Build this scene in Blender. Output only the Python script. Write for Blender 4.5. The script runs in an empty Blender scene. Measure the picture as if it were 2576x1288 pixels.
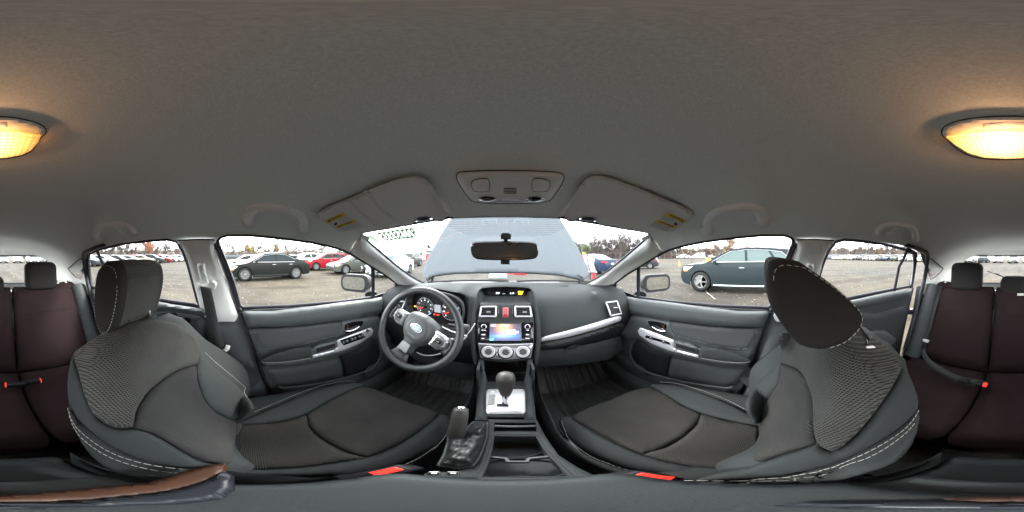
import bpy, math, random
from math import sin, cos, tan, pi, radians, sqrt, atan2, asin
from mathutils import Vector, Matrix
from mathutils.geometry import delaunay_2d_cdt
random.seed(7)
SC = bpy.context.scene
COL = SC.collection
GZ = -1.31                     # ground level; the camera sits at the origin inside the car
UC = 1272.0                    # image column of the car's centre line (full view is 2576 x 1288)

# ---------------------------------------------------------------- camera
cam_d = bpy.data.cameras.new('panorama_camera')
cam = bpy.data.objects.new('panorama_camera', cam_d)
COL.objects.link(cam)
cam_d.type = 'PANO'
cam_d.panorama_type = 'EQUIRECTANGULAR'
cam_d.clip_start = 0.01
cam_d.clip_end = 3000
cam.location = (0, 0, 0)
cam.rotation_euler = (radians(90), 0, -radians((1288 - UC) / 2576 * 360))
SC.camera = cam
SC.render.engine = 'CYCLES'
SC.cycles.use_denoising = True
SC.cycles.max_bounces = 10
SC.cycles.diffuse_bounces = 6
SC.cycles.glossy_bounces = 3
SC.cycles.transmission_bounces = 4
SC.cycles.transparent_max_bounces = 24
SC.cycles.sample_clamp_indirect = 6
SC.cycles.caustics_reflective = False
SC.cycles.caustics_refractive = False
SC.render.use_persistent_data = False

# ---------------------------------------------------------------- sky, sun, exposure
SUN_EL, SUN_AZ = radians(42), radians(-25)
w = bpy.data.worlds.new('World'); SC.world = w; w.use_nodes = True
nt = w.node_tree; nt.nodes.clear()
sky = nt.nodes.new('ShaderNodeTexSky'); sky.sky_type = 'NISHITA'; sky.sun_disc = False
sky.sun_elevation = SUN_EL; sky.sun_rotation = SUN_AZ
sky.air_density = 1.2; sky.dust_density = 4.0; sky.ozone_density = 1.0
hs = nt.nodes.new('ShaderNodeHueSaturation'); hs.inputs['Saturation'].default_value = 0.25
tc = nt.nodes.new('ShaderNodeTexCoord')
mp = nt.nodes.new('ShaderNodeMapping'); mp.inputs['Scale'].default_value = (1.0, 1.0, 3.2)
nz = nt.nodes.new('ShaderNodeTexNoise'); nz.inputs['Scale'].default_value = 2.2; nz.inputs['Detail'].default_value = 6
cr = nt.nodes.new('ShaderNodeValToRGB')
cr.color_ramp.elements[0].position = 0.32; cr.color_ramp.elements[0].color = (4.6, 4.9, 5.4, 1)
cr.color_ramp.elements[1].position = 0.72; cr.color_ramp.elements[1].color = (9.5, 9.3, 9.1, 1)
mx = nt.nodes.new('ShaderNodeMix'); mx.data_type = 'RGBA'; mx.inputs[0].default_value = 0.82
bg = nt.nodes.new('ShaderNodeBackground'); bg.inputs['Strength'].default_value = 0.10
out = nt.nodes.new('ShaderNodeOutputWorld')
L = nt.links.new
L(sky.outputs[0], hs.inputs['Color']); L(tc.outputs['Generated'], mp.inputs[0]); L(mp.outputs[0], nz.inputs['Vector'])
L(nz.outputs['Fac'], cr.inputs[0]); L(hs.outputs[0], mx.inputs[6]); L(cr.outputs[0], mx.inputs[7])
sepz = nt.nodes.new('ShaderNodeSeparateXYZ'); L(tc.outputs['Generated'], sepz.inputs[0])
hz_ = nt.nodes.new('ShaderNodeMapRange'); hz_.interpolation_type = 'SMOOTHSTEP'
hz_.inputs[1].default_value = 0.05; hz_.inputs[2].default_value = 0.75; hz_.inputs[3].default_value = 1.9; hz_.inputs[4].default_value = 0.75
L(sepz.outputs['Z'], hz_.inputs[0])
gm = nt.nodes.new('ShaderNodeVectorMath'); gm.operation = 'SCALE'; L(mx.outputs[2], gm.inputs[0]); L(hz_.outputs[0], gm.inputs['Scale'])
L(gm.outputs[0], bg.inputs['Color']); L(bg.outputs[0], out.inputs['Surface'])
sd = bpy.data.lights.new('sun', 'SUN'); sd.energy = 0.5; sd.angle = radians(14); sd.color = (1.0, 0.96, 0.9)
sun = bpy.data.objects.new('sun', sd); COL.objects.link(sun)
sdir = Vector((sin(SUN_AZ) * cos(SUN_EL), cos(SUN_AZ) * cos(SUN_EL), sin(SUN_EL)))
sun.rotation_euler = sdir.to_track_quat('Z', 'Y').to_euler()
SC.view_settings.view_transform = 'Standard'
SC.view_settings.look = 'None'
SC.view_settings.exposure = 3.6
SC.view_settings.gamma = 1.0

# ---------------------------------------------------------------- materials
M = {}
def mat(name, col, rough=0.5, metal=0.0, spec=0.5, bump=None, var=None, emit=None, coat=0.0, coord='Object', sheen=0.0):
    """bump=(scale, strength, distance); var=(scale, amount) mottles the colour; emit=(colour, strength)"""
    m = bpy.data.materials.new(name); m.use_nodes = True
    n = m.node_tree.nodes; l = m.node_tree.links.new
    b = n['Principled BSDF']
    b.inputs['Base Color'].default_value = (*col, 1)
    b.inputs['Roughness'].default_value = rough
    b.inputs['Metallic'].default_value = metal
    b.inputs['Specular IOR Level'].default_value = spec
    b.inputs['Coat Weight'].default_value = coat
    b.inputs['Sheen Weight'].default_value = sheen
    t = n.new('ShaderNodeTexCoord')
    if var:
        z = n.new('ShaderNodeTexNoise'); z.inputs['Scale'].default_value = var[0]; z.inputs['Detail'].default_value = 5
        z.inputs['Roughness'].default_value = 0.65
        l(t.outputs[coord], z.inputs['Vector'])
        r = n.new('ShaderNodeMapRange'); r.inputs[1].default_value = 0.3; r.inputs[2].default_value = 0.7
        r.inputs[3].default_value = 1 - var[1]; r.inputs[4].default_value = 1 + var[1]
        l(z.outputs['Fac'], r.inputs[0])
        mm = n.new('ShaderNodeVectorMath'); mm.operation = 'SCALE'; mm.inputs[0].default_value = col
        l(r.outputs[0], mm.inputs['Scale']); l(mm.outputs[0], b.inputs['Base Color'])
    if bump:
        z = n.new('ShaderNodeTexNoise'); z.inputs['Scale'].default_value = bump[0]; z.inputs['Detail'].default_value = 3
        l(t.outputs[coord], z.inputs['Vector'])
        bp = n.new('ShaderNodeBump'); bp.inputs['Strength'].default_value = bump[1]; bp.inputs['Distance'].default_value = bump[2]
        l(z.outputs['Fac'], bp.inputs['Height']); l(bp.outputs[0], b.inputs['Normal'])
    if emit:
        b.inputs['Emission Color'].default_value = (*emit[0], 1); b.inputs['Emission Strength'].default_value = emit[1]
    M[name] = m
    return m

def nodes_of(m):
    return m.node_tree.nodes, m.node_tree.links.new, m.node_tree.nodes['Principled BSDF']

mat('headliner', (0.86, 0.885, 0.855), 0.95, bump=(650, 0.45, 0.0010), var=(420, 0.12), spec=0.1)
mat('pillar_trim', (0.88, 0.88, 0.86), 0.62, bump=(600, 0.1, 0.0006), spec=0.3)
mat('light_plastic', (0.84, 0.82, 0.79), 0.5, spec=0.35)
mat('visor_vinyl', (0.80, 0.79, 0.775), 0.8, bump=(700, 0.15, 0.0005), spec=0.25)
mat('soft_dash', (0.033, 0.036, 0.0375), 0.7, bump=(900, 0.25, 0.0006), spec=0.2)
mat('soft_door', (0.082, 0.090, 0.093), 0.52, bump=(900, 0.2, 0.0006), spec=0.45)
mat('hard_dark', (0.05, 0.055, 0.0575), 0.7, bump=(1100, 0.2, 0.0005), spec=0.4)
mat('door_insert', (0.062, 0.065, 0.070), 0.7, bump=(700, 0.3, 0.0006), spec=0.3)
mat('black', (0.013, 0.013, 0.0156), 0.6, spec=0.3)
mat('seal_rubber', (0.0195, 0.0195, 0.027), 0.5, spec=0.4)
mat('gloss_black', (0.008, 0.008, 0.010), 0.12, spec=0.5)
mat('silver', (0.45, 0.45, 0.48), 0.32, metal=0.75)
mat('bright_silver', (0.576, 0.576, 0.608), 0.3, metal=0.35)
mat('chrome', (0.81, 0.81, 0.85), 0.08, metal=1.0)
mat('carpet', (0.060, 0.060, 0.060), 1.0, bump=(420, 0.8, 0.003), var=(26, 0.35), spec=0.05)
mat('rubber_mat', (0.050, 0.050, 0.051), 0.5, bump=(60, 0.3, 0.002), var=(30, 0.35))
mat('wheel_leather', (0.0275, 0.03, 0.03125), 0.42, bump=(450, 0.25, 0.0008), spec=0.5)
mat('airbag', (0.065, 0.07, 0.075), 0.55, bump=(900, 0.2, 0.0005))
mat('bolster', (0.036, 0.0395, 0.040), 0.8, bump=(900, 0.25, 0.0006), spec=0.1)
mat('rear_fabric', (0.027, 0.017, 0.0185), 0.95, bump=(600, 0.3, 0.001), var=(8, 0.12), spec=0.08)
mat('headrest_dark', (0.026, 0.0235, 0.023), 0.9, bump=(700, 0.25, 0.0008), spec=0.15)
mat('belt_web', (0.030, 0.030, 0.031), 0.8, bump=(900, 0.3, 0.0006))
mat('white_stitch', (0.42, 0.41, 0.38), 0.8)
mat('white_plastic', (0.504, 0.504, 0.504), 0.45)
mat('red_button', (0.588, 0.028, 0.021), 0.4, emit=((1, 0.05, 0.03), 0.096))  # belt release buttons given a faint glow of their own
mat('amber_glow', (0.8, 0.3, 0.02), 0.5, emit=((1, 0.42, 0.03), 0.544))
mat('red_glow', (0.7, 0.02, 0.02), 0.5, emit=((1, 0.04, 0.03), 0.384))
mat('blue_glow', (0.1, 0.4, 0.9), 0.5, emit=((0.08, 0.5, 1), 0.224))
mat('white_glow', (0.7, 0.7, 0.7), 0.5, emit=((0.85, 0.9, 1), 0.224))
mat('hazard', (0.5, 0.1125, 0.125), 0.3)
mat('hazard_low', (0.275, 0.025, 0.045), 0.3)
mat('boot_leather', (0.022, 0.022, 0.023), 0.42, bump=(40, 0.4, 0.003))
mat('knob', (0.042, 0.040, 0.038), 0.5, bump=(500, 0.2, 0.0006))
mat('gate_silver', (0.544, 0.544, 0.544), 0.38, metal=0.35)
mat('lid_leather', (0.029, 0.033, 0.0355), 0.6, bump=(700, 0.3, 0.0008), var=(4, 0.08), spec=0.25)
mat('tan_tab_reflection', (0.065, 0.024, 0.011), 0.5, var=(30, 0.35))  # brown of the painted lid reflection, also used for the door lock tabs
mat('label_white', (0.72, 0.71, 0.66), 0.5)
mat('label_yellow', (0.85, 0.58, 0.05), 0.5)
mat('ink', (0.03, 0.03, 0.035), 0.6)
mat('ink_grey', (0.28, 0.28, 0.27), 0.6)
mat('paint_hood', (0.092, 0.105, 0.116), 0.35, metal=0.0, spec=0.2)
mat('crimson_glow', (0.6, 0.01, 0.02), 0.5, emit=((1, 0.01, 0.03), 2.56))

def glass_mat(name, tint, spec=0.12, rough=0.0):
    m = bpy.data.materials.new(name); m.use_nodes = True
    n = m.node_tree.nodes; l = m.node_tree.links.new; n.clear()
    o = n.new('ShaderNodeOutputMaterial'); t = n.new('ShaderNodeBsdfTransparent'); g = n.new('ShaderNodeBsdfGlossy')
    t.inputs[0].default_value = (*tint, 1); g.inputs['Roughness'].default_value = rough
    fr = n.new('ShaderNodeLayerWeight'); fr.inputs[0].default_value = 0.25
    mu = n.new('ShaderNodeMath'); mu.operation = 'MULTIPLY'; mu.inputs[1].default_value = spec
    x = n.new('ShaderNodeMixShader')
    l(fr.outputs['Fresnel'], mu.inputs[0]); l(mu.outputs[0], x.inputs[0]); l(t.outputs[0], x.inputs[1]); l(g.outputs[0], x.inputs[2])
    l(x.outputs[0], o.inputs['Surface'])
    M[name] = m
    return m
glass_mat('window_glass', (0.95, 0.98, 0.96), 0.10)
glass_mat('windscreen_glass', (0.93, 0.975, 0.985), 0.16)
glass_mat('tinted_glass', (0.62, 0.60, 0.62), 0.15)

def fabric(name, base, hi, scale, kind='honey', rough=0.95):
    m = mat(name, base, rough, spec=0.06)
    n, l, b = nodes_of(m)
    t = n.new('ShaderNodeTexCoord'); mpn = n.new('ShaderNodeMapping'); l(t.outputs['UV'], mpn.inputs[0])
    mpn.inputs['Scale'].default_value = (scale, scale, scale)
    if kind == 'honey':
        x = n.new('ShaderNodeTexVoronoi'); x.feature = 'DISTANCE_TO_EDGE'; x.inputs['Randomness'].default_value = 0.15
        x.inputs['Scale'].default_value = 1.0
        l(mpn.outputs[0], x.inputs['Vector']); src = x.outputs['Distance']; lo, hi2 = 0.05, 0.28
    else:
        x = n.new('ShaderNodeTexWave'); x.wave_type = 'BANDS'; x.bands_direction = 'Y'; x.inputs['Scale'].default_value = 0.32
        x.inputs['Distortion'].default_value = 0.8; x.inputs['Detail'].default_value = 1.5
        l(mpn.outputs[0], x.inputs['Vector']); src = x.outputs['Fac']; lo, hi2 = 0.7, 0.2
    r = n.new('ShaderNodeMapRange'); r.inputs[1].default_value = lo; r.inputs[2].default_value = hi2
    r.inputs[3].default_value = 1; r.inputs[4].default_value = 0
    l(src, r.inputs[0])
    mx = n.new('ShaderNodeMix'); mx.data_type = 'RGBA'; mx.inputs[6].default_value = (*base, 1); mx.inputs[7].default_value = (*hi, 1)
    l(r.outputs[0], mx.inputs[0])
    nz = n.new('ShaderNodeTexNoise'); nz.inputs['Scale'].default_value = 7; nz.inputs['Detail'].default_value = 5
    l(t.outputs['Object'], nz.inputs['Vector'])
    r2 = n.new('ShaderNodeMapRange'); r2.inputs[1].default_value = 0.3; r2.inputs[2].default_value = 0.75
    r2.inputs[3].default_value = 0.8; r2.inputs[4].default_value = 1.25
    l(nz.outputs['Fac'], r2.inputs[0])
    vm = n.new('ShaderNodeVectorMath'); vm.operation = 'SCALE'
    l(mx.outputs[2], vm.inputs[0]); l(r2.outputs[0], vm.inputs['Scale']); l(vm.outputs[0], b.inputs['Base Color'])
    bp = n.new('ShaderNodeBump'); bp.inputs['Strength'].default_value = 0.7; bp.inputs['Distance'].default_value = 0.002
    l(r.outputs[0], bp.inputs['Height']); l(bp.outputs[0], b.inputs['Normal'])
    return m
fabric('honeycomb', (0.02208, 0.02208, 0.02061), (0.094, 0.093, 0.089), 235, 'honey')
fabric('ribbed', (0.034, 0.0337, 0.0328), (0.054, 0.0535, 0.052), 330, 'rib')
fabric('cushion_mesh', (0.034, 0.0325, 0.0312), (0.056, 0.054, 0.0522), 290, 'honey')

# ---------------------------------------------------------------- mesh helpers
class MB:
    def __init__(s): s.v = []; s.f = []; s.m = []; s.uv = None
    def add(s, vs, fs, mi=0):
        o = len(s.v); s.v += [tuple(p) for p in vs]; s.f += [tuple(i + o for i in f) for f in fs]; s.m += [mi] * len(fs)
        return s
    def box(s, c, d, mi=0, R=None, taper=1.0):
        hx, hy, hz = d[0] / 2, d[1] / 2, d[2] / 2
        vs = [Vector((x * hx * (taper if z > 0 else 1), y * hy * (taper if z > 0 else 1), z * hz)) for z in (-1, 1) for y in (-1, 1) for x in (-1, 1)]
        if R: vs = [R @ v for v in vs]
        vs = [v + Vector(c) for v in vs]
        return s.add(vs, [(0, 2, 3, 1), (4, 5, 7, 6), (0, 1, 5, 4), (2, 6, 7, 3), (0, 4, 6, 2), (1, 3, 7, 5)], mi)
    def tube(s, pts, r, n=8, mi=0, closed=False, flat=None, up=None, cap=True):
        """flat=(rx, ry): oval section; r may be a list"""
        P = [Vector(p) for p in pts]; N = len(P); vs = []; prev = None
        for i, p in enumerate(P):
            a = P[i - 1] if (i > 0 or closed) else p
            b = P[(i + 1) % N] if (i < N - 1 or closed) else p
            t = (b - a).normalized()
            if up is not None: x = t.cross(Vector(up))
            elif prev is None: x = t.cross(Vector((0, 0, 1)) if abs(t.z) < 0.9 else Vector((1, 0, 0)))
            else: x = prev - t * prev.dot(t)
            if x.length < 1e-6: x = t.orthogonal()
            x.normalize(); prev = x; y = t.cross(x)
            rr = r[i] if isinstance(r, (list, tuple)) else r
            rx, ry = (flat[0] * rr, flat[1] * rr) if flat else (rr, rr)
            for k in range(n):
                an = 2 * pi * k / n + (pi / n if n == 4 else 0)
                vs.append(p + x * (cos(an) * rx) + y * (sin(an) * ry))
        fs = []
        for i in range(N if closed else N - 1):
            for k in range(n):
                a0 = i * n + k; a1 = i * n + (k + 1) % n; b0 = ((i + 1) % N) * n + k; b1 = ((i + 1) % N) * n + (k + 1) % n
                fs.append((a0, a1, b1, b0))
        if not closed and cap:
            fs.append(tuple(range(n - 1, -1, -1))); fs.append(tuple((N - 1) * n + k for k in range(n)))
        return s.add(vs, fs, mi)
    def lathe(s, prof, O, A, n=24, mi=0, ref=None):
        """prof = [(radius, height)] round the axis A from O"""
        A = Vector(A).normalized(); O = Vector(O)
        X = Vector(ref) if ref else A.orthogonal(); X = (X - A * X.dot(A)).normalized(); Y = A.cross(X)
        vs = []; fs = []
        for r, h in prof:
            for k in range(n):
                an = 2 * pi * k / n; vs.append(O + A * h + X * (cos(an) * r) + Y * (sin(an) * r))
        for i in range(len(prof) - 1):
            for k in range(n):
                fs.append((i * n + k, i * n + (k + 1) % n, (i + 1) * n + (k + 1) % n, (i + 1) * n + k))
        if prof[0][0] > 1e-5: fs.append(tuple(range(n - 1, -1, -1)))
        if prof[-1][0] > 1e-5: fs.append(tuple((len(prof) - 1) * n + k for k in range(n)))
        return s.add(vs, fs, mi)
    def loft(s, rows, mi=0, closed=False, caps=False):
        R = len(rows); C = len(rows[0]); vs = [p for r in rows for p in r]; fs = []
        for i in range(R - 1):
            for k in range(C if closed else C - 1):
                fs.append((i * C + k, i * C + (k + 1) % C, (i + 1) * C + (k + 1) % C, (i + 1) * C + k))
        if caps: fs.append(tuple(range(C - 1, -1, -1))); fs.append(tuple((R - 1) * C + k for k in range(C)))
        return s.add(vs, fs, mi)
    def prism(s, outline, fn, h0, h1, mi=0):
        """outline (a, b) extruded between fn(a, b, h0) and fn(a, b, h1)"""
        n = len(outline)
        vs = [fn(a, b, h0) for a, b in outline] + [fn(a, b, h1) for a, b in outline]
        fs = [tuple(range(n)), tuple(range(2 * n - 1, n - 1, -1))] + [(i, i + n, (i + 1) % n + n, (i + 1) % n) for i in range(n)]
        return s.add(vs, fs, mi)

def link(o, parent=None):
    COL.objects.link(o)
    if parent:
        o.parent = parent
        base = Vector((0, 0, 0)); p = parent
        while p: base += Vector(p.location); p = p.parent
        o.location = -base
    return o
def tag(o, label, cat, group=None, kind=None):
    if label: o['label'] = label
    if cat: o['category'] = cat
    if group: o['group'] = group
    if kind: o['kind'] = kind
    return o
def ob(name, mb, ms, parent=None, smooth=True, label=None, cat=None, group=None, kind=None, bevel=0, sub=0, solid=0, ang=62, uv=None):
    me = bpy.data.meshes.new(name)
    me.from_pydata([tuple(p) for p in mb.v], [], mb.f)
    ms = ms if isinstance(ms, (list, tuple)) else [ms]
    for m_ in ms: me.materials.append(M[m_] if isinstance(m_, str) else m_)
    if len(ms) > 1: me.polygons.foreach_set('material_index', mb.m)
    if mb.uv:
        ul = me.uv_layers.new(name='UVMap'); d = []
        for p in me.polygons:
            for vi in p.vertices: d += list(mb.uv[vi])
        ul.data.foreach_set('uv', d)
    me.validate(); me.update()
    if smooth:
        me.polygons.foreach_set('use_smooth', [True] * len(me.polygons))
        try: me.set_sharp_from_angle(angle=radians(ang))
        except Exception: pass
    o = bpy.data.objects.new(name, me); link(o, parent); tag(o, label, cat, group, kind)
    if solid:
        s_ = o.modifiers.new('thick', 'SOLIDIFY'); s_.thickness = abs(solid); s_.offset = -1 if solid > 0 else 1
    if bevel:
        b_ = o.modifiers.new('edge', 'BEVEL'); b_.width = bevel; b_.segments = 2; b_.limit_method = 'ANGLE'; b_.angle_limit = radians(40)
        b_.harden_normals = False
    if sub:
        s_ = o.modifiers.new('smooth', 'SUBSURF'); s_.levels = sub; s_.render_levels = sub
    return o
def thing(name, label, cat, loc=(0, 0, 0), group=None):
    o = bpy.data.objects.new(name, None); COL.objects.link(o); o.location = loc
    o.empty_display_size = 0.1
    return tag(o, label, cat, group)

def D(u, v):
    az = (u - UC) / 1288 * pi; el = (644 - v) / 1288 * pi
    return Vector((sin(az) * cos(el), cos(az) * cos(el), sin(el)))
def onx(u, v, x): d = D(u, v); return d * (x / d.x)
def ony(u, v, y): d = D(u, v); return d * (y / d.y)
def onz(u, v, z): d = D(u, v); return d * (z / d.z)
def cast(u, v, F, lo=0.03, hi=8.0, n=60):
    d = D(u, v); a = lo; fa = F(d * a); b = None
    for i in range(1, n + 1):
        t = lo + (hi - lo) * (i / n) ** 2
        ft = F(d * t)
        if ft >= 0: b = t; break
        a = t
    if b is None: return d * hi
    for _ in range(26):
        c = (a + b) / 2
        if F(d * c) >= 0: b = c
        else: a = c
    return d * ((a + b) / 2)
def mir(P): return [(2 * UC - u, v) for u, v in P]

def inside(p, poly):
    x, y = p; c = False; j = len(poly) - 1
    for i in range(len(poly)):
        xi, yi = poly[i]; xj, yj = poly[j]
        if (yi > y) != (yj > y) and x < (xj - xi) * (y - yi) / (yj - yi) + xi: c = not c
        j = i
    return c
def dist(p, poly, closed=True):
    x, y = p; best = 1e9; n = len(poly)
    for i in range(n if closed else n - 1):
        x0, y0 = poly[i]; x1, y1 = poly[(i + 1) % n]; dx, dy = x1 - x0, y1 - y0
        L2 = dx * dx + dy * dy
        t = 0 if L2 == 0 else max(0, min(1, ((x - x0) * dx + (y - y0) * dy) / L2))
        q = (x - x0 - t * dx) ** 2 + (y - y0 - t * dy) ** 2
        if q < best: best = q
    return sqrt(best)
def dense(poly, step, closed=True):
    o = []; n = len(poly)
    for i in range(n if closed else n - 1):
        a = poly[i]; b = poly[(i + 1) % n]; k = max(1, int(math.ceil(math.hypot(b[0] - a[0], b[1] - a[1]) / step)))
        o += [(a[0] + (b[0] - a[0]) * j / k, a[1] + (b[1] - a[1]) * j / k) for j in range(k)]
    if not closed: o.append(tuple(poly[-1]))
    return o
def smoothp(P, closed=True, n=4):
    """Catmull-Rom through 2D or 3D points"""
    N = len(P); o = []
    D_ = len(P[0])
    for i in range(N if closed else N - 1):
        if closed: p0, p1, p2, p3 = P[i - 1], P[i], P[(i + 1) % N], P[(i + 2) % N]
        else: p0, p1, p2, p3 = P[max(i - 1, 0)], P[i], P[i + 1], P[min(i + 2, N - 1)]
        for k in range(n):
            t = k / n; t2 = t * t; t3 = t2 * t
            o.append(tuple(0.5 * ((2 * p1[d]) + (-p0[d] + p2[d]) * t + (2 * p0[d] - 5 * p1[d] + 4 * p2[d] - p3[d]) * t2 + (-p0[d] + 3 * p1[d] - 3 * p2[d] + p3[d]) * t3) for d in range(D_)))
    if not closed: o.append(tuple(P[-1]))
    return o
def rrect(cx, cy, w_, h_, r, n=4):
    o = []
    for sx, sy, a0 in ((1, 1, 0), (-1, 1, 90), (-1, -1, 180), (1, -1, 270)):
        for k in range(n + 1):
            a = radians(a0 + 90 * k / n); o.append((cx + sx * (w_ / 2 - r) + r * cos(a), cy + sy * (h_ / 2 - r) + r * sin(a)))
    return o
def ellipse(cx, cy, a, b, n=28): return [(cx + a * cos(2 * pi * k / n), cy + b * sin(2 * pi * k / n)) for k in range(n)]
def cdt(outline, step, holes=(), loops=()):
    out_ = dense(outline, step); hs_ = [dense(h, step) for h in holes]; lp = [dense(h, step) for h in loops]
    xs = [p[0] for p in out_]; ys = [p[1] for p in out_]
    pts = []; edges = []
    for ring in [out_] + hs_ + lp:
        o = len(pts); pts += ring; edges += [(o + i, o + (i + 1) % len(ring)) for i in range(len(ring))]
    x = min(xs); r = 0; hh = step * 0.87
    rings = [out_] + hs_ + lp
    y = min(ys) + hh * 0.5
    while y < max(ys):
        x = min(xs) + (step / 2 if r % 2 else 0)
        while x < max(xs):
            p = (x, y)
            if inside(p, out_) and all(dist(p, q) > step * 0.45 for q in rings) and not any(inside(p, h) for h in hs_): pts.append(p)
            x += step
        y += hh; r += 1
    res = delaunay_2d_cdt([Vector(p) for p in pts], edges, [], 1, 1e-7)
    V = [(p.x, p.y) for p in res[0]]; F_ = []
    for f in res[2]:
        c = (sum(V[i][0] for i in f) / len(f), sum(V[i][1] for i in f) / len(f))
        if inside(c, out_) and not any(inside(c, h) for h in hs_): F_.append(tuple(f))
    return V, F_
def sheet(outline, fn, step, holes=(), loops=(), flip=False, mb=None, uvs=None):
    V, F_ = cdt(outline, step, holes, loops)
    mb = mb or MB()
    o = len(mb.v)
    mb.add([fn(a, b) for a, b in V], [tuple(reversed(f)) if flip else f for f in F_])
    if uvs is not None:
        if mb.uv is None: mb.uv = []
        mb.uv += [(a * uvs[0], b * uvs[1]) for a, b in V]
    return mb
def pad(outline, surf, off0, h, edge, step, mb=None, flip=False, holes=(), power=2.0):
    """a cushion-like relief: surf(a, b, off) at off0 on the rim, rising by h over the width 'edge'"""
    V, F_ = cdt(outline, step, holes)
    mb = mb or MB(); rings = [outline] + list(holes); vs = []
    for a, b in V:
        d = min(dist((a, b), q) for q in rings)
        k = min(d / edge, 1.0)
        vs.append(surf(a, b, off0 + h * (max(0.0, 1 - (1 - k) ** power)) ** (1 / power)))
    mb.add(vs, [tuple(reversed(f)) if flip else f for f in F_])
    return mb
def frame_fn(O, X, Y, N):
    O, X, Y, N = Vector(O), Vector(X), Vector(Y), Vector(N)
    return lambda a, b, h=0.0: O + X * a + Y * b + N * h
def stitches(path, dash, gap, r, mb=None, mi=0):
    mb = mb or MB(); P = [Vector(p) for p in path]; on = True; left = dash; cur = P[0]; i = 1; seg = [cur]
    while i < len(P):
        d = P[i] - cur
        if d.length <= left: left -= d.length; cur = P[i]; seg.append(cur); i += 1
        else:
            cur = cur + d.normalized() * left; seg.append(cur)
            if on and len(seg) > 1: mb.tube(seg, r, 4, mi)
            on = not on; left = dash if on else gap; seg = [cur]
    return mb
def textmesh(s, size, fn, mb=None, align='CENTER', mirror=False, mi=0, bold=0.0, sx=1.0):
    """flat lettering mapped through fn(a, b)"""
    c = bpy.data.curves.new('t', 'FONT'); c.body = s; c.size = size; c.align_x = align; c.align_y = 'CENTER'; c.offset = bold
    c.resolution_u = 2
    o = bpy.data.objects.new('t', c); COL.objects.link(o)
    dg = bpy.context.evaluated_depsgraph_get(); me = o.evaluated_get(dg).to_mesh()
    vs = [(v.co.x * sx * (-1 if mirror else 1), v.co.y) for v in me.vertices]; fs = [tuple(p.vertices) for p in me.polygons]
    o.evaluated_get(dg).to_mesh_clear()
    bpy.data.objects.remove(o); bpy.data.curves.remove(c)
    mb = mb or MB(); mb.add([fn(a, b) for a, b in vs], fs, mi)
    return mb
def lerp(a, b, t): return a + (b - a) * t
def interp(x, T):
    if x <= T[0][0]: return T[0][1]
    for (x0, y0), (x1, y1) in zip(T, T[1:]):
        if x <= x1: return lerp(y0, y1, (x - x0) / (x1 - x0))
    return T[-1][1]
def sinterp(x, T):
    if x <= T[0][0]: return T[0][1]
    for (x0, y0), (x1, y1) in zip(T, T[1:]):
        if x <= x1:
            t = (x - x0) / (x1 - x0); t = t * t * (3 - 2 * t); return lerp(y0, y1, t)
    return T[-1][1]
# ================================================================ CABIN SHELL
ZB = -0.24; NE = 2.5
def ztop(y): return sinterp(y, [(-1.75, 0.015), (-1.5, 0.055), (-1.1, 0.125), (-0.6, 0.178), (-0.1, 0.192), (0.2, 0.180), (0.32, 0.163), (0.5, 0.122), (0.8, 0.06), (1.3, -0.1)])
def ahalf(y): return 0.74 * (1 - 0.12 * max(0.0, abs(y) - 0.6) ** 2)
def Gs(off):
    def g(p):
        a = ahalf(p.y) - off; h = ztop(p.y) - ZB - off
        return (abs(p.x) / a) ** NE + (max(p.z - ZB, 0.0) / h) ** NE - 1
    return g
def Gp(y, th, off=0.0):
    a = ahalf(y) - off; h = ztop(y) - ZB - off
    c, s_ = cos(th), sin(th)
    return Vector((a * math.copysign(abs(c) ** (2 / NE), c), y, ZB + h * abs(s_) ** (2 / NE)))
def Gt(p, off=0.0):
    a = ahalf(p.y) - off; h = ztop(p.y) - ZB - off
    return (p.y, atan2((max(p.z - ZB, 0) / h) ** (NE / 2), math.copysign((abs(p.x) / a) ** (NE / 2), p.x)))
def gpx(u, v, off=0.0): return cast(u, v, Gs(off))
def tr(P, off=0.0): return [Gt(gpx(u, v)) for u, v in P]

# windscreen and rear screen surfaces
def WSy(x, z): return 0.50 + (0.12 - z) * 2.12 - 0.62 * x * x
def wpx(u, v, off=0.0): return cast(u, v, lambda p: p.y + off - WSy(p.x, p.z))
def RSy(x, z): return -1.62 - (0.03 - z) * 0.62 + 0.25 * x * x
def rpx(u, v, off=0.0): return cast(u, v, lambda p: RSy(p.x, p.z) + off - p.y)

# traced outlines, left half (mirrored for the right)
W_FL = [(548, 613.5), (548, 603), (556, 595), (573, 590), (628, 590), (703, 597), (778, 607), (828, 617.5), (863, 628), (893, 644), (928, 666), (965.6, 689), (995.6, 711.5), (996, 728.5), (938, 748), (853, 759), (728, 770), (612, 774.5), (603, 768), (585.6, 706), (565.6, 653.5)]
W_RL = [(218, 640), (250, 626), (312, 611), (375, 603), (420, 599.5), (445, 606), (462, 630), (475, 666), (502, 769), (430, 759), (330, 740), (230, 722)]
J_A = (880, 634)          # lower end of the joint between the headlining and the windscreen pillar
HDR = [(909, 588), (1000, 566), (1112, 552), (1200, 548.5), (1272, 547.5)]

car_shell = thing('car_cabin', 'grey car cabin around the camera with felt ceiling, four doors and raised bonnet', 'car interior', (0, 0, GZ))

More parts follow.
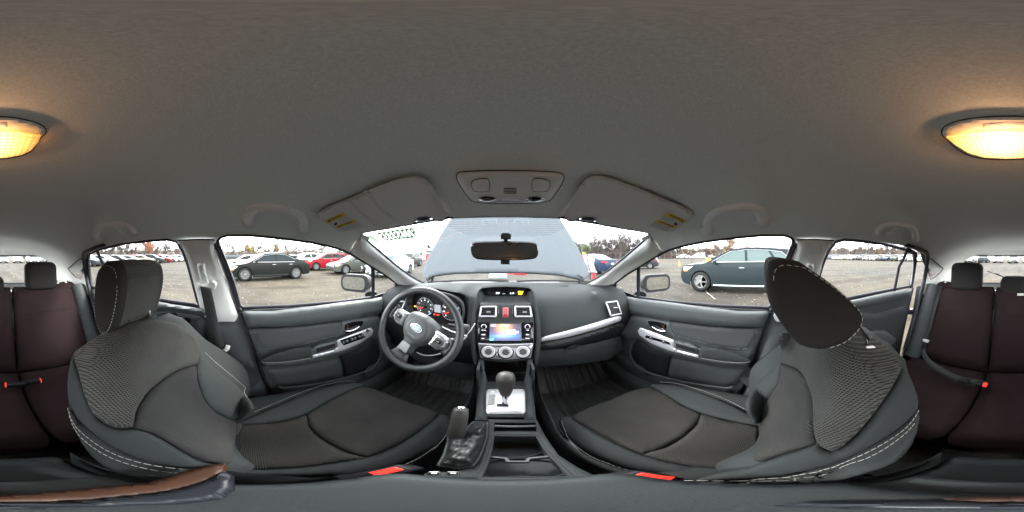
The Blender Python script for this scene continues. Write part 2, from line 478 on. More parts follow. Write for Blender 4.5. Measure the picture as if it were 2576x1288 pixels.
# ---- headlining: one sheet from windscreen header to tailgate header, visor recesses pressed into it
VIS_REC = [(794, 543), (800, 527), (866, 494), (948, 459), (1010, 438), (1048, 431), (1072, 434), (1092, 450), (1110, 476), (1130, 508), (1142, 540), (1120, 556), (1000, 572), (911, 583), (850, 582)]
fl = tr(W_FL); 
def side_edge():
    """left lower edge of the headlining in (y, angle) order from front to rear"""
    a = [J_A, (893, 644)][:1] + [(863, 628), (828, 617.5), (778, 607), (703, 597), (628, 590), (573, 590), (556, 595), (546, 604), (541, 612), (447, 614), (445, 606), (420, 599.5), (375, 603), (312, 611), (250, 626), (218, 640)]
    return a
LE = [J_A] + side_edge()[1:]
left_edge = tr(LE)
hdr_l = []
for u, v in HDR: hdr_l.append(Gt(gpx(u, v)))
rear = []
def rear_y(th):
    lo, hi = -2.2, -1.0
    for _ in range(30):
        c = (lo + hi) / 2; p = Gp(c, th)
        if p.y < RSy(p.x, p.z): lo = c
        else: hi = c
    return (lo + hi) / 2
# left side in theta > pi/2 (x < 0)
th_end = left_edge[-1][1]
th_r = [lerp(2.93, pi / 2, k / 8) for k in range(9)]
rear_l = [(rear_y(t), t) for t in th_r]
cpill_l = [(left_edge[-1][0] - 0.01, left_edge[-1][1]), (-1.13, 2.72), (-1.16, 2.95)]
half = list(reversed(hdr_l)) + tr([(930, 598), (925, 625), (905, 650), (886, 640)]) + left_edge[1:] + [(-1.12, 2.80), (-1.2, 2.95), (-1.45, 2.97)] + rear_l
half = [p for i, p in enumerate(half) if i == 0 or math.hypot(p[0] - half[i - 1][0], p[1] - half[i - 1][1]) > 0.004]
full = half[:-1] + [(rear_y(pi / 2), pi / 2)] + [(y, pi - t) for y, t in reversed(half[:-1])][:-1]
recL = tr(VIS_REC); recR = [(y, pi - t) for y, t in recL]
def shrink(P, k=0.94):
    cx = sum(p[0] for p in P) / len(P); cy = sum(p[1] for p in P) / len(P)
    return [(cx + (x - cx) * k, cy + (y - cy) * k) for x, y in P]
def hl_fn(a, b):
    off = 0.0
    for r in (recL, recR):
        if inside((a, b), r):
            off = -0.020 * min(1, dist((a, b), r) / 0.02)
    return Gp(a, b, off)
mb = sheet(full, hl_fn, 0.05, loops=(shrink(recL), shrink(recR), recL, recR))
ob('headliner', mb, 'headliner', car_shell, ang=60)
mb = sheet(full, lambda a, b: Gp(a, b, -0.045), 0.09)
ob('roof_panel', mb, mat('roof_paint', (0.10, 0.11, 0.12), 0.35, spec=.3), car_shell)
# header rubber edge
HF = [(u, v) for u, v in HDR] + mir(HDR)[::-1][1:]

# ---- windscreen
WSO = [(909, 588), (1000, 562), (1112, 545), (1272, 541)] + mir([(909, 588), (1000, 562), (1112, 545)])[::-1] + mir([(930, 610), (965, 640), (1010, 677), (1062, 711)])
WSO += [(1272, 714)] + [(1062, 711), (1010, 677), (965, 640), (930, 610)]
mb = sheet(WSO, lambda u, v: wpx(u, v), 28)
ob('windscreen', mb, 'windscreen_glass', car_shell)
mb = MB().tube([wpx(u, v, 0.004) for u, v in smoothp([(1140, 546), (909, 586), (913, 594), (930, 610), (965, 640), (1010, 677), (1062, 710), (1100, 713), (1272, 714.5)] + mir([(1140, 546), (909, 586), (913, 594), (930, 610), (965, 640), (1010, 677), (1062, 710), (1100, 713)])[::-1], False, 3)], 0.0045, 6)
ob('windscreen_seal', mb, 'seal_rubber', car_shell)
# dotted shade band printed along the top of the glass
m = bpy.data.materials.new('dot_band'); m.use_nodes = True
n = m.node_tree.nodes; l = m.node_tree.links.new; n.clear()
o_ = n.new('ShaderNodeOutputMaterial'); tp = n.new('ShaderNodeBsdfTransparent'); df = n.new('ShaderNodeBsdfDiffuse'); df.inputs[0].default_value = (0.02, 0.022, 0.024, 1)
mxs = n.new('ShaderNodeMixShader'); vo = n.new('ShaderNodeTexVoronoi'); vo.inputs['Randomness'].default_value = 0; vo.inputs['Scale'].default_value = 190
t_ = n.new('ShaderNodeTexCoord'); mr = n.new('ShaderNodeMapRange'); mr.inputs[1].default_value = 0.30; mr.inputs[2].default_value = 0.36; mr.inputs[3].default_value = 0.62; mr.inputs[4].default_value = 0.0
l(t_.outputs['Object'], vo.inputs['Vector']); l(vo.outputs['Distance'], mr.inputs[0]); l(mr.outputs[0], mxs.inputs[0]); l(tp.outputs[0], mxs.inputs[1]); l(df.outputs[0], mxs.inputs[2]); l(mxs.outputs[0], o_.inputs['Surface'])
M['dot_band'] = m
band = [(1098, 547), (1100, 555.5), (1122, 567), (1173, 591.5), (1378, 593.6), (1419, 575), (1441, 568), (1446, 547), (1272, 541)]
ob('shade_band', sheet(band, lambda u, v: wpx(u, v, 0.006), 22), 'dot_band', car_shell)

# ---- windscreen pillar trims: ruled between the side window edge and the windscreen edge, bulging inwards
def a_pillar(s):
    A = [(880, 634), (893, 644), (928, 666), (965.6, 689), (995.6, 711.5), (1010, 722), (1030, 737)]
    B = [(909.5, 588.5), (915, 595), (931, 610), (966, 640), (1011, 677), (1035, 695), (1062, 711)]
    A = smoothp(A, False, 4); B = smoothp(B, False, 4)
    rows = []
    for ii, ((ua, va), (ub, vb)) in enumerate(zip(A, B)):
        a = gpx(ua, va, 0.008); b = wpx(ub, vb, 0.012); row = []
        for k in range(9):
            t = k / 8; p = a.lerp(b, t)
            p = p * (1 - 0.055 * min(1, ii / 6) * sin(pi * t)) # towards the cabin
            if t in (0, 1): p = p * 1.02
            row.append(Vector((p.x * s, p.y, p.z)))
        rows.append(row)
    o = ob('windscreen_pillar_trim', MB().loft(rows), 'pillar_trim', car_shell)
    # joint line
    j = [gpx(u, v, 0.004) for u, v in [(880, 634), (893, 618), (903, 604), (910, 588)]]
    ob('pillar_joint', MB().tube([Vector((p.x * s, p.y, p.z)) for p in j], 0.0012, 5), 'black', o)
a_pillar(1); a_pillar(-1)

# ---- B pillars
BP = [(446.4, 605.5), (490, 603.5), (540, 603.5), (537, 616), (539, 630), (557.7, 683), (598.7, 794), (596, 802), (590, 809), (549, 809), (511, 801), (502, 771), (472.8, 654), (461, 624)]
def b_pillar(s):
    f = (lambda u, v, o=0.0: gpx(u, v, 0.006 + o))
    def fn(u, v, h): p = f(u, v, h); return Vector((p.x * s, p.y, p.z))
    o = ob('door_pillar_trim', pad(BP, fn, 0.0, 0.016, 22, 9, flip=s < 0), 'pillar_trim', car_shell)
    ob('airbag_cover', MB().tube([fn(u, v, 0.017) for u, v in rrect(489, 624, 29, 26, 6)], 0.0008, 4, closed=True), 'light_plastic', o)
    ob('pillar_joint', MB().tube([fn(u, v, 0.004) for u, v in [(446, 605), (490, 602.5), (541, 603)]], 0.0028, 5), 'black', o)
    low = [(511, 800), (549, 809), (590, 809), (604, 800), (618, 840), (640, 900), (664, 960), (690, 1010), (720, 1045), (560, 1060), (530, 950)]
    def fl_(u, v, h): p = onx(u, v, -(0.742 - h)); return Vector((p.x * s, p.y, p.z))
    ob('lower_pillar_trim', pad(low, fl_, 0.0, 0.05, 40, 16, flip=s < 0), 'hard_dark', car_shell)
    # pale reflective striker spot seen low on the pillar
    ob('striker_cap', pad(ellipse(630, 918, 9, 11, 12), fl_, 0.045, 0.004, 6, 5, flip=s < 0), 'soft_door', car_shell)
b_pillar(1); b_pillar(-1)

# ---- rear quarter: light trim, small fixed quarter window and the tailgate frame
QW = [(200, 650), (213, 656), (206, 690), (203, 703), (190, 697), (176, 684), (170, 676)]
def quarter(s):
    y0, y1 = -1.1, -1.66
    def fn(y, z, h=0.0):
        p = Gp(y, 2.0); a = ahalf(y)
        zz = min(z, ztop(y)); q = max(0.0, 1 - (max(zz - ZB, 0) / (ztop(y) - ZB)) ** NE) ** (1 / NE)
        return Vector((-(a * q - 0.004 - h) * s, y, z))
    def Gq(p): return Gs(0.004)(p)
    hole = [(cast(u, v, Gq).y, cast(u, v, Gq).z) for u, v in QW]
    outline = [(-1.09, -0.32), (-1.09, 0.02), (-1.12, 0.045), (-1.3, 0.03), (-1.45, -0.01), (-1.60, -0.05), (-1.68, -0.12), (-1.74, -0.32)]
    o = ob('quarter_trim', sheet(outline, fn, 0.035, holes=(hole,), flip=s < 0), 'pillar_trim', car_shell)
    ob('quarter_glass', sheet(hole, lambda y, z: fn(y, z, -0.02), 0.05), 'tinted_glass', car_shell)
    ob('quarter_seal', MB().tube([fn(y, z, -0.004) for y, z in hole], 0.005, 6, closed=True), 'seal_rubber', car_shell)
quarter(1); quarter(-1)

# rear screen, its header and trims (tailgate)
tailgate = thing('tailgate', 'grey trimmed tailgate with heated rear window and wiper behind the back seat', 'tailgate', (0, -1.7, -0.4))
def rs(x, z, off=0.0): return Vector((x, RSy(x, z) + off, z))
glass_o = rrect(0, -0.148, 1.08, 0.305, 0.06)
trim_o = [(-0.66, -0.80), (-0.66, -0.10), (-0.60, 0.01), (-0.4, 0.045), (0, 0.055), (0.4, 0.045), (0.60, 0.01), (0.66, -0.10), (0.66, -0.80)]
ob('tailgate_trim', sheet(trim_o, rs, 0.07, holes=(glass_o,)), 'pillar_trim', tailgate)
ob('rear_screen', sheet(glass_o, lambda a, b: rs(a, b, -0.012), 0.08), 'window_glass', tailgate)
ob('screen_seal', MB().tube([rs(a, b, 0.002) for a, b in glass_o], 0.006, 6, closed=True), 'seal_rubber', tailgate)
wp = [rpx(u, v, -0.03) for u, v in [(2505, 711), (2490, 703), (2478, 696)]]
wi = MB().tube([rs(0.02, -0.30, -0.03), rs(0.12, -0.26, -0.04), rs(0.24, -0.19, -0.035)], 0.007, 6)
wi.tube([rs(0.12, -0.25, -0.045), rs(0.33, -0.165, -0.03)], 0.004, 5)
ob('rear_wiper', wi, 'black', tailgate)
ob('rear_wiper_motor', pad(ellipse(0.0, -0.31, 0.09, 0.045, 20), lambda a, b, h: rs(a, b, h), 0.0, 0.045, 0.05, 0.02, flip=True), 'light_plastic', tailgate)

# ---- lower side walls, floor pan, firewall, sills
for s in (1, -1):
    pan = [(-1.8, -1.02), (-1.8, -0.255), (1.2, -0.255), (1.2, -1.02)]
    fn = lambda y, z, s=s: Vector((-s * (ahalf(y) + 0.010), y, z))
    if s == 1:
        ob('side_wall', sheet(pan, fn, 0.2), 'hard_dark', car_shell)
    else:   # the right rear door stands ajar: leave its opening in the wall
        op = [(-1.10, -0.256), (-1.06, -0.40), (-1.0, -0.62), (-0.92, -0.80), (-0.6, -0.93), (-0.20, -0.93), (-0.20, -0.256)]
        pan2 = [(-1.8, -1.02), (-1.8, -0.255)] + op + [(1.2, -0.255), (1.2, -1.02)]
        ob('side_wall', sheet(pan2, fn, 0.2), 'hard_dark', car_shell)
    # door sill
    sill = MB().loft([[Vector((-s * x, y, z)) for x, z in ((0.74, -0.90), (0.68, -0.905), (0.66, -0.93), (0.65, -1.0))] for y in (-0.9, -0.3, 0.3, 0.95)])
    ob('sill_trim', sill, 'hard_dark', car_shell)
def floorz(x, y):
    t = 0.10 * math.exp(-(x / 0.13) ** 2) if y < 0.9 else 0.0
    kick = max(0, y - 0.86)
    rear_h = 0.0
    return -1.005 + t + kick * 1.15 + rear_h
rows = []
for i in range(40):
    y = -0.6 + i * 0.05
    rows.append([Vector((x / 12 * 0.76, y, floorz(x / 12 * 0.76, y))) for x in range(-12, 13)])
ob('floor_carpet', MB().loft(rows), 'carpet', car_shell)
ob('firewall', MB().box((0, 1.36, -0.65), (1.6, 0.02, 0.72)), 'black', car_shell)
ob('cargo_floor', MB().box((0, -1.45, -0.62), (1.4, 0.75, 0.02)), 'carpet', car_shell)
ob('underbody', MB().box((0, 0.0, -1.06), (1.5, 3.9, 0.02)), 'black', car_shell)

# ---- outside bodywork of this car, so the shell is closed from any side
paint = M['roof_paint']
for s in (1, -1):
    outl = [(0.95, -0.27), (0.98, -1.08), (-0.9, -1.10), (-1.0, -0.75), (-1.3, -0.62), (-1.6, -0.75), (-1.75, -0.95), (-1.95, -0.85), (-1.9, -0.3), (-1.06, -0.27)]
    if s == -1: outl = [(0.95, -0.27), (0.98, -1.08), (-0.16, -1.08), (-0.16, -0.27)]
    ob('side_skin', sheet(outl, lambda y, z, s=s: Vector((-s * (0.80 + 0.05 * sin(min(1, (-z - 0.27) / 0.8) * pi) - 0.05 * max(0, abs(y) - 1.0) ** 2), y, z)), 0.15), paint, car_shell)
    if s == -1:
        outl = [(-0.95, -1.10), (-1.0, -0.75), (-1.3, -0.62), (-1.6, -0.75), (-1.75, -0.95), (-1.95, -0.85), (-1.9, -0.3), (-1.16, -0.27)]
        ob('side_skin', sheet(outl, lambda y, z, s=s: Vector((0.80 + 0.03 - 0.05 * max(0, abs(y) - 1.0) ** 2, y, z)), 0.15), paint, car_shell)
    fend = [(0.97, -0.27), (1.4, -0.30), (2.15, -0.42), (2.25, -0.95), (2.02, -0.98), (1.95, -0.72), (1.75, -0.60), (1.5, -0.62), (1.32, -0.75), (1.26, -1.05), (0.99, -1.08)]
    ob('front_fender', sheet(fend, lambda y, z, s=s: Vector((-s * (0.86 - 0.10 * max(0, y - 1.6) ** 2), y, z)), 0.12), paint, car_shell)
    for y in (1.62, -1.35):
        wl = MB().lathe([(0.20, 0.02), (0.22, 0.0), (0.33, 0.0), (0.345, 0.03), (0.345, 0.17), (0.33, 0.2), (0.1, 0.2)], (-s * 0.88, y, GZ + 0.345), (s, 0, 0), 28)
        tw = ob('wheel', wl, 'black', car_shell)
        sp = MB().lathe([(0.0, 0.0), (0.05, -0.01), (0.07, 0.01)], (-s * 0.87, y, GZ + 0.345), (s, 0, 0), 20)
        for k in range(5):
            a = 2 * pi * k / 5; sp.tube([(-s * 0.87, y + 0.05 * cos(a), GZ + 0.345 + 0.05 * sin(a)), (-s * 0.875, y + 0.215 * cos(a), GZ + 0.345 + 0.215 * sin(a))], 0.022, 5)
        ob('rim', sp, 'silver', tw)
ob('front_bumper', MB().loft([[Vector((x, 2.25 - 0.35 * (x / 0.86) ** 2 + dy, z)) for x in (-0.86, -0.6, -0.3, 0, 0.3, 0.6, 0.86)] for z, dy in ((-0.42, 0), (-0.6, 0.06), (-0.8, 0.08), (-1.05, 0.0))]), paint, car_shell)
ob('rear_bumper', MB().loft([[Vector((x, -1.92 - 0.06 + 0.2 * (x / 0.8) ** 2 - dy, z)) for x in (-0.82, -0.6, -0.3, 0, 0.3, 0.6, 0.82)] for z, dy in ((-0.32, 0), (-0.6, 0.06), (-0.8, 0.12), (-1.08, 0.0))]), paint, car_shell)

ob('engine_cover', MB().box((0, 1.72, -0.42), (1.3, 0.66, 0.22)), 'black', car_shell, bevel=0.03)
ob('front_panel', MB().box((0, 2.08, -0.62), (1.5, 0.05, 0.5)), 'black', car_shell)
# cowl and wiper arms below the windscreen
ob('cowl_panel', MB().loft([[Vector((x, WSy(x, -0.2) + dy, z)) for x in [i / 6 * 0.72 for i in range(-6, 7)]] for dy, z in ((0.0, -0.198), (0.06, -0.215), (0.14, -0.225), (0.2, -0.30))]), 'black', car_shell)
for x0, x1 in ((-0.52, 0.02), (0.08, 0.60)):
    ws = [Vector((lerp(x0, x1, t), WSy(lerp(x0, x1, t), -0.185) + 0.02, -0.182 + 0.008 * sin(pi * t))) for t in (0, .25, .5, .75, 1)]
    ob('wiper_blade', MB().tube(ws, 0.006, 5), 'black', car_shell)

# ---- raised bonnet seen through the windscreen
hood = thing('car_bonnet', 'grey blue painted bonnet standing open beyond the windscreen', 'bonnet', (0, 1.4, -0.2))
HP = lambda u, v, h=0.0: cast(u, v, lambda p: (p.y + h) - (1.40 + (p.z + 0.14) * 0.80 - 0.10 * p.x ** 2))
ho = [(1078, 701), (1072.4, 703), (1066, 695), (1060.7, 682), (1069.5, 662.5), (1084, 634.7), (1100, 604), (1115, 577.5), (1137, 546), (1158, 515), (1190, 490), (1272, 480), (1352, 490), (1386, 515), (1406, 546), (1428, 579), (1449, 614), (1464, 643.5), (1479, 672.8), (1482, 689), (1468, 704), (1458, 700), (1406, 689), (1340, 684.5), (1268, 683), (1200, 683.5), (1143, 685.4), (1110, 689), (1093, 692)]
def hood_relief(u, v):
    h = 0.0
    for P in HR:
        d = dist((u, v), P, False); h += 0.011 * math.exp(-(d / 4.0) ** 2) if d < 14 else 0
    e = (u - 1272) / 200; ins = min(1, dist((u, v), ho) / 6)
    return h * ins
HR = [[(1165, 545), (1140, 590), (1112, 640), (1100, 665)], [(1376, 545), (1400, 590), (1430, 645), (1440, 668)]]
mb = sheet(ho, lambda u, v: HP(u, v, hood_relief(u, v)), 9)
ob('bonnet_skin', mb, 'paint_hood', hood, solid=-0.03, ang=60)
for s in (0, 1):
    P = [(1078, 700), (1090, 692), (1092, 704), (1086, 714)]
    if s: P = mir(P)
    ob('hinge', MB().tube([HP(u, v) for u, v in P[:2]] + [onz(P[3][0], P[3][1], -0.26)], 0.012, 6), 'black', hood)
# ================================================================ DOORS
W_FLo = [(540, 618), (539, 604), (548, 593), (570, 585), (628, 585), (703, 592), (778, 602), (828, 612), (863, 623), (893, 639), (930, 663), (968, 686), (1003, 711), (1003, 733), (938, 757), (853, 768), (728, 780), (606, 785), (596, 772), (578, 706), (558, 653.5)]
def glass_fn(s, off):
    def fn(u, v, h=0.0):
        p = gpx(u, v, off + h); return Vector((p.x * s, p.y, p.z))
    return fn
def sx(P, s): return Vector((P.x * s, P.y, P.z))

def front_door(s, name_extra):
    lab = {1: "driver's door with black grey trim, silver switch panel and closed window", -1: "front passenger's door with dark trim, silver pull and shorter switch panel"}[s]
    d = thing('car_door', lab, 'car door', (-0.72 * s, 0.4, -0.9), 'car doors')
    g = glass_fn(s, -0.012)
    ob('window_pane', sheet(W_FLo, g, 30), 'window_glass', d)
    ob('window_seal', MB().tube([g(u, v, 0.008) for u, v in dense([((a + c) / 2, (b + e) / 2) for (a, b), (c, e) in zip(W_FL, W_FL)], 14)], 0.0085, 6, closed=True), 'seal_rubber', d)
    ob('window_frame', MB().tube([g(u, v, 0.0) for u, v in dense(W_FLo, 14)], 0.013, 6, closed=True), 'seal_rubber', d)
    # slanting black channel along the rear edge of the pane
    ob('rear_channel', MB().tube([g(u, v, 0.004) for u, v in [(549, 614), (556, 634), (574, 680), (596, 745), (603, 772)]], 0.010, 6, flat=(1, 0.6)), 'seal_rubber', d)
    ob('quarter_divider', MB().tube([g(u, v, 0.004) for u, v in [(937.5, 669), (938, 700), (939, 752)]], 0.011, 6, flat=(1, 0.7)), 'seal_rubber', d)
    tri = [(994, 708), (1006, 716), (1012, 728), (1003, 736), (993, 732)]
    ob('mirror_triangle', pad(tri, g, 0.0, 0.012, 8, 6, flip=s < 0), 'hard_dark', d)
    X = lambda x: (lambda u, v, h=0.0: sx(onx(u, v, -(x - h)), s))
    fl_ = s < 0
    base_px = [(606, 783), (612, 800), (628, 835), (640, 870), (655, 925), (675, 968), (700, 1000), (735, 1012), (800, 1012), (870, 985), (925, 958), (965, 930), (1000, 890), (1012, 840), (1012, 770), (1005, 738), (938, 752), (853, 764), (728, 776)]
    ob('door_panel', sheet(base_px, X(0.728), 22, flip=fl_), 'hard_dark', d)
    ob('door_edge_gap', MB().tube([X(0.722)(u, v) for u, v in smoothp([(606, 786), (612, 800), (628, 835), (640, 870), (655, 925), (675, 968), (700, 1000), (735, 1012)], False, 3)], 0.009, 6), 'black', d)
    roll = [(608, 782), (685, 782), (773, 772), (861, 760), (938, 751), (1004, 738), (1012, 755), (1008, 776), (953.6, 792), (861, 807), (773, 818), (707, 823.5), (624, 824.5), (613, 800)]
    def rollf(u, v, h=0.0): return X(0.725)(u, v, h)
    ob('upper_roll', pad(roll, rollf, 0.006, 0.045, 16, 6, flip=fl_), 'soft_door', d)
    ins = [(633.8, 826), (707, 825), (773, 819.5), (859, 808), (859, 820), (852.5, 833), (839, 848.6), (751, 872.8), (681, 881.6), (663.4, 880.5), (652.5, 870.6), (641, 843)]
    ins2 = [(u, v) for u, v in ins]
    surround = [(618, 826), (707, 824), (859, 807), (955, 791), (1008, 777), (1010, 800), (990, 850), (940, 852), (905, 876), (817, 905), (729, 922), (663, 923), (650, 905), (630, 850)]
    ob('middle_trim', pad(surround, X(0.724), 0.004, 0.020, 12, 8, flip=fl_), 'soft_door', d)
    ob('fabric_insert', pad(ins2, X(0.702), -0.004, 0.010, 6, 7, flip=fl_), 'door_insert', d)
    ob('insert_seam', MB().tube([X(0.6995)(u, v) for u, v in dense(ins2, 10)], 0.0016, 4, closed=True), 'black', d)
    # armrest
    armo = [(654, 904), (690, 890), (740, 876), (784, 871.5), (800, 862), (846, 853), (890, 838), (933.8, 822.5), (941, 832), (938, 846), (905, 877), (861, 893), (817, 904.5), (729, 921), (663, 923)]
    arm = ob('armrest', pad(armo, X(0.712), 0.0, 0.068, 9, 5, flip=fl_), 'soft_door', d)
    padp = [(656, 906), (685, 892.5), (740, 877), (783, 873), (785.4, 899), (729, 908), (685, 912), (661, 911)]
    ob('armrest_pad', pad(padp, X(0.6375), 0.0, 0.006, 6, 6, flip=fl_), 'bolster', arm)
    ob('stitching', stitches([X(0.6285)(u, v) for u, v in [(657, 909), (662, 911.5), (685, 912.8), (729, 909), (785, 900)]], 0.006, 0.003, 0.0009), 'white_stitch', arm)
    sil = [(786.5, 893.5), (839, 880.6), (848, 872), (848, 856), (890, 840), (933.8, 824), (939.3, 833.2), (935, 844), (905, 864.5), (861, 882), (786.5, 901)]
    ob('switch_panel', pad(sil, X(0.6375), 0.0, 0.006, 4, 4, flip=fl_), 'bright_silver', arm)
    if s == 1: sw = [(854.7, 856.3), (909.6, 837.6), (920.6, 848.6), (864.6, 869.5)]
    else: sw = [(857, 868), (861, 861), (918, 843), (922, 849)]
    swo = ob('window_switches', pad(sw, X(0.6305), 0.0, 0.002, 2, 6, flip=fl_), 'gloss_black', arm)
    q = [(0.07, 0.5), (0.24, 0.5), (0.46, 0.5), (0.6, 0.5), (0.8, 0.5), (0.93, 0.5)] if s == 1 else [(0.25, 0.5), (0.78, 0.5)]
    for k, (a, b) in enumerate(q):
        if s == 1:
            u0 = lerp(sw[0][0], sw[1][0], a), lerp(sw[0][1], sw[1][1], a); u1 = lerp(sw[3][0], sw[2][0], a), lerp(sw[3][1], sw[2][1], a)
            c = lerp(u0[0], u1[0], .5), lerp(u0[1], u1[1], .5)
        else: c = (lerp(860, 919, a), lerp(865, 846, a))
        ob('switch_key', pad(rrect(c[0], c[1], 8, 8, 2, 2), X(0.628), 0.0, 0.004, 2.5, 2.5, flip=fl_), 'hard_dark', swo)
        ob('key_mark', pad(rrect(c[0] + 1, c[1] - 1, 2.6, 2, 0.6, 1), X(0.6236), 0.0, 0.0004, 1, 2, flip=fl_), 'white_plastic', swo)
    if s == 1:
        c = Vector(X(0.630)(924, 832)); ob('mirror_knob', MB().lathe([(0.008, 0), (0.009, 0.004), (0.006, 0.010), (0.0, 0.011)], c, (1, 0, 0.3), 14), 'gloss_black', arm)
    # pull cup
    cup = [(789, 873), (846, 858.5), (850, 872.8), (844, 878), (795, 890.5), (791, 888)]
    po = ob('pull_cup', pad(cup, X(0.6345), 0.0, 0.003, 2, 5, flip=fl_), 'soft_door', arm)
    ob('cup_hollow', pad([(795, 877), (843, 864), (844, 873), (797, 887)], X(0.6295), 0.0, 0.0005, 2, 6, flip=fl_), 'black', po)
    # door handle: black scoop with chrome lever
    sc = [(868, 815), (884, 809.5), (905, 807.5), (915, 808), (910, 820), (898.6, 831), (884, 836), (870, 838.5), (867, 826)]
    h = ob('door_handle', pad(sc, X(0.699), 0.0, 0.003, 3, 4, flip=fl_), 'gloss_black', d)
    ob('lever', MB().tube([X(0.688)(u, v) for u, v in [(869, 832.5), (880, 832), (892, 828), (903, 821)]], [0.008, 0.008, 0.007, 0.005], 8, flat=(1.0, 0.6)), 'chrome', h)
    ob('lock_tab', MB().tube([X(0.692)(u, v) for u, v in [(874, 817), (874, 827)]], 0.006, 6), 'tan_tab_reflection', h)
    # lower pocket with lighter rim
    pk = [(846, 888), (905, 879), (940, 850), (952, 868), (955, 892), (940, 921), (905, 938.7), (868, 949), (864, 920), (858, 900)]
    ob('door_pocket', pad(pk, X(0.708), 0.0, 0.010, 5, 8, flip=fl_), 'black', d)
    ob('speaker_disc', MB().lathe([(0.055, 0), (0.055, 0.006), (0.0, 0.008)], X(0.70)(934, 932), (s, 0, 0), 22), 'hard_dark', d)
    rim = [(955, 866), (959, 892), (942, 922), (905, 940), (850, 955), (795, 966), (718, 976), (700, 972)]
    ob('pocket_rim', MB().tube([X(0.694)(u, v) for u, v in smoothp(rim, False, 4)], 0.008, 6, flat=(1, 0.6)), 'soft_door', d)
    low = [(664, 930), (729, 926), (817, 908), (858, 900), (866, 950), (795, 964), (718, 974), (690, 965)]
    ob('lower_trim', pad(low, X(0.722), 0.0, 0.012, 14, 9, flip=fl_), 'hard_dark', d)
    ob('bottom_skirt', pad([(690, 980), (795, 970), (905, 944), (945, 925), (965, 900), (1000, 880), (985, 925), (925, 968), (860, 1000), (760, 1015)], X(0.726), 0.0, 0.014, 10, 9, flip=fl_), 'hard_dark', d)
    # outside mirror
    mo = [(858, 700), (862, 692), (880, 690.5), (906, 690), (922, 694), (936, 706), (938, 720), (938, 748), (915, 748), (905, 742), (868, 735), (860, 728)]
    xm = 0.98
    mf = lambda u, v, h=0.0: sx(onx(u, v, -(xm - h)), s)
    # housing: loft of ovals, mirror pane facing rearwards and to the driver
    n0 = Vector((0.42, -0.90, 0.0)).normalized()
    c = onx(893, 712, -1.00); 
    Xv = Vector((-0.90, -0.42, 0)).normalized(); Yv = Vector((0, 0, 1))
    def hf(a, b, h): q = c + Xv * a + Yv * b + n0 * h; return sx(q, s)
    prof = rrect(0, 0, 0.24, 0.135, 0.05, 4)
    rows = []
    for k, hh in ((1.0, 0.012), (1.0, 0.0), (1.02, -0.03), (0.93, -0.07), (0.70, -0.105), (0.3, -0.12)):
        rows.append([hf(a * k + 0.0, b * k, hh) for a, b in prof])
    me_ = ob('door_mirror', MB().loft(rows, closed=True, caps=True), 'black', d)
    glass_p = rrect(0.008, 0, 0.19, 0.096, 0.032, 4)
    if 'mirror_glass' not in M: mat('mirror_glass', (0.62, 0.65, 0.65), 0.02, metal=1.0)
    ob('mirror_glass', sheet(glass_p, lambda a, b: hf(a, b, 0.0135), 0.05, flip=s < 0), 'mirror_glass', me_)
    ob('mirror_stalk', MB().tube([hf(-0.11, -0.045, -0.04), sx(onx(934, 742, -0.80), s)], [0.03, 0.045], 8, flat=(1, 0.6)), 'black', me_)
    return d
front_door(1, 0); front_door(-1, 0)

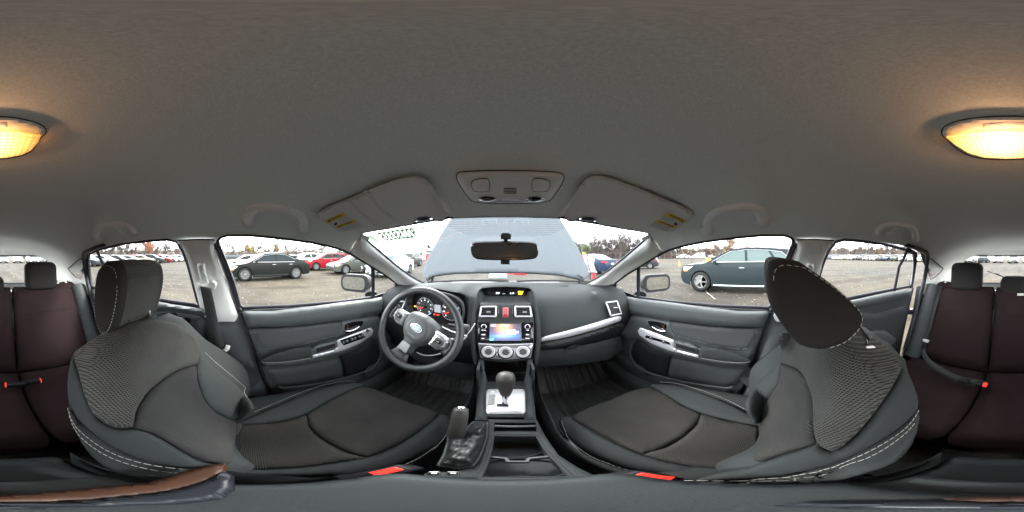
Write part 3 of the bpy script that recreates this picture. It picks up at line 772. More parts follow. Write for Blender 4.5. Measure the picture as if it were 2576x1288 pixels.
def rear_door(s):
    lab = {1: 'closed rear door behind the driver with dark trim and pillar glass', -1: 'rear door standing slightly ajar beside the empty back seat'}[s]
    hinge = Vector((-0.74 * s, -0.14, 0))
    d = thing('car_door', lab, 'car door', hinge + Vector((0, 0, -0.9)), 'car doors')
    R = Matrix.Rotation(radians(5.2), 4, 'Z') if s == -1 else Matrix.Identity(4)
    def T(p):
        q = Vector((p.x * s, p.y, p.z))
        return hinge + R @ (q - hinge)
    g = lambda u, v, h=0.0: T(gpx(u, v, -0.016 + h))
    X = lambda x: (lambda u, v, h=0.0: T(onx(u, v, -(x - h))))
    fl_ = s < 0
    WO = [(208, 637), (250, 618), (312, 604), (375, 597), (420, 594), (452, 600), (470, 626), (484, 666), (512, 775), (430, 770), (330, 750), (222, 731)]
    ob('window_pane', sheet(W_RL, g, 30), 'window_glass', d)
    ob('window_frame', MB().tube([g(u, v) for u, v in dense(W_RL, 14)], 0.012, 6, closed=True), 'seal_rubber', d)
    ob('quarter_divider', MB().tube([g(u, v, 0.004) for u, v in [(243, 626), (252, 650), (264, 672), (276, 735)]], 0.011, 6, flat=(1, 0.7)), 'seal_rubber', d)
    # rear frame post of the door
    ob('frame_post', MB().tube([g(u, v) for u, v in [(250, 620), (222, 634), (221, 660), (226, 700), (233, 735)]], 0.017, 6, flat=(1, 0.8)), 'seal_rubber', d)
    base = [(222, 726), (330, 745), (430, 764), (513, 776), (528, 800), (545, 860), (560, 960), (560, 1045), (430, 1060), (340, 1030), (290, 980), (262, 900), (245, 820)]
    ob('door_panel', sheet(base, X(0.728), 26, flip=fl_), 'hard_dark', d)
    roll = [(226, 727), (330, 746), (430, 765), (513, 777), (520, 795), (430, 782), (395, 784), (330, 775), (232, 752)]
    ob('upper_roll', pad(roll, X(0.722), 0.010, 0.035, 12, 6, flip=fl_), 'soft_door', d)
    mid = [(236, 770), (330, 795), (395, 786), (430, 784), (515, 797), (512, 850), (430, 880), (330, 860), (262, 870)]
    ob('middle_trim', pad(mid, X(0.726), 0.0, 0.018, 10, 10, flip=fl_), 'hard_dark', d)
    h = ob('door_handle', pad([(420, 793), (470, 797), (482, 803), (472, 815), (455, 819), (425, 812)], X(0.706), 0.0, 0.003, 3, 4, flip=fl_), 'gloss_black', d)
    ob('lever', MB().tube([X(0.696)(u, v) for u, v in [(450, 812), (468, 817)]], 0.006, 6), 'chrome', h)
    arm = [(268, 862), (300, 838), (330, 832), (352, 840), (372, 856), (420, 868), (430, 880), (380, 890), (300, 886)]
    ob('armrest', pad(arm, X(0.715), 0.0, 0.075, 11, 7, flip=fl_), 'soft_door', d)
    # outer skin of this door
    sk = [(520, 782), (222, 731), (245, 820), (262, 900), (290, 975), (340, 1020), (560, 1020)]
    ob('outer_skin', sheet(sk, X(0.80), 40), M['roof_paint'], d)
    if s == -1:
        # bright edge trim and latch on the open rear edge
        e = [g(u, v, 0.02) for u, v in [(226, 640), (222, 662), (226, 700), (230, 728)]]
        ob('edge_trim', MB().tube([p + Vector((0.02, -0.012, 0)) for p in e], 0.005, 6), 'bright_silver', d)
        p = X(0.735)(236, 790); ob('door_latch', MB().box(p + Vector((0, -0.02, 0)), (0.03, 0.03, 0.05)), 'chrome', d, bevel=0.004)
rear_door(1); rear_door(-1)

# black weather strips round the rear door openings and beside the rear seat
for s in (1, -1):
    P = [(262, 616), (222, 630), (211, 641), (212, 660), (218, 700), (228, 740), (245, 800), (268, 880)]
    o = MB().tube([sx(gpx(u, v, 0.006), s) if v < 735 else sx(onx(u, v, -0.70), s) for u, v in smoothp(P, False, 3)], 0.016, 7, flat=(1, 0.7))
    ob('door_weather_strip', o, 'seal_rubber', car_shell)
# ================================================================ DASHBOARD
dash = thing('dashboard', 'dark grey dashboard with silver framed vents and gauges lit', 'dashboard', (0, 0.8, -0.6))
# profile stations: x -> list of (y, z)
ST = [
 (-0.70, [(0.96, -0.205), (0.90, -0.205), (0.84, -0.212), (0.79, -0.225), (0.745, -0.25), (0.72, -0.30), (0.715, -0.35), (0.72, -0.40), (0.76, -0.48), (0.84, -0.62)]),
 (-0.57, [(0.96, -0.198), (0.90, -0.196), (0.83, -0.200), (0.78, -0.212), (0.74, -0.24), (0.715, -0.30), (0.705, -0.35), (0.71, -0.40), (0.75, -0.48), (0.82, -0.62)]),
 (-0.535,[(1.0, -0.192), (0.92, -0.188), (0.84, -0.185), (0.775, -0.195), (0.755, -0.22), (0.74, -0.29), (0.72, -0.36), (0.71, -0.40), (0.74, -0.48), (0.80, -0.62)]),
 (-0.50, [(1.03, -0.190), (0.93, -0.178), (0.84, -0.172), (0.765, -0.182), (0.80, -0.20), (0.83, -0.26), (0.815, -0.355), (0.71, -0.385), (0.72, -0.46), (0.79, -0.62)]),
 (-0.36, [(1.07, -0.188), (0.95, -0.165), (0.84, -0.150), (0.745, -0.165), (0.80, -0.185), (0.84, -0.25), (0.82, -0.375), (0.70, -0.40), (0.70, -0.46), (0.78, -0.62)]),
 (-0.22, [(1.10, -0.188), (0.96, -0.170), (0.84, -0.166), (0.765, -0.182), (0.80, -0.20), (0.83, -0.26), (0.815, -0.355), (0.705, -0.40), (0.705, -0.46), (0.78, -0.62)]),
 (-0.175,[(1.11, -0.188), (0.97, -0.180), (0.87, -0.186), (0.79, -0.200), (0.765, -0.225), (0.745, -0.29), (0.725, -0.36), (0.70, -0.42), (0.71, -0.48), (0.78, -0.62)]),
 (-0.125,[(1.12, -0.188), (1.0, -0.180), (0.90, -0.180), (0.82, -0.20), (0.775, -0.23), (0.74, -0.29), (0.72, -0.36), (0.70, -0.43), (0.72, -0.48), (0.78, -0.62)]),
 (-0.11, [(1.12, -0.186), (1.0, -0.172), (0.90, -0.168), (0.88, -0.20), (0.82, -0.235), (0.76, -0.29), (0.73, -0.36), (0.71, -0.43), (0.74, -0.48), (0.80, -0.62)]),
 (0.0,   [(1.13, -0.186), (1.0, -0.170), (0.88, -0.163), (0.88, -0.20), (0.82, -0.235), (0.76, -0.29), (0.73, -0.36), (0.71, -0.43), (0.74, -0.48), (0.80, -0.62)]),
 (0.11,  [(1.12, -0.186), (1.0, -0.172), (0.90, -0.168), (0.88, -0.20), (0.82, -0.235), (0.76, -0.29), (0.73, -0.36), (0.71, -0.43), (0.74, -0.48), (0.80, -0.62)]),
 (0.125, [(1.12, -0.188), (1.0, -0.180), (0.90, -0.180), (0.82, -0.20), (0.775, -0.235), (0.735, -0.30), (0.71, -0.37), (0.70, -0.43), (0.73, -0.47), (0.80, -0.62)]),
 (0.22,  [(1.10, -0.188), (1.0, -0.184), (0.90, -0.187), (0.82, -0.203), (0.765, -0.235), (0.72, -0.30), (0.69, -0.37), (0.685, -0.435), (0.73, -0.465), (0.82, -0.62)]),
 (0.42,  [(1.05, -0.190), (0.96, -0.188), (0.88, -0.193), (0.81, -0.207), (0.755, -0.235), (0.71, -0.29), (0.68, -0.345), (0.675, -0.405), (0.72, -0.45), (0.82, -0.62)]),
 (0.57,  [(0.98, -0.196), (0.92, -0.196), (0.85, -0.202), (0.79, -0.215), (0.745, -0.24), (0.71, -0.28), (0.695, -0.33), (0.69, -0.38), (0.73, -0.45), (0.82, -0.62)]),
 (0.70,  [(0.96, -0.205), (0.90, -0.205), (0.84, -0.212), (0.79, -0.225), (0.745, -0.25), (0.72, -0.30), (0.715, -0.35), (0.72, -0.40), (0.76, -0.48), (0.84, -0.62)])]
rows = []
for i in range(len(ST) - 1):
    x0, p0 = ST[i]; x1, p1 = ST[i + 1]; k = max(1, int((x1 - x0) / 0.018))
    for j in range(k):
        t = j / k; ts = t * t * (3 - 2 * t)
        pr = [(lerp(a[0], b[0], ts), lerp(a[1], b[1], ts)) for a, b in zip(p0, p1)]
        pr = smoothp(pr, False, 4)
        rows.append([Vector((lerp(x0, x1, t), y, z)) for y, z in pr])
ob('dash_body', MB().loft(rows), 'soft_dash', dash, ang=50)
ob('under_dash', MB().box((0, 1.02, -0.62), (1.38, 0.42, 0.02)), 'black', dash)
ob('defrost_slot', MB().tube([wpx(u, 721, 0.14) + Vector((0, 0, 0.006)) for u in (1120, 1200, 1272, 1350, 1430)], 0.004, 6, flat=(1.6, 0.5)), 'black', dash)

# ---- centre stack on a leaning plane
def SP(u, v, h=0.0): return cast(u, v, lambda p: p.y + h * 0.93 - (0.74 + (p.z + 0.22) * 0.40))
def spx(P): return P
stack_o = [(1207, 766), (1337, 766), (1344, 812), (1343, 865), (1336, 905), (1272, 911), (1208, 905), (1201, 865), (1200, 812)]
ob('centre_stack', pad(stack_o, SP, 0.0, 0.012, 6, 8), 'soft_dash', dash)
side = [(1207, 735), (1200, 766), (1192, 812), (1191, 870), (1199, 915), (1210, 1000)]
for k, P in enumerate((side, mir(side))):
    pts = [SP(u, v, -0.005) for u, v in smoothp(P[:5], False, 3)]
    ob('stack_edge', MB().tube(pts, 0.012, 8, flat=(1, 1)), 'soft_dash', dash)
# display hood bin
dsp = [(1208, 728), (1216, 723), (1272, 721), (1328, 723), (1336, 728), (1333, 746), (1328, 759), (1216, 759), (1211, 746)]
DPf = lambda u, v, h=0.0: ony(u, v, 0.845 - h)
hd = ob('display_bin', sheet(dsp, lambda u, v: DPf(u, v, -0.012), 12), 'gloss_black', dash)
ob('bin_shelf', pad([(1211, 754), (1333, 754), (1337, 768), (1207, 768)], lambda u, v, h: onz(u, v, -0.232 + h * 0.3), 0.0, 0.006, 4, 6), 'soft_dash', dash)
lip = [ony(u, v, 0.832) for u, v in [(1202, 738), (1206, 729), (1214, 724), (1240, 721.5), (1272, 720.5), (1304, 721.5), (1330, 724), (1338, 729), (1342, 738)]]
ob('display_hood', MB().loft([lip, [p + Vector((0, 0.08, 0.004)) for p in lip], [p + Vector((0, 0.2, -0.006)) for p in lip]]), 'soft_dash', dash, solid=0.004)
ob('hood_edge', MB().tube(lip, 0.003, 6), 'hard_dark', dash)
for P in ([(1206, 729), (1204, 745), (1206, 768)],):
    for q in (P, mir(P)):
        ob('hood_cheek', MB().loft([[ony(u, v, 0.830) for u, v in q], [ony(u, v, 0.832) + Vector((0, 0.06, 0)) for u, v in q]]), 'hard_dark', dash, solid=0.003)
def put(s, u, v, size, f, name, mt, par, rot=0, **k):
    """lettering laid on the surface f centred on the traced point"""
    return ob(name, textmesh(s, size, lambda a, b: f(u + a, v - b), **k), mt, par, smooth=False)
dt = lambda u, v: DPf(u, v, -0.006)
for s_, u_, v_, z_ in (('39F', 1252, 738, 7), ('---', 1267, 738.5, 6), ('8:19', 1288, 738, 6)):
    put(s_, u_, v_, z_, dt, 'display_digits', 'white_glow', hd)
put('AIRBAG', 1309.5, 734, 4, dt, 'display_warning', 'amber_glow', hd, bold=0.15); put('OFF', 1309, 739.5, 6, dt, 'display_warning', 'amber_glow', hd, bold=0.2)

def vent(px_o, f, par, slats, knob_at, nm='air_vent', lbl=None):
    """silver framed vent: outline of the opening in image units on surface f"""
    us = [p[0] for p in px_o]; vs = [p[1] for p in px_o]
    v0 = ob(nm, sheet(px_o, lambda u, v: f(u, v, 0.013), 7), 'black', par)
    ob('vent_frame', MB().tube([f(u, v, 0.017) for u, v in smoothp(dense(px_o, 8), True, 2)], 0.0042, 8, closed=True), 'bright_silver', v0)
    for k in range(slats):
        t = (k + 0.5) / slats
        def edge(t, side):
            (a, b) = ((px_o[0], px_o[3]) if side == 0 else (px_o[1], px_o[2]))
            return (lerp(a[0], b[0], t), lerp(a[1], b[1], t))
        a = edge(t, 0); b = edge(t, 1)
        ob('slat', MB().tube([f(a[0] + 1.5, a[1], 0.0165), f(b[0] - 1.5, b[1], 0.0165)], 0.0022, 4, flat=(1, 0.8)), 'hard_dark', v0)
    ob('vent_knob', MB().tube([f(knob_at[0] - 5, knob_at[1], 0.022), f(knob_at[0] + 5, knob_at[1], 0.022)], 0.0032, 8), 'silver', v0)
    return v0
vent([(1211, 772), (1248, 772), (1247, 796), (1207, 796)], SP, dash, 4, (1229, 785))
vent([(1296, 772), (1333, 772), (1337, 796), (1297, 796)], SP, dash, 4, (1320, 785))
hz = ob('hazard_switch', pad(rrect(1272, 786, 15, 25, 2.5), SP, 0.013, 0.005, 2.5, 3), 'hazard', dash)
ob('hazard_lens', pad(rrect(1272, 794.5, 12, 7, 1.5), SP, 0.0185, 0.0008, 2, 3), 'hazard_low', hz)
ob('hazard_symbol', MB().tube([SP(1272 + a, 785 - b, 0.0195) for a, b in ((-3, -1.5), (3, -1.5), (0, 3))], 0.0006, 4, closed=True), 'white_plastic', hz)
for u in (1252, 1292): ob('vent_wheel', pad(rrect(u, 783, 6, 20, 2.5), SP, 0.0125, 0.004, 2, 3), 'gloss_black', dash)
# ---- head unit
radio = ob('head_unit', pad([(1202, 811), (1342, 811), (1341, 863), (1203, 863)], SP, 0.013, 0.003, 3, 8), 'gloss_black', dash)
scr = [(1232, 815), (1311, 815), (1312, 857), (1231, 857)]
m = mat('screen_light', (0.02, 0.02, 0.03), 0.2)
n, l, b = nodes_of(m)
t_ = n.new('ShaderNodeTexCoord'); sp_ = n.new('ShaderNodeSeparateXYZ'); l(t_.outputs['UV'], sp_.inputs[0])
def gauss(cx, cy, sx_, sy_, colr, k):
    a = n.new('ShaderNodeVectorMath'); a.operation = 'SUBTRACT'; a.inputs[1].default_value = (cx, cy, 0); l(t_.outputs['UV'], a.inputs[0])
    c_ = n.new('ShaderNodeVectorMath'); c_.operation = 'MULTIPLY'; c_.inputs[1].default_value = (1 / sx_, 1 / sy_, 0); l(a.outputs[0], c_.inputs[0])
    d_ = n.new('ShaderNodeVectorMath'); d_.operation = 'DOT_PRODUCT'; l(c_.outputs[0], d_.inputs[0]); l(c_.outputs[0], d_.inputs[1])
    e_ = n.new('ShaderNodeMath'); e_.operation = 'MULTIPLY'; e_.inputs[1].default_value = -1; l(d_.outputs['Value'], e_.inputs[0])
    f_ = n.new('ShaderNodeMath'); f_.operation = 'EXPONENT'; l(e_.outputs[0], f_.inputs[0])
    g_ = n.new('ShaderNodeVectorMath'); g_.operation = 'SCALE'; g_.inputs[0].default_value = tuple(x * k for x in colr); l(f_.outputs[0], g_.inputs['Scale'])
    return g_
g1 = gauss(0.45, 0.80, 0.22, 0.40, (0.95, 0.42, 0.10), 1.0); g2 = gauss(0.42, 0.27, 0.34, 0.07, (0.02, 0.35, 1.0), 1.0); g3 = gauss(0.45, 0.28, 0.6, 0.28, (0.05, 0.12, 0.35), 0.9)
s1 = n.new('ShaderNodeVectorMath'); l(g1.outputs[0], s1.inputs[0]); l(g2.outputs[0], s1.inputs[1])
s2 = n.new('ShaderNodeVectorMath'); l(s1.outputs[0], s2.inputs[0]); l(g3.outputs[0], s2.inputs[1])
s3 = n.new('ShaderNodeVectorMath'); s3.inputs[1].default_value = (0.07, 0.075, 0.11); l(s2.outputs[0], s3.inputs[0])
l(s3.outputs[0], b.inputs['Emission Color']); b.inputs['Emission Strength'].default_value = 0.21
V, F_ = cdt(scr, 12); mb = MB().add([SP(a, c, 0.0168) for a, c in V], F_); mb.uv = [((a - 1231) / 81, (857 - c) / 42) for a, c in V]
sc_ = ob('touch_screen', mb, 'screen_light', radio)
st = lambda u, v: SP(u, v, 0.0172)
put('BT Audio', 1271, 818.5, 5.5, st, 'screen_title', 'white_glow', sc_, bold=0.12)
put('Source', 1241, 818.5, 3.2, st, 'source_button', 'white_glow', sc_, bold=0.1)
ob('button_frame', MB().tube([st(u, v) for u, v in rrect(1241, 818.5, 14, 5.5, 1, 1)], 0.0004, 4, closed=True), 'white_glow', sc_)
for k, s_ in enumerate(('No audio device', 'connected.  Connect a', 'Bluetooth device from', 'the settings menu.')):
    put(s_, 1274, 829.5 + k * 3.8, 3.4, st, 'screen_message', 'white_glow', sc_, align='LEFT', bold=0.09)
ob('message_frame', MB().tube([st(u, v) for u, v in rrect(1291, 834.5, 38, 20, 0.5, 1)], 0.0003, 4, closed=True), 'ink_grey', sc_)
ob('menu_tile', pad(rrect(1237, 853.5, 10, 6, 1, 2), st.__class__ and (lambda u, v, h: SP(u, v, 0.0170 + h)), 0, 0.0003, 2, 3), 'blue_glow', sc_)
ob('disc_slot', pad(rrect(1272, 812.8, 82, 3.2, 1, 1), SP, 0.0162, 0.0006, 1, 4), 'hard_dark', radio)
for u, z in ((1217, 'PWR/VOL'), (1327, 'TUNE')):
    k = ob('radio_knob', MB().lathe([(0.0125, 0), (0.0125, 0.010), (0.009, 0.012), (0.0, 0.012)], SP(u, 822, 0.015), SP(u, 822, 0.1) - SP(u, 822, 0), 20), 'silver', radio)
    ob('knob_face', MB().lathe([(0.0085, 0.0122), (0.0, 0.0126)], SP(u, 822, 0.015), SP(u, 822, 0.1) - SP(u, 822, 0), 16), 'gloss_black', k)
    put(z, u, 831, 2.6, lambda a, b: SP(a, b, 0.0165), 'knob_legend', 'white_glow', radio, bold=0.05)
for u, v, z in ((1216, 842, 'HOME'), (1215, 851.5, 'APPS'), (1327, 842, 'SEEK'), (1327, 851.5, 'TRACK')):
    k = ob('radio_button', pad(rrect(u, v, 14, 6.5, 1, 1), SP, 0.0158, 0.002, 1, 3), 'hard_dark', radio)
    put(z, u, v, 3, lambda a, b: SP(a, b, 0.0181), 'button_legend', 'white_glow', k, bold=0.06)
    ob('button_bar', MB().tube([SP(u - 6, v + 4, 0.0175), SP(u + 6, v + 4, 0.0175)], 0.0006, 4), 'silver', k)
# ---- climate panel
cp = [(1203, 863.5), (1272, 866), (1341, 863.5), (1335, 900), (1272, 904.5), (1209, 900)]
cl = ob('climate_panel', pad(cp, SP, 0.012, 0.006, 4, 6), 'silver', dash)
ob('panel_band', MB().tube([SP(u, v, 0.020) for u, v in [(1204, 865), (1240, 867), (1272, 867.6), (1304, 867), (1340, 865)]], 0.0035, 6), 'bright_silver', cl)
for i, u in enumerate((1228.5, 1272, 1315.5)):
    v = 885 if i != 1 else 886
    A = (SP(u, v, 0.1) - SP(u, v, 0)).normalized(); c = SP(u, v, 0.018)
    k = ob('climate_knob', MB().lathe([(0.0325, -0.002), (0.0325, 0.002), (0.029, 0.004), (0.0285, 0.002)], c, A, 28), 'gloss_black', cl)
    ob('knob_ring', MB().lathe([(0.0280, 0.0), (0.0280, 0.010), (0.0262, 0.014), (0.0232, 0.015), (0.0222, 0.013)], c, A, 28), 'bright_silver', k)
    ob('knob_dial', MB().lathe([(0.0226, 0.0128), (0.0, 0.0134)], c, A, 24), 'hard_dark', k)
    kf = lambda a, b: SP(a, b, 0.0328)
    if i == 1:
        for q, s_ in enumerate(('0', '1', '2', '3', '4')):
            an = radians(165 - q * 37); put(s_, u + 8.2 * cos(an), v - 7 * sin(an), 4.2, kf, 'dial_number', 'white_plastic', k)
    elif i == 0:
        for q in range(5):
            an = radians(-20 + q * 55); put('>', u + 7.5 * cos(an), v - 6.5 * sin(an), 4, kf, 'dial_mark', 'white_plastic', k)
    else:
        put('A/C', u, v + 1, 3.6, kf, 'dial_mark', 'white_plastic', k)
        ob('dial_arc', MB().tube([kf(u + 9.2 * cos(radians(a)), v - 8.2 * sin(radians(a))) for a in range(-30, 215, 12)], 0.0005, 4), 'white_plastic', k)
        put('ON', u, v + 6.2, 3.6, kf, 'lit_lamp', 'amber_glow', k, bold=0.3)

def dash_y(x, z):
    xs = [s_[0] for s_ in ST]; i = max(0, min(len(ST) - 2, next((k for k in range(len(xs) - 1) if x <= xs[k + 1]), len(xs) - 2)))
    t = max(0, min(1, (x - xs[i]) / (xs[i + 1] - xs[i]))); t = t * t * (3 - 2 * t)
    pr = smoothp([(lerp(a[0], b[0], t), lerp(a[1], b[1], t)) for a, b in zip(ST[i][1], ST[i + 1][1])], False, 4)
    best = 9
    for (y0, z0), (y1, z1) in zip(pr, pr[1:]):
        if (z0 - z) * (z1 - z) <= 0 and z0 != z1: best = min(best, lerp(y0, y1, (z - z0) / (z1 - z0)))
    return best if best < 9 else 0.75
DY = lambda u, v, h=0.0: cast(u, v, lambda p: p.y + h - dash_y(p.x, p.z), 0.4, 1.3, 30)
# ---- side vents
VP = lambda u, v, h=0.0: ony(u, v, 0.748 - h) 
vent([(1525 - 0, 761), (1552, 758), (1563, 789), (1537, 794)], lambda u, v, h=0: DY(u, v, h + 0.008), dash, 4, (1548, 774))
vent([(991, 757), (1018, 759), (1009, 783), (981, 780)], lambda u, v, h=0: DY(u, v, h + 0.010), dash, 4, (999, 778))
ob('defrost_grille', pad([(1485, 734), (1502, 731.5), (1512, 736), (1497, 741)], lambda u, v, h: onz(u, v, -0.198 + h), 0, 0.003, 2, 4), 'black', dash)
# ---- silver sweep along the passenger side
top = [(1359, 852), (1372, 846), (1400, 839), (1450, 826), (1510, 808), (1545, 797), (1562, 796)]
bot = [(1358, 860), (1372, 858), (1400, 853), (1450, 842), (1510, 825), (1548, 812), (1561, 806)]
ob('silver_sweep', pad(smoothp(top + bot[::-1], True, 2), lambda u, v, h: DY(u, v, h + 0.012), 0.0, 0.008, 5, 4), 'bright_silver', dash)
ob('glovebox_lid', pad([(1357, 866), (1400, 858), (1450, 847), (1510, 830), (1565, 812), (1572, 824), (1560, 842), (1500, 858), (1430, 872), (1352, 880)], lambda u, v, h: DY(u, v, h + 0.014), 0.0, 0.010, 6, 6), 'soft_dash', dash)
lb = ob('lower_glovebox', pad([(1345, 884), (1430, 876), (1500, 862), (1562, 845), (1566, 880), (1530, 905), (1440, 918), (1345, 925)], lambda u, v, h: ony(u, v, 0.745 - h), 0.0, 0.012, 8, 12), 'hard_dark', dash)
ob('glovebox_handle', pad([(1424, 876), (1448, 866), (1462, 867), (1446, 878), (1428, 882)], lambda u, v, h: ony(u, v, 0.728 - h), 0.0, 0.004, 2, 4), 'soft_dash', lb)
ob('knee_panel', pad([(1000, 800), (1060, 830), (1195, 850), (1195, 960), (1100, 940), (1010, 880)], lambda u, v, h: ony(u, v, 0.80 - h), 0.0, 0.012, 8, 14), 'hard_dark', dash)

# ---- instrument cluster
cy = 0.80
CF = lambda x, z, h=0.0: Vector((x, cy - h, z))
bz = [(-0.515, -0.27), (-0.50, -0.22), (-0.45, -0.196), (-0.36, -0.187), (-0.27, -0.196), (-0.215, -0.225), (-0.20, -0.27), (-0.21, -0.33), (-0.24, -0.372), (-0.36, -0.385), (-0.47, -0.372), (-0.505, -0.33)]
bz = smoothp(bz, True, 3)
ic = ob('instrument_cluster', sheet(bz, CF, 0.04), 'black', dash)
rim_in = [Vector((x, cy - 0.002, z)) for x, z in bz]; rim_out = [Vector((-0.357 + (x + 0.357) * 1.04, 0.742, -0.285 + (z + 0.285) * 1.05)) for x, z in bz]
ob('cluster_shroud', MB().loft([rim_in, rim_out], closed=False).add([], []), 'hard_dark', ic)
ob('shroud_lip', MB().tube(rim_out, 0.006, 6, closed=True), 'hard_dark', ic)
def gauge(cx, cz, r, nums, needle, n0=225, n1=-45):
    g_ = ob('gauge_dial', MB().lathe([(r, 0.002), (0, 0.003)], CF(cx, cz), (0, -1, 0), 30), 'hard_dark', ic)
    ob('gauge_ring', MB().tube([CF(cx + r * cos(a * pi / 16), cz + r * sin(a * pi / 16), 0.005) for a in range(32)], 0.0024, 6, closed=True), 'silver', g_)
    for i, s_ in enumerate(nums):
        a = radians(lerp(n0, n1, i / (len(nums) - 1)))
        ob('gauge_number', textmesh(s_, 0.011, lambda p, q: CF(cx + r * 0.74 * cos(a) + p, cz + r * 0.74 * sin(a) + q, 0.006), bold=0.0002), 'white_glow', g_, smooth=False)
        ob('gauge_tick', MB().tube([CF(cx + r * k * cos(a), cz + r * k * sin(a), 0.006) for k in (0.88, 0.97)], 0.0007, 4), 'white_glow', g_)
    a = radians(needle)
    ob('needle', MB().tube([CF(cx, cz, 0.011), CF(cx + r * 0.85 * cos(a), cz + r * 0.85 * sin(a), 0.009)], [0.0016, 0.0008], 5), 'red_glow', g_)
    ob('needle_hub', MB().lathe([(0.008, 0.006), (0.008, 0.012), (0, 0.013)], CF(cx, cz), (0, -1, 0), 14), 'black', g_)
gauge(-0.430, -0.290, 0.052, ['0', '1', '2', '3', '4', '5', '6', '7', '8'], 205)
gauge(-0.278, -0.298, 0.052, ['0', '20', '40', '60', '80', '100', '120', '140'], 205)
info = ob('trip_screen', MB().box(CF(-0.354, -0.292, 0.004), (0.036, 0.002, 0.045)), 'screen_grey' if 'screen_grey' in M else mat('screen_grey', (0.2, 0.2, 0.22), 0.3, emit=((0.7, 0.75, 0.85), 0.05)), ic)
for x, z, c_, w_ in ((-0.371, -0.328, 'red_glow', 0.010), (-0.350, -0.328, 'red_glow', 0.014), (-0.492, -0.298, 'amber_glow', 0.012), (-0.398, -0.328, 'blue_glow', 0.010), (-0.246, -0.335, 'red_glow', 0.012), (-0.313, -0.222, 'amber_glow', 0.012), (-0.325, -0.222, 'red_glow', 0.014)):
    ob('warning_lamp', MB().box(CF(x, z, 0.0065), (w_, 0.001, 0.006)), c_, ic)
# ================================================================ FRONT SEATS
def headrest_profile(kind):
    base = [(-.007, -.010), (-.037, -.003), (-.072, -.022), (-.105, -.048), (-.135, -.078), (-.155, -.105), (-.153, -.130), (-.12, -.150), (-.074, -.149), (-.045, -.122), (-.02, -.090), (0.0, -.045)]
    if kind == 'passenger': return base, (0, 0), 0.0
    c = (-.077, -.078); a = radians(22); out_ = []
    for y, z in base:
        y, z = y - c[0], z - c[1]; out_.append((-.345 + y * cos(a) - z * sin(a), -.118 + y * sin(a) + z * cos(a)))
    return out_, (0, 0), 0.0

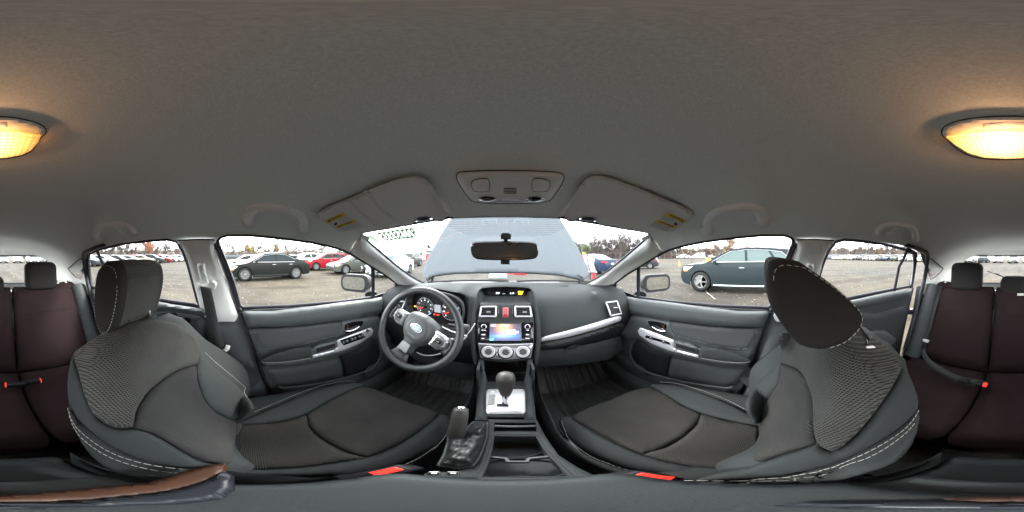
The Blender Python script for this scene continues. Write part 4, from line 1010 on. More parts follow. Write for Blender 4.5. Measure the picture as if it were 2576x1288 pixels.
def front_seat(s, label):
    drv = s == 1
    cx = -0.375 * s
    al = radians(25 if drv else 17); y0, z0, Lb = (-0.02, -0.665, 0.53) if drv else (0.01, -0.665, 0.50)
    seat = thing('front_seat', label, 'car seat', (cx, 0.1, -1.0), 'front seats')
    r = Vector((0, -sin(al), cos(al))); n_ = Vector((0, cos(al), sin(al)))
    def wt(t): return 0.246 * interp(t, [(0, .93), (.25, 1.0), (.55, .98), (.8, .84), (1.0, .70)])
    bo = [(-0.97, 0.0), (-1, .3), (-1, .62), (-0.98, .80), (-0.88, .93), (-0.62, .99), (0, 1.02), (0.62, .99), (0.88, .93), (0.98, .80), (1, .62), (1, .3), (0.97, 0.0)]
    def bmap(a, b, h=0.0):
        e = dist((a * 0.238, b * Lb), [(p * 0.238, q * Lb) for p, q in bo])
        f = 0.085 * abs(a) ** 2.3 * math.exp(-((b - .26) / .36) ** 2) + 0.018 * math.exp(-((b - .35) / .25) ** 2) + 0.02 * math.exp(-((b - 1) / .2) ** 2) * (1 - a * a)
        k = max(0, 1 - e / 0.045); f -= 0.035 * k * k
        return Vector((cx + a * wt(b), y0, z0)) + r * (b * Lb) + n_ * (f + h)
    low = [(-.55, .0), (-.60, .18), (-.60, .31), (-.52, .39), (-.30, .465), (0, .49), (.30, .465), (.52, .39), (.60, .31), (.60, .18), (.55, .0)]
    up = [(-.60, .31), (-.66, .33), (-.72, .42), (-.79, .58), (-.84, .72), (-.85, .84), (-.78, .93), (-.58, .985), (0, 1.01), (.58, .985), (.78, .93), (.85, .84), (.84, .72), (.79, .58), (.72, .42), (.66, .33), (.60, .31), (.52, .39), (.30, .465), (0, .49), (-.30, .465), (-.52, .39)]
    def puff(outl, hgt, edge):
        ol = [(p * 0.238, q * Lb) for p, q in outl]
        return lambda a, b: bmap(a, b, 0.004 + hgt * sqrt(max(0, 1 - (1 - min(1, dist((a * .238, b * Lb), ol) / edge)) ** 2)))
    uvs = (0.238, Lb)
    mb_front = sheet(bo, lambda a, b: bmap(a, b, 0.0), 0.06, uvs=None)
    base = ob('backrest', mb_front, 'bolster', seat)
    # side and back shell
    ring = dense(smoothp(bo[1:-1] + [(0.97, 0.0), (-0.97, 0.0)], True, 3), 0.06)
    rows = []
    for h, k in ((0.003, 1.0), (-0.012, 1.02), (-0.04, 1.04), (-0.085, 1.04), (-0.115, 0.98), (-0.13, 0.90), (-0.135, 0.5)):
        rows.append([(lambda q: Vector((cx + (q.x - cx) * k, q.y, q.z)))(bmap(a, b, 0) + n_ * h if k > .6 else Vector((cx + a * wt(b) * k, y0, z0)) + r * (b * Lb * 0.9 + .03) + n_ * h) for a, b in ring])
    mb_shell = MB().loft(rows, closed=True)
    ob('back_shell', mb_shell, 'bolster', base)
    # ---- cushion
    co = [(-0.95, 0.0), (-1, .25), (-1, .7), (-0.96, .88), (-0.84, .96), (-0.5, 1.0), (0, 1.02), (0.5, 1.0), (0.84, .96), (0.96, .88), (1, .7), (1, .25), (0.95, 0.0)]
    Lc = 0.53; yc = -0.10
    def cmap(a, b, h=0.0):
        e = dist((a * 0.235, b * Lc), [(p * 0.235, q * Lc) for p, q in co])
        z = -0.735 + 0.045 * b + 0.050 * abs(a) ** 2.4 * interp(b, [(0, .6), (.5, 1), (1, .35)]) + 0.010 * (1 - a * a)
        k = max(0, 1 - e / 0.05); z -= 0.035 * k * k
        return Vector((cx + a * (0.243 - 0.02 * max(0, b - .6)), yc + b * Lc, z + h))
    mb_cush = sheet(co, lambda a, b: cmap(a, b, 0.0), 0.06)
    cb = ob('cushion', mb_cush, 'bolster', seat)
    rowsc = []
    for h, k in ((0.0, 1.0), (-0.015, 1.012), (-0.05, 1.01), (-0.10, 0.97), (-0.14, 0.93)):
        rowsc.append([(lambda q: Vector((cx + (q.x - cx) * k, 0.16 + (q.y - 0.16) * k, q.z + h)))(cmap(a, b)) for a, b in dense(smoothp(co, True, 2), 0.06)])
    mb_cside = MB().loft(rowsc, closed=True)
    ob('cushion_side', mb_cside, 'bolster', cb)
    # ---- upholstery panels laid over the foam, sewn along the seams of the photograph
    from mathutils.bvhtree import BVHTree
    def bvh(mbs):
        V = []; F_ = []
        for m_ in mbs: o = len(V); V += [Vector(p) for p in m_.v]; F_ += [tuple(i + o for i in f) for f in m_.f]
        return BVHTree.FromPolygons(V, F_)
    tb, tcn = bvh([mb_front, mb_shell]), bvh([mb_cush, mb_cside])
    class Depth:
        """smooth distance field of a foam body as met from the middle of the cabin; panels are draped on it"""
        def __init__(s, tree, box, ref):
            s.u0, s.v0, s.u1, s.v1 = box; s.st = 10.0
            s.nu = int((s.u1 - s.u0) / s.st) + 2; s.nv = int((s.v1 - s.v0) / s.st) + 2; G = []
            for j in range(s.nv):
                row = []
                for i in range(s.nu):
                    d = D(s.u0 + i * s.st, s.v0 + j * s.st); hit, nrm, _, t = tree.ray_cast(Vector((0, 0, 0)), d)
                    if hit is None:
                        q, _, _, _ = tree.find_nearest(d * ref); t = q.dot(d)
                        for _ in range(4): q, _, _, _ = tree.find_nearest(d * t); t = q.dot(d)
                    row.append(t)
                G.append(row)
            for _ in range(7):
                H = [r_[:] for r_ in G]
                for j in range(s.nv):
                    for i in range(s.nu):
                        c_ = n2 = 0
                        for dj, di in ((0, 1), (0, -1), (1, 0), (-1, 0)):
                            if 0 <= j + dj < s.nv and 0 <= i + di < s.nu: c_ += G[j + dj][i + di]; n2 += 1
                        H[j][i] = G[j][i] * .4 + .6 * c_ / n2
                G = H
            s.G = G
        def t(s, u, v):
            x = max(0, min(s.nu - 1.001, (u - s.u0) / s.st)); y = max(0, min(s.nv - 1.001, (v - s.v0) / s.st)); i, j = int(x), int(y); x -= i; y -= j
            return (s.G[j][i] * (1 - x) + s.G[j][i + 1] * x) * (1 - y) + (s.G[j + 1][i] * (1 - x) + s.G[j + 1][i + 1] * x) * y
        def p(s, u, v): return D(u, v) * s.t(u, v)
        def nrm(s, u, v):
            n2 = (s.p(u + 4, v) - s.p(u - 4, v)).cross(s.p(u, v - 4) - s.p(u, v + 4)); n2.normalize()
            return n2 if n2.dot(D(u, v)) < 0 else -n2
    tb, tcn = ((Depth(tb, (150, 790, 660, 1215), .5), Depth(tcn, (560, 950, 1150, 1215), .7)) if drv else (Depth(tb, (1730, 800, 2325, 1230), .45), Depth(tcn, (1395, 950, 1920, 1215), .7)))
    def panel(nm, mt, poly, tree, ref, base_, puff_h=0.011, edge=15, step=6.5, lift=0.007):
        poly = smoothp(poly, True, 2)
        V, F_ = cdt(poly, step); vs = []; uv = []
        for u, v in V:
            k = min(1, dist((u, v), poly) / edge); h = puff_h * (1 - (1 - k) ** 2.2)
            p = tree.p(u, v) * (1 - 0.012) + tree.nrm(u, v) * h; vs.append(p)
            uv.append((p.x, (p - Vector((cx, y0, z0))).dot(r)) if tree is tb else (p.x, p.y))
        m_ = MB().add(vs, [tuple(reversed(f)) for f in F_]); m_.uv = uv
        return ob(nm, m_, mt, base_, solid=0.010, ang=75)
    def seam(P, tree, ref, base_, nm='stitching', lift=0.016, dash=0.008):
        pts = [tree.p(u, v) * (1 - 0.012) + tree.nrm(u, v) * 0.0140 for u, v in smoothp(P, False, 5)]
        ob(nm, stitches(pts, dash, 0.003, 0.00065), 'white_stitch', base_)
    if drv:
        panel('outer_bolster', 'bolster', [(501, 880), (514, 898), (534, 918), (575, 952), (608, 981), (630, 1008), (632, 1027), (612, 1049), (592, 1060), (560, 1046), (535, 1033), (512, 1003), (497, 960), (494, 920)], tb, .62, base)
        panel('mesh_panel', 'honeycomb', [(183, 893), (197, 932), (217, 998), (246, 1051), (288, 1073), (337, 1074), (341, 1039), (361, 998), (411, 953), (460, 928), (493, 920), (503, 895), (502, 864), (480, 836), (443, 813), (394, 805), (345, 808), (290, 822), (240, 850), (203, 874)], tb, .5, base)
        panel('centre_panel', 'ribbed', [(337, 1075), (341, 1039), (361, 998), (411, 953), (460, 928), (493, 921), (496, 955), (510, 1000), (542, 1038), (575, 1052), (603, 1064), (592, 1100), (578, 1140), (568, 1171), (530, 1166), (493, 1154), (427, 1117), (378, 1088)], tb, .5, base)
        panel('inner_bolster', 'bolster', [(316, 1078), (337, 1076), (378, 1089), (427, 1118), (493, 1155), (542, 1171), (560, 1182), (493, 1178), (411, 1167), (329, 1143), (263, 1106), (205, 1060), (180, 1020), (170, 985), (172, 940), (183, 893), (197, 934), (217, 1000), (246, 1054), (285, 1076)], tb, .4, base)
        panel('side_panel', 'bolster', [(170, 990), (180, 1023), (205, 1063), (263, 1109), (329, 1146), (411, 1170), (493, 1181), (555, 1186), (500, 1198), (378, 1201), (296, 1189), (230, 1148), (186, 1075)], tb, .4, base)
        seam([(179, 1026), (205, 1066), (246, 1099), (312, 1136), (394, 1160), (493, 1174), (545, 1178)], tb, .4, base)
        seam([(176, 1036), (200, 1076), (243, 1111), (308, 1148), (394, 1172), (493, 1185), (545, 1188)], tb, .4, base)
        seam([(507, 888), (534, 913), (575, 946), (608, 975), (632, 1003)], tb, .6, base, lift=0.010)
        panel('cushion_outer_bolster', 'bolster', [(600, 1062), (650, 1040), (706, 1015), (788, 982), (862, 964), (912, 965), (905, 972), (862, 990), (821, 1011), (780, 1036), (739, 1052), (682, 1064), (604, 1069)], tcn, .75, cb)
        panel('front_panel', 'cushion_mesh', [(772, 1043), (785, 1034), (821, 1012), (862, 991), (912, 970), (986, 996), (1050, 1019), (1106, 1040), (1068, 1074), (1010, 1113), (965, 1135), (920, 1150), (885, 1142), (854, 1130), (805, 1101), (778, 1072)], tcn, .75, cb)
        panel('rear_panel', 'cushion_mesh', [(604, 1070), (682, 1066), (739, 1054), (771, 1044), (777, 1073), (804, 1102), (853, 1131), (884, 1143), (919, 1151), (870, 1160), (821, 1167), (760, 1175), (698, 1179), (630, 1180), (568, 1175), (580, 1140), (592, 1103)], tcn, .7, cb)
        panel('cushion_inner_bolster', 'bolster', [(1107, 1041), (1134, 1052), (1137, 1078), (1117, 1112), (1051, 1149), (969, 1182), (895, 1196), (800, 1199), (700, 1199), (600, 1196), (568, 1178), (630, 1182), (698, 1181), (760, 1177), (821, 1169), (920, 1152), (965, 1137), (1011, 1115), (1069, 1076)], tcn, .7, cb)
        seam([(1133, 1058), (1126, 1088), (1084, 1125), (1019, 1161), (969, 1178), (895, 1192)], tcn, .7, cb)
        seam([(640, 1040), (706, 1012), (788, 979), (862, 961), (900, 962)], tcn, .75, cb, lift=0.008)
    else:
        panel('outer_bolster', 'bolster', [(1967, 880), (1964, 908), (1928, 944), (1896, 972), (1883, 998), (1887, 1031), (1900, 1058), (1908, 1064), (1925, 1014), (1957, 965), (1964, 930)], tb, .62, base)
        panel('mesh_panel', 'honeycomb', [(1966, 840), (1966, 880), (1966, 915), (2002, 928), (2027, 953), (2048, 1006), (2052, 1064), (2056, 1112), (2077, 1130), (2109, 1130), (2159, 1088), (2216, 1014), (2257, 949), (2270, 916), (2241, 879), (2200, 850), (2163, 832), (2080, 820)], tb, .45, base)
        panel('centre_panel', 'ribbed', [(1966, 917), (2002, 929), (2027, 954), (2047, 1006), (2051, 1064), (2055, 1114), (2011, 1130), (1958, 1147), (1908, 1163), (1910, 1097), (1909, 1064), (1926, 1014), (1958, 965), (1964, 935)], tb, .5, base)
        panel('inner_bolster', 'bolster', [(2056, 1115), (2077, 1131), (2110, 1131), (2160, 1089), (2217, 1015), (2258, 950), (2270, 918), (2298, 975), (2307, 1015), (2290, 1045), (2257, 1076), (2175, 1128), (2077, 1170), (1970, 1196), (1860, 1206), (1748, 1211), (1800, 1192), (1864, 1180), (1908, 1165), (1958, 1149), (2011, 1132)], tb, .4, base)
        panel('side_panel', 'bolster', [(2308, 1020), (2308, 1086), (2274, 1146), (2216, 1179), (2109, 1208), (1986, 1218), (1860, 1217), (1752, 1215), (1860, 1210), (1970, 1200), (2077, 1174), (2175, 1132), (2257, 1080), (2291, 1048)], tb, .35, base)
        seam([(1760, 1206), (1860, 1202), (1970, 1191), (2077, 1165), (2175, 1123), (2257, 1072), (2298, 1022)], tb, .4, base)
        seam([(1860, 1213), (1970, 1203), (2077, 1178), (2175, 1137), (2250, 1090), (2285, 1055)], tb, .4, base)
        panel('cushion_outer_bolster', 'bolster', [(1637, 971), (1660, 966), (1715, 973), (1814, 1006), (1904, 1051), (1906, 1070), (1830, 1056), (1764, 1039), (1715, 1018)], tcn, .75, cb)
        panel('front_panel', 'cushion_mesh', [(1436, 1047), (1534, 1006), (1636, 972), (1714, 1019), (1763, 1040), (1755, 1064), (1722, 1097), (1674, 1125), (1617, 1142), (1534, 1105), (1469, 1072)], tcn, .75, cb)
        panel('rear_panel', 'cushion_mesh', [(1764, 1041), (1830, 1058), (1906, 1072), (1910, 1097), (1909, 1162), (1896, 1170), (1863, 1178), (1740, 1171), (1618, 1144), (1675, 1127), (1723, 1098), (1756, 1065)], tcn, .7, cb)
        panel('cushion_inner_bolster', 'bolster', [(1435, 1048), (1411, 1052), (1407, 1066), (1422, 1095), (1470, 1135), (1560, 1174), (1620, 1190), (1700, 1199), (1790, 1198), (1862, 1181), (1740, 1173), (1616, 1144), (1533, 1107), (1467, 1074)], tcn, .7, cb)
        seam([(1411, 1060), (1436, 1103), (1501, 1148), (1592, 1181)], tcn, .7, cb)
        seam([(1660, 963), (1715, 970), (1814, 1003), (1900, 1047)], tcn, .75, cb, lift=0.008)
    ob('seat_base', MB().box((cx, 0.13, -0.915), (0.36, 0.38, 0.14)), 'black', seat, bevel=0.01)
    for dx in (-0.19, 0.19): ob('seat_rail', MB().box((cx + dx, 0.16, -0.985), (0.035, 0.6, 0.03)), 'gloss_black', seat)
    # recliner cover on the outer side
    ob('recliner_cover', MB().lathe([(0.05, 0), (0.048, 0.018), (0.0, 0.022)], (cx - s * 0.245, -0.05, -0.70), (-s, 0, 0), 20), 'hard_dark', seat)
    # ---- headrest
    if drv:
        prof = [(-.262, -.045), (-.275, -.022), (-.310, -.012), (-.350, -.016), (-.382, -.045), (-.395, -.090), (-.398, -.150), (-.385, -.205), (-.350, -.232), (-.318, -.222), (-.292, -.185), (-.270, -.125), (-.260, -.080)]
        prof = [(-.272 + (y_ + .26) * .77, z_) for y_, z_ in prof]
        xi, Wh = -0.262, 0.215
    else:
        T = [(1929, 690), (1934, 663), (1952, 650), (1985, 652), (2014, 658.5), (2037, 674), (2075, 700), (2117, 733.5), (2155, 770), (2168, 795), (2163, 818), (2145, 840), (2122, 859), (2085, 873), (2057, 878), (2007, 866), (1969, 822), (1940, 778), (1929, 735)]
        prof = [(p.y, p.z) for p in (onx(u, v, 0.222) for u, v in T)]
        xi, Wh = -0.205, 0.27
    prof = smoothp(prof, True, 2)
    my = sum(p[0] for p in prof) / len(prof); mz = sum(p[1] for p in prof) / len(prof)
    ks = [(0.0, 0.78), (0.003, 0.88), (0.012, 0.96), (0.030, 1.0), (Wh / 2, 1.02), (Wh - 0.030, 1.0), (Wh - 0.012, 0.96), (Wh - 0.003, 0.88), (Wh, 0.78)]
    def row(dx, k): return [Vector(((xi - dx) * s, my + (y - my) * k, mz + (z - mz) * k)) for y, z in prof]
    rr = [row(dx, k) for dx, k in ks]
    hb = MB().loft(rr[3:-3], closed=True); hb.uv = []
    for dx, k in ks[3:-3]:
        acc = 0
        for i, (y, z) in enumerate(prof):
            if i: acc += math.hypot(y - prof[i - 1][0], z - prof[i - 1][1])
            hb.uv.append((dx, acc))
    hr = ob('headrest', hb, 'honeycomb', seat, ang=80)
    for part, e in ((rr[:4], 0), (rr[-4:], -1)):
        m_ = MB().loft(part, closed=True)
        c = sum(part[e], Vector()) / len(prof); sg = 1 if e == 0 else -1
        prev = part[e]; nn = len(prev)
        for kk, dd in ((0.6, 0.003), (0.3, 0.005)):
            nxt = [c + (p - c) * kk + Vector((dd * s * sg, 0, 0)) for p in part[e]]
            m_.loft([prev, nxt], closed=True); prev = nxt
        m_.add([c + Vector((0.006 * s * sg, 0, 0))] + prev, [(0, 1 + i, 1 + (i + 1) % nn) for i in range(nn)])
        ob('headrest_side', m_, 'headrest_dark', hr, ang=80)
        q = part[1] if e == 0 else part[-2]
        q = q[:int(len(q) * .75)] if not drv else q
        ob('stitching', stitches([p + Vector((0.0022 * s * sg, 0, 0)) for p in q], 0.006, 0.004, 0.0006), 'white_stitch', hr)
    for dx in (0.06, Wh - 0.06):
        x = (xi - dx) * s
        a_ = max(-.6, min(.6, (x - cx) / wt(1.0)))
        top = bmap(a_, 0.975, 0.0) - n_ * 0.055
        hp = Vector((x, lerp(top.y, my, 0.5), mz))
        ob('headrest_post', MB().tube([top - r * 0.03, top + r * 0.03, hp], 0.0048, 8), 'chrome', hr)
        ob('post_guide', MB().box(top + r * 0.012, (0.040, 0.026, 0.012), R=Matrix.Rotation(al, 3, 'X')), 'light_plastic', hr, bevel=0.004)
    return seat
front_seat(1, "driver's seat with dark mesh fabric, reclined behind the steering wheel")
front_seat(-1, 'front passenger seat with tilted headrest, set more upright than the one behind the wheel')

# ================================================================ REAR BENCH
bench = thing('rear_bench_seat', 'dark fabric rear bench seat with three headrests below the rear window', 'car seat', (0, -0.8, -1.0))
RB0 = Vector((0, -0.86, -0.76)); rv = Vector((0, -0.50, 0.866)).normalized(); rn = Vector((0, 0.866, 0.50)).normalized(); LB = 0.62
def rb(x, t, h=0.0): return RB0 + Vector((x, 0, 0)) + rv * t + rn * (h - 0.10 * max(0, abs(x) - 0.5) ** 1)
for x0, x1, nm in ((-0.66, -0.135, 'l'), (-0.13, 0.165, 'm'), (0.17, 0.66, 'r')):
    o = [(x0, 0), (x0, LB - 0.02), (x0 + 0.02, LB), (x1 - 0.02, LB), (x1, LB - 0.02), (x1, 0)]
    b_ = ob('back_section', pad(o, rb, -0.05, 0.05, 0.035, 0.04), 'rear_fabric', bench)
    ob('seam', MB().tube([rb(x, 0.40 + 0.02 * sin((x - x0) / (x1 - x0) * pi), 0.0005) for x in [lerp(x0 + .02, x1 - .02, k / 6) for k in range(7)]], 0.0018, 4), 'black', b_)
    ob('back_top', MB().box(rb((x0 + x1) / 2, LB - 0.015, -0.10), (x1 - x0 - 0.01, 0.14, 0.05), R=Matrix.Rotation(radians(30), 3, 'X')), 'rear_fabric', b_, bevel=0.012)
def rc(x, y, h=0.0): return Vector((x, y, -0.745 + h + 0.05 * max(0, (y + 0.6)) - 0.35 * max(0, y + 0.38) ** 1.2))
for x0, x1 in ((-0.66, -0.135), (-0.13, 0.165), (0.17, 0.66)):
    o = [(x0, -0.90), (x1, -0.90), (x1, -0.36), (x1 - 0.02, -0.32), (x0 + 0.02, -0.32), (x0, -0.36)]
    c_ = ob('seat_section', pad(o, rc, -0.05, 0.05, 0.04, 0.04), 'rear_fabric', bench)
    ob('seam', MB().tube([rc(x, -0.77, 0.0008) for x in [lerp(x0 + .02, x1 - .02, k / 6) for k in range(7)]], 0.0018, 4), 'black', c_)
ob('seat_front', MB().loft([[Vector((x, y, z)) for x in (-0.66, -0.3, 0, 0.3, 0.66)] for y, z in ((-0.33, -0.79), (-0.32, -0.86), (-0.37, -1.0))]), 'rear_fabric', bench)
def rhead(cx, wd, hg, z0_):
    prof = rrect(0, 0, wd, hg, 0.045, 5)
    rows = []
    for k, h in ((0.70, 0.045), (0.90, 0.040), (1.0, 0.02), (1.0, -0.03), (0.9, -0.055), (0.6, -0.06)):
        rows.append([Vector((cx + a * k * (1 + 0.0 * b), -1.195 - 0.12 * b * k + h, z0_ + b * k)) for a, b in prof])
    h_ = ob('headrest', MB().loft(rows, closed=True, caps=True), 'headrest_dark', bench, ang=70)
    for dx in (-0.06, 0.06): ob('headrest_post', MB().tube([(cx + dx, -1.21, z0_ - hg / 2 - 0.05), (cx + dx, -1.20, z0_)], 0.006, 8), 'chrome', h_)
rhead(-0.355, 0.245, 0.205, -0.150); rhead(0.385, 0.245, 0.205, -0.155); rhead(0.025, 0.20, 0.13, -0.215)
ob('anchor_tag', MB().box(rb(-0.02 + 0.0, 0.56, 0.002) + Vector((0.0, 0, 0)), (0.045, 0.002, 0.018), R=Matrix.Rotation(radians(30), 3, 'X')), 'label_white', bench)
# parcel support and seat-belt hook behind the bench
ob('shelf_support', MB().box((0.0, -1.40, -0.345), (1.26, 0.30, 0.03)), 'light_plastic', bench, bevel=0.01)
for s in (1, -1):
    # padded side piece between the seat back and the door opening
    P = [Vector((-s * 0.655, -1.17, -0.25)), Vector((-s * 0.66, -1.10, -0.36)), Vector((-s * 0.66, -0.98, -0.56)), Vector((-s * 0.65, -0.86, -0.76))]
    ob('side_bolster', MB().tube(P, 0.055, 10, flat=(1, 1)), 'hard_dark', bench)
    ob('shoulder_trim', MB().box((-s * 0.55, -1.28, -0.245), (0.20, 0.16, 0.05)), 'rear_fabric', bench, bevel=0.02)
    ob('release_lever', MB().tube([(-s * 0.50, -1.22, -0.235), (-s * 0.51, -1.21, -0.205), (-s * 0.56, -1.20, -0.198), (-s * 0.58, -1.22, -0.22)], 0.010, 7), 'light_plastic', bench)

# ================================================================ SEAT BELTS
def ribbon(path, wvec, half, th=0.0012):
    """strap of given half width; wvec: width direction (or one per point)"""
    mb = MB(); rows = []
    for i, p in enumerate(path):
        w_ = Vector(wvec[i] if isinstance(wvec, list) else wvec).normalized() * half
        rows.append([p - w_, p + w_])
    return mb.loft(rows)
for s in (1, -1):
    side = {1: "dark seat belt hanging from the pillar behind the driver's door with latch plate", -1: 'dark seat belt on the pillar beside the upright front passenger seat'}[s]
    t = thing('seat_belt', side, 'seat belt', (-0.7 * s, -0.2, -0.9), 'front seat belts')
    Pm = lambda u, v, x: sx(onx(u, v, -x), s)
    gp = lambda u, v, o: sx(gpx(u, v, o), s)
    cov = [(495, 664), (506, 660), (515, 662), (518, 676), (523, 700), (528, 716), (520, 721), (508, 719), (503, 700), (497, 680)]
    ob('height_adjuster', pad(cov, lambda u, v, h: gp(u, v, 0.026 + h), 0.0, 0.016, 5, 5, flip=s < 0), 'pillar_trim', t)
    ring = ob('belt_guide', pad(smoothp([(493, 722), (497, 712), (506, 714), (519, 717), (530, 706), (541, 707), (546, 716), (540, 729), (530, 732), (519, 722), (505, 730), (497, 730)], True, 2), lambda u, v, h: gp(u, v, 0.045 + h), 0.0, 0.010, 4, 4, flip=s < 0), 'pillar_trim', t)
    path = [(517, 723), (525, 760), (533, 800), (544, 845), (556, 884), (568, 925), (584, 975), (600, 1020)]
    xs = [0.655, 0.66, 0.665, 0.665, 0.665, 0.67, 0.68, 0.69]
    pts = [Pm(u, v, x) for (u, v), x in zip(path, xs)]
    pts = [Vector(p) for p in smoothp([tuple(p) for p in pts], False, 3)]
    ob('belt_strap', ribbon(pts, (0, 1, -0.1), 0.024), 'belt_web', t, solid=0.0015)
    ob('latch_holder', MB().tube([Pm(538, 893, 0.655), Pm(552, 893, 0.65), Pm(572, 877, 0.65), Pm(574, 869, 0.655)], 0.010, 8), 'light_plastic', t)
    ob('latch_plate', MB().tube([Pm(u, v, 0.648) for u, v in [(564, 893), (573, 906), (577, 901), (568, 886)]], 0.0035, 6, closed=True), 'chrome', t)
# rear belts
rbelt = thing('seat_belt', 'grey rear seat belt buckled across the back seat behind the passenger', 'seat belt', (0.6, -0.9, -0.8))
def RP(u, v, h=0.0): return cast(u, v, lambda p: (RB0 + rn * h - p).dot(rn) if p.z > -0.72 else (-p.z - 0.735 + h))
pth = [Vector((0.60, -1.17, -0.24)), Vector((0.60, -1.06, -0.40)), Vector((0.60, -0.98, -0.55)), Vector((0.60, -0.90, -0.68))]
ob('shoulder_strap', ribbon(pth, (1, 0.0, -0.05), 0.024), 'belt_web', rbelt, solid=0.0015)
lap = [onz(u, v, z) for u, v, z in [(2321, 880, -0.60), (2334, 909, -0.66), (2375, 937, -0.68), (2407, 953, -0.69), (2440, 961, -0.69), (2470, 966, -0.69)]]
ob('lap_strap', ribbon([Vector(p) for p in smoothp([tuple(p) for p in lap], False, 3)], (0, -0.7, 0.7), 0.022), 'belt_web', rbelt, solid=0.0015)
ob('belt_tongue', MB().box(onz(2425, 958, -0.685), (0.05, 0.03, 0.02)), 'black', rbelt, bevel=0.004)
ob('buckle', MB().box(onz(2472, 967, -0.69), (0.055, 0.035, 0.03)), 'black', rbelt, bevel=0.004)
ob('red_release', MB().box(onz(2478, 968, -0.672), (0.018, 0.028, 0.012)), 'red_button', rbelt, bevel=0.003)
ob('belt_guide', MB().box((0.60, -0.93, -0.63), (0.07, 0.02, 0.02)), 'light_plastic', rbelt, bevel=0.004)
for (u, v), fl__ in (((40, 967), 0), ((78, 960), 1)):
    b_ = thing('belt_buckle', ['left of the two dark rear belt buckles lying on the back seat behind the driver', 'right of the two dark rear belt buckles lying on the back seat behind the driver'][fl__], 'seat belt buckle', onz(u, v, -0.70), 'rear buckles')
    c = onz(u, v, -0.70)
    ob('buckle_body', MB().box(c, (0.085, 0.03, 0.025)), 'black', b_, bevel=0.005)
    ob('red_release', MB().box(c + Vector(((-0.042 if fl__ == 1 else 0.042), 0, 0)) * 1 , (0.010, 0.026, 0.022)), 'red_button', b_, bevel=0.003)

# front buckles beside the cushions
for s, cpt, lb in ((1, (965, 1188), "dark belt buckle with red release beside the driver's seat"), (-1, (1655, 1201), 'dark belt buckle with red release beside the front passenger seat')):
    t = thing('belt_buckle', lb, 'seat belt buckle', onz(cpt[0], cpt[1], -0.60), 'front buckles')
    c = onz(cpt[0], cpt[1], -0.575)
    Rz = Matrix.Rotation(radians(-12 * s), 3, 'Z') @ Matrix.Rotation(radians(28), 3, 'X')
    ob('buckle_body', MB().box(c - Rz @ Vector((0, 0.01, 0.02)), (0.027, 0.080, 0.045), R=Rz), 'black', t, bevel=0.006)
    ob('red_release', MB().box(c + Rz @ Vector((0, 0.006, 0.004)), (0.014, 0.034, 0.006), R=Rz), 'red_button', t, bevel=0.002)
    ob('buckle_stalk', MB().tube([c + Vector((0, -0.03, -0.04)), c + Vector((0, -0.07, -0.15))], 0.012, 8), 'black', t)
# ================================================================ CENTRE CONSOLE
ZP = lambda z: (lambda u, v, h=0.0: onz(u, v, z + h))
con = thing('centre_console', 'dark grey centre console with cup holders and pale gear gate', 'centre console', (0, 0.3, -1.0))
def both(P): return P + mir(P)[::-1]
# side walls and top deck (with openings for pocket and cup holders)
deck_l = [(1204, 905), (1209, 940), (1206, 975), (1199, 1020), (1195, 1056)]
rail = [(1204, 905), (1209, 942), (1206, 975), (1199, 1020), (1195, 1057), (1226, 1057), (1225, 1050), (1222, 1015), (1223, 977), (1225, 960), (1219, 930), (1216, 905)]
for k, P in enumerate((rail, mir(rail))):
    def rf(u, v, h=0.0):   # rails climb from the deck to the stack
        return cast(u, v, lambda p: -(p.z - (-0.575 + max(0, p.y - 0.50) * 0.85)) + h)
    ob('console_rail', pad(P, rf, 0.0, 0.010, 5, 7), 'soft_dash', con)
ob('cubby_back', MB().box((0, 0.74, -0.55), (0.19, 0.02, 0.16)), 'black', con)
ob('cubby_floor', sheet([(1216, 940), (1328, 940), (1322, 962), (1222, 962)], ZP(-0.60), 14), 'black', con)
[ob('cubby_side', MB().box((q_, 0.66, -0.54), (0.008, 0.2, 0.13)), 'hard_dark', con) for q_ in (-0.098, 0.098)]
ob('front_step', pad([(1223, 959), (1321, 959), (1321, 978), (1222, 978)], ZP(-0.585), 0.0, 0.006, 3, 8), 'soft_dash', con)
ob('power_socket', MB().lathe([(0.014, 0), (0.014, 0.004), (0.0105, 0.004), (0.010, 0)], ony(1306, 914, 0.728), (0, -1, 0.1), 18), 'hard_dark', con)
gate_surround = [(1221, 972), (1323, 972), (1326, 1020), (1330, 1050), (1214, 1050), (1218, 1020)]
ob('gate_surround', pad(gate_surround, ZP(-0.578), 0.0, 0.006, 4, 8), 'soft_dash', con)
gp_ = rrect(1272, 1010, 98, 62, 8); gp_ = [(u if v < 1010 else 1272 + (u - 1272) * 1.02, v) for u, v in gp_]
gate = ob('gear_gate', pad(gp_, ZP(-0.570), 0.0, 0.005, 5, 7), 'gate_silver', con)
ob('gate_well', pad([(1250, 988), (1300, 988), (1300, 1028), (1250, 1028)], ZP(-0.566), 0.0, 0.0015, 2, 7), 'bright_silver', gate)
ob('gate_slot', pad([(1265, 990), (1279, 990), (1279, 1023), (1250, 1023), (1250, 1016), (1266, 1015)], ZP(-0.5640), 0.0, 0.0005, 1, 7), 'black', gate)
pl = ob('gear_letters_plate', pad([(1230, 992), (1247, 992), (1244, 1020), (1227, 1020)], ZP(-0.5650), 0.0, 0.0006, 1, 6), 'ink_grey', gate)
for s_, u_, v_ in (('P', 1242, 996), ('R', 1240, 1005), ('N', 1239, 1011), ('D', 1238, 1018), ('M', 1231, 1018)):
    put(s_, u_, v_, 4.5, lambda a, b: onz(a, b, -0.5640), 'gear_letter', 'ink', gate)
ob('lock_button', MB().lathe([(0.008, 0), (0.008, 0.002), (0, 0.003)], onz(1240, 984, -0.566), (0, 0, 1), 16), 'silver', gate)
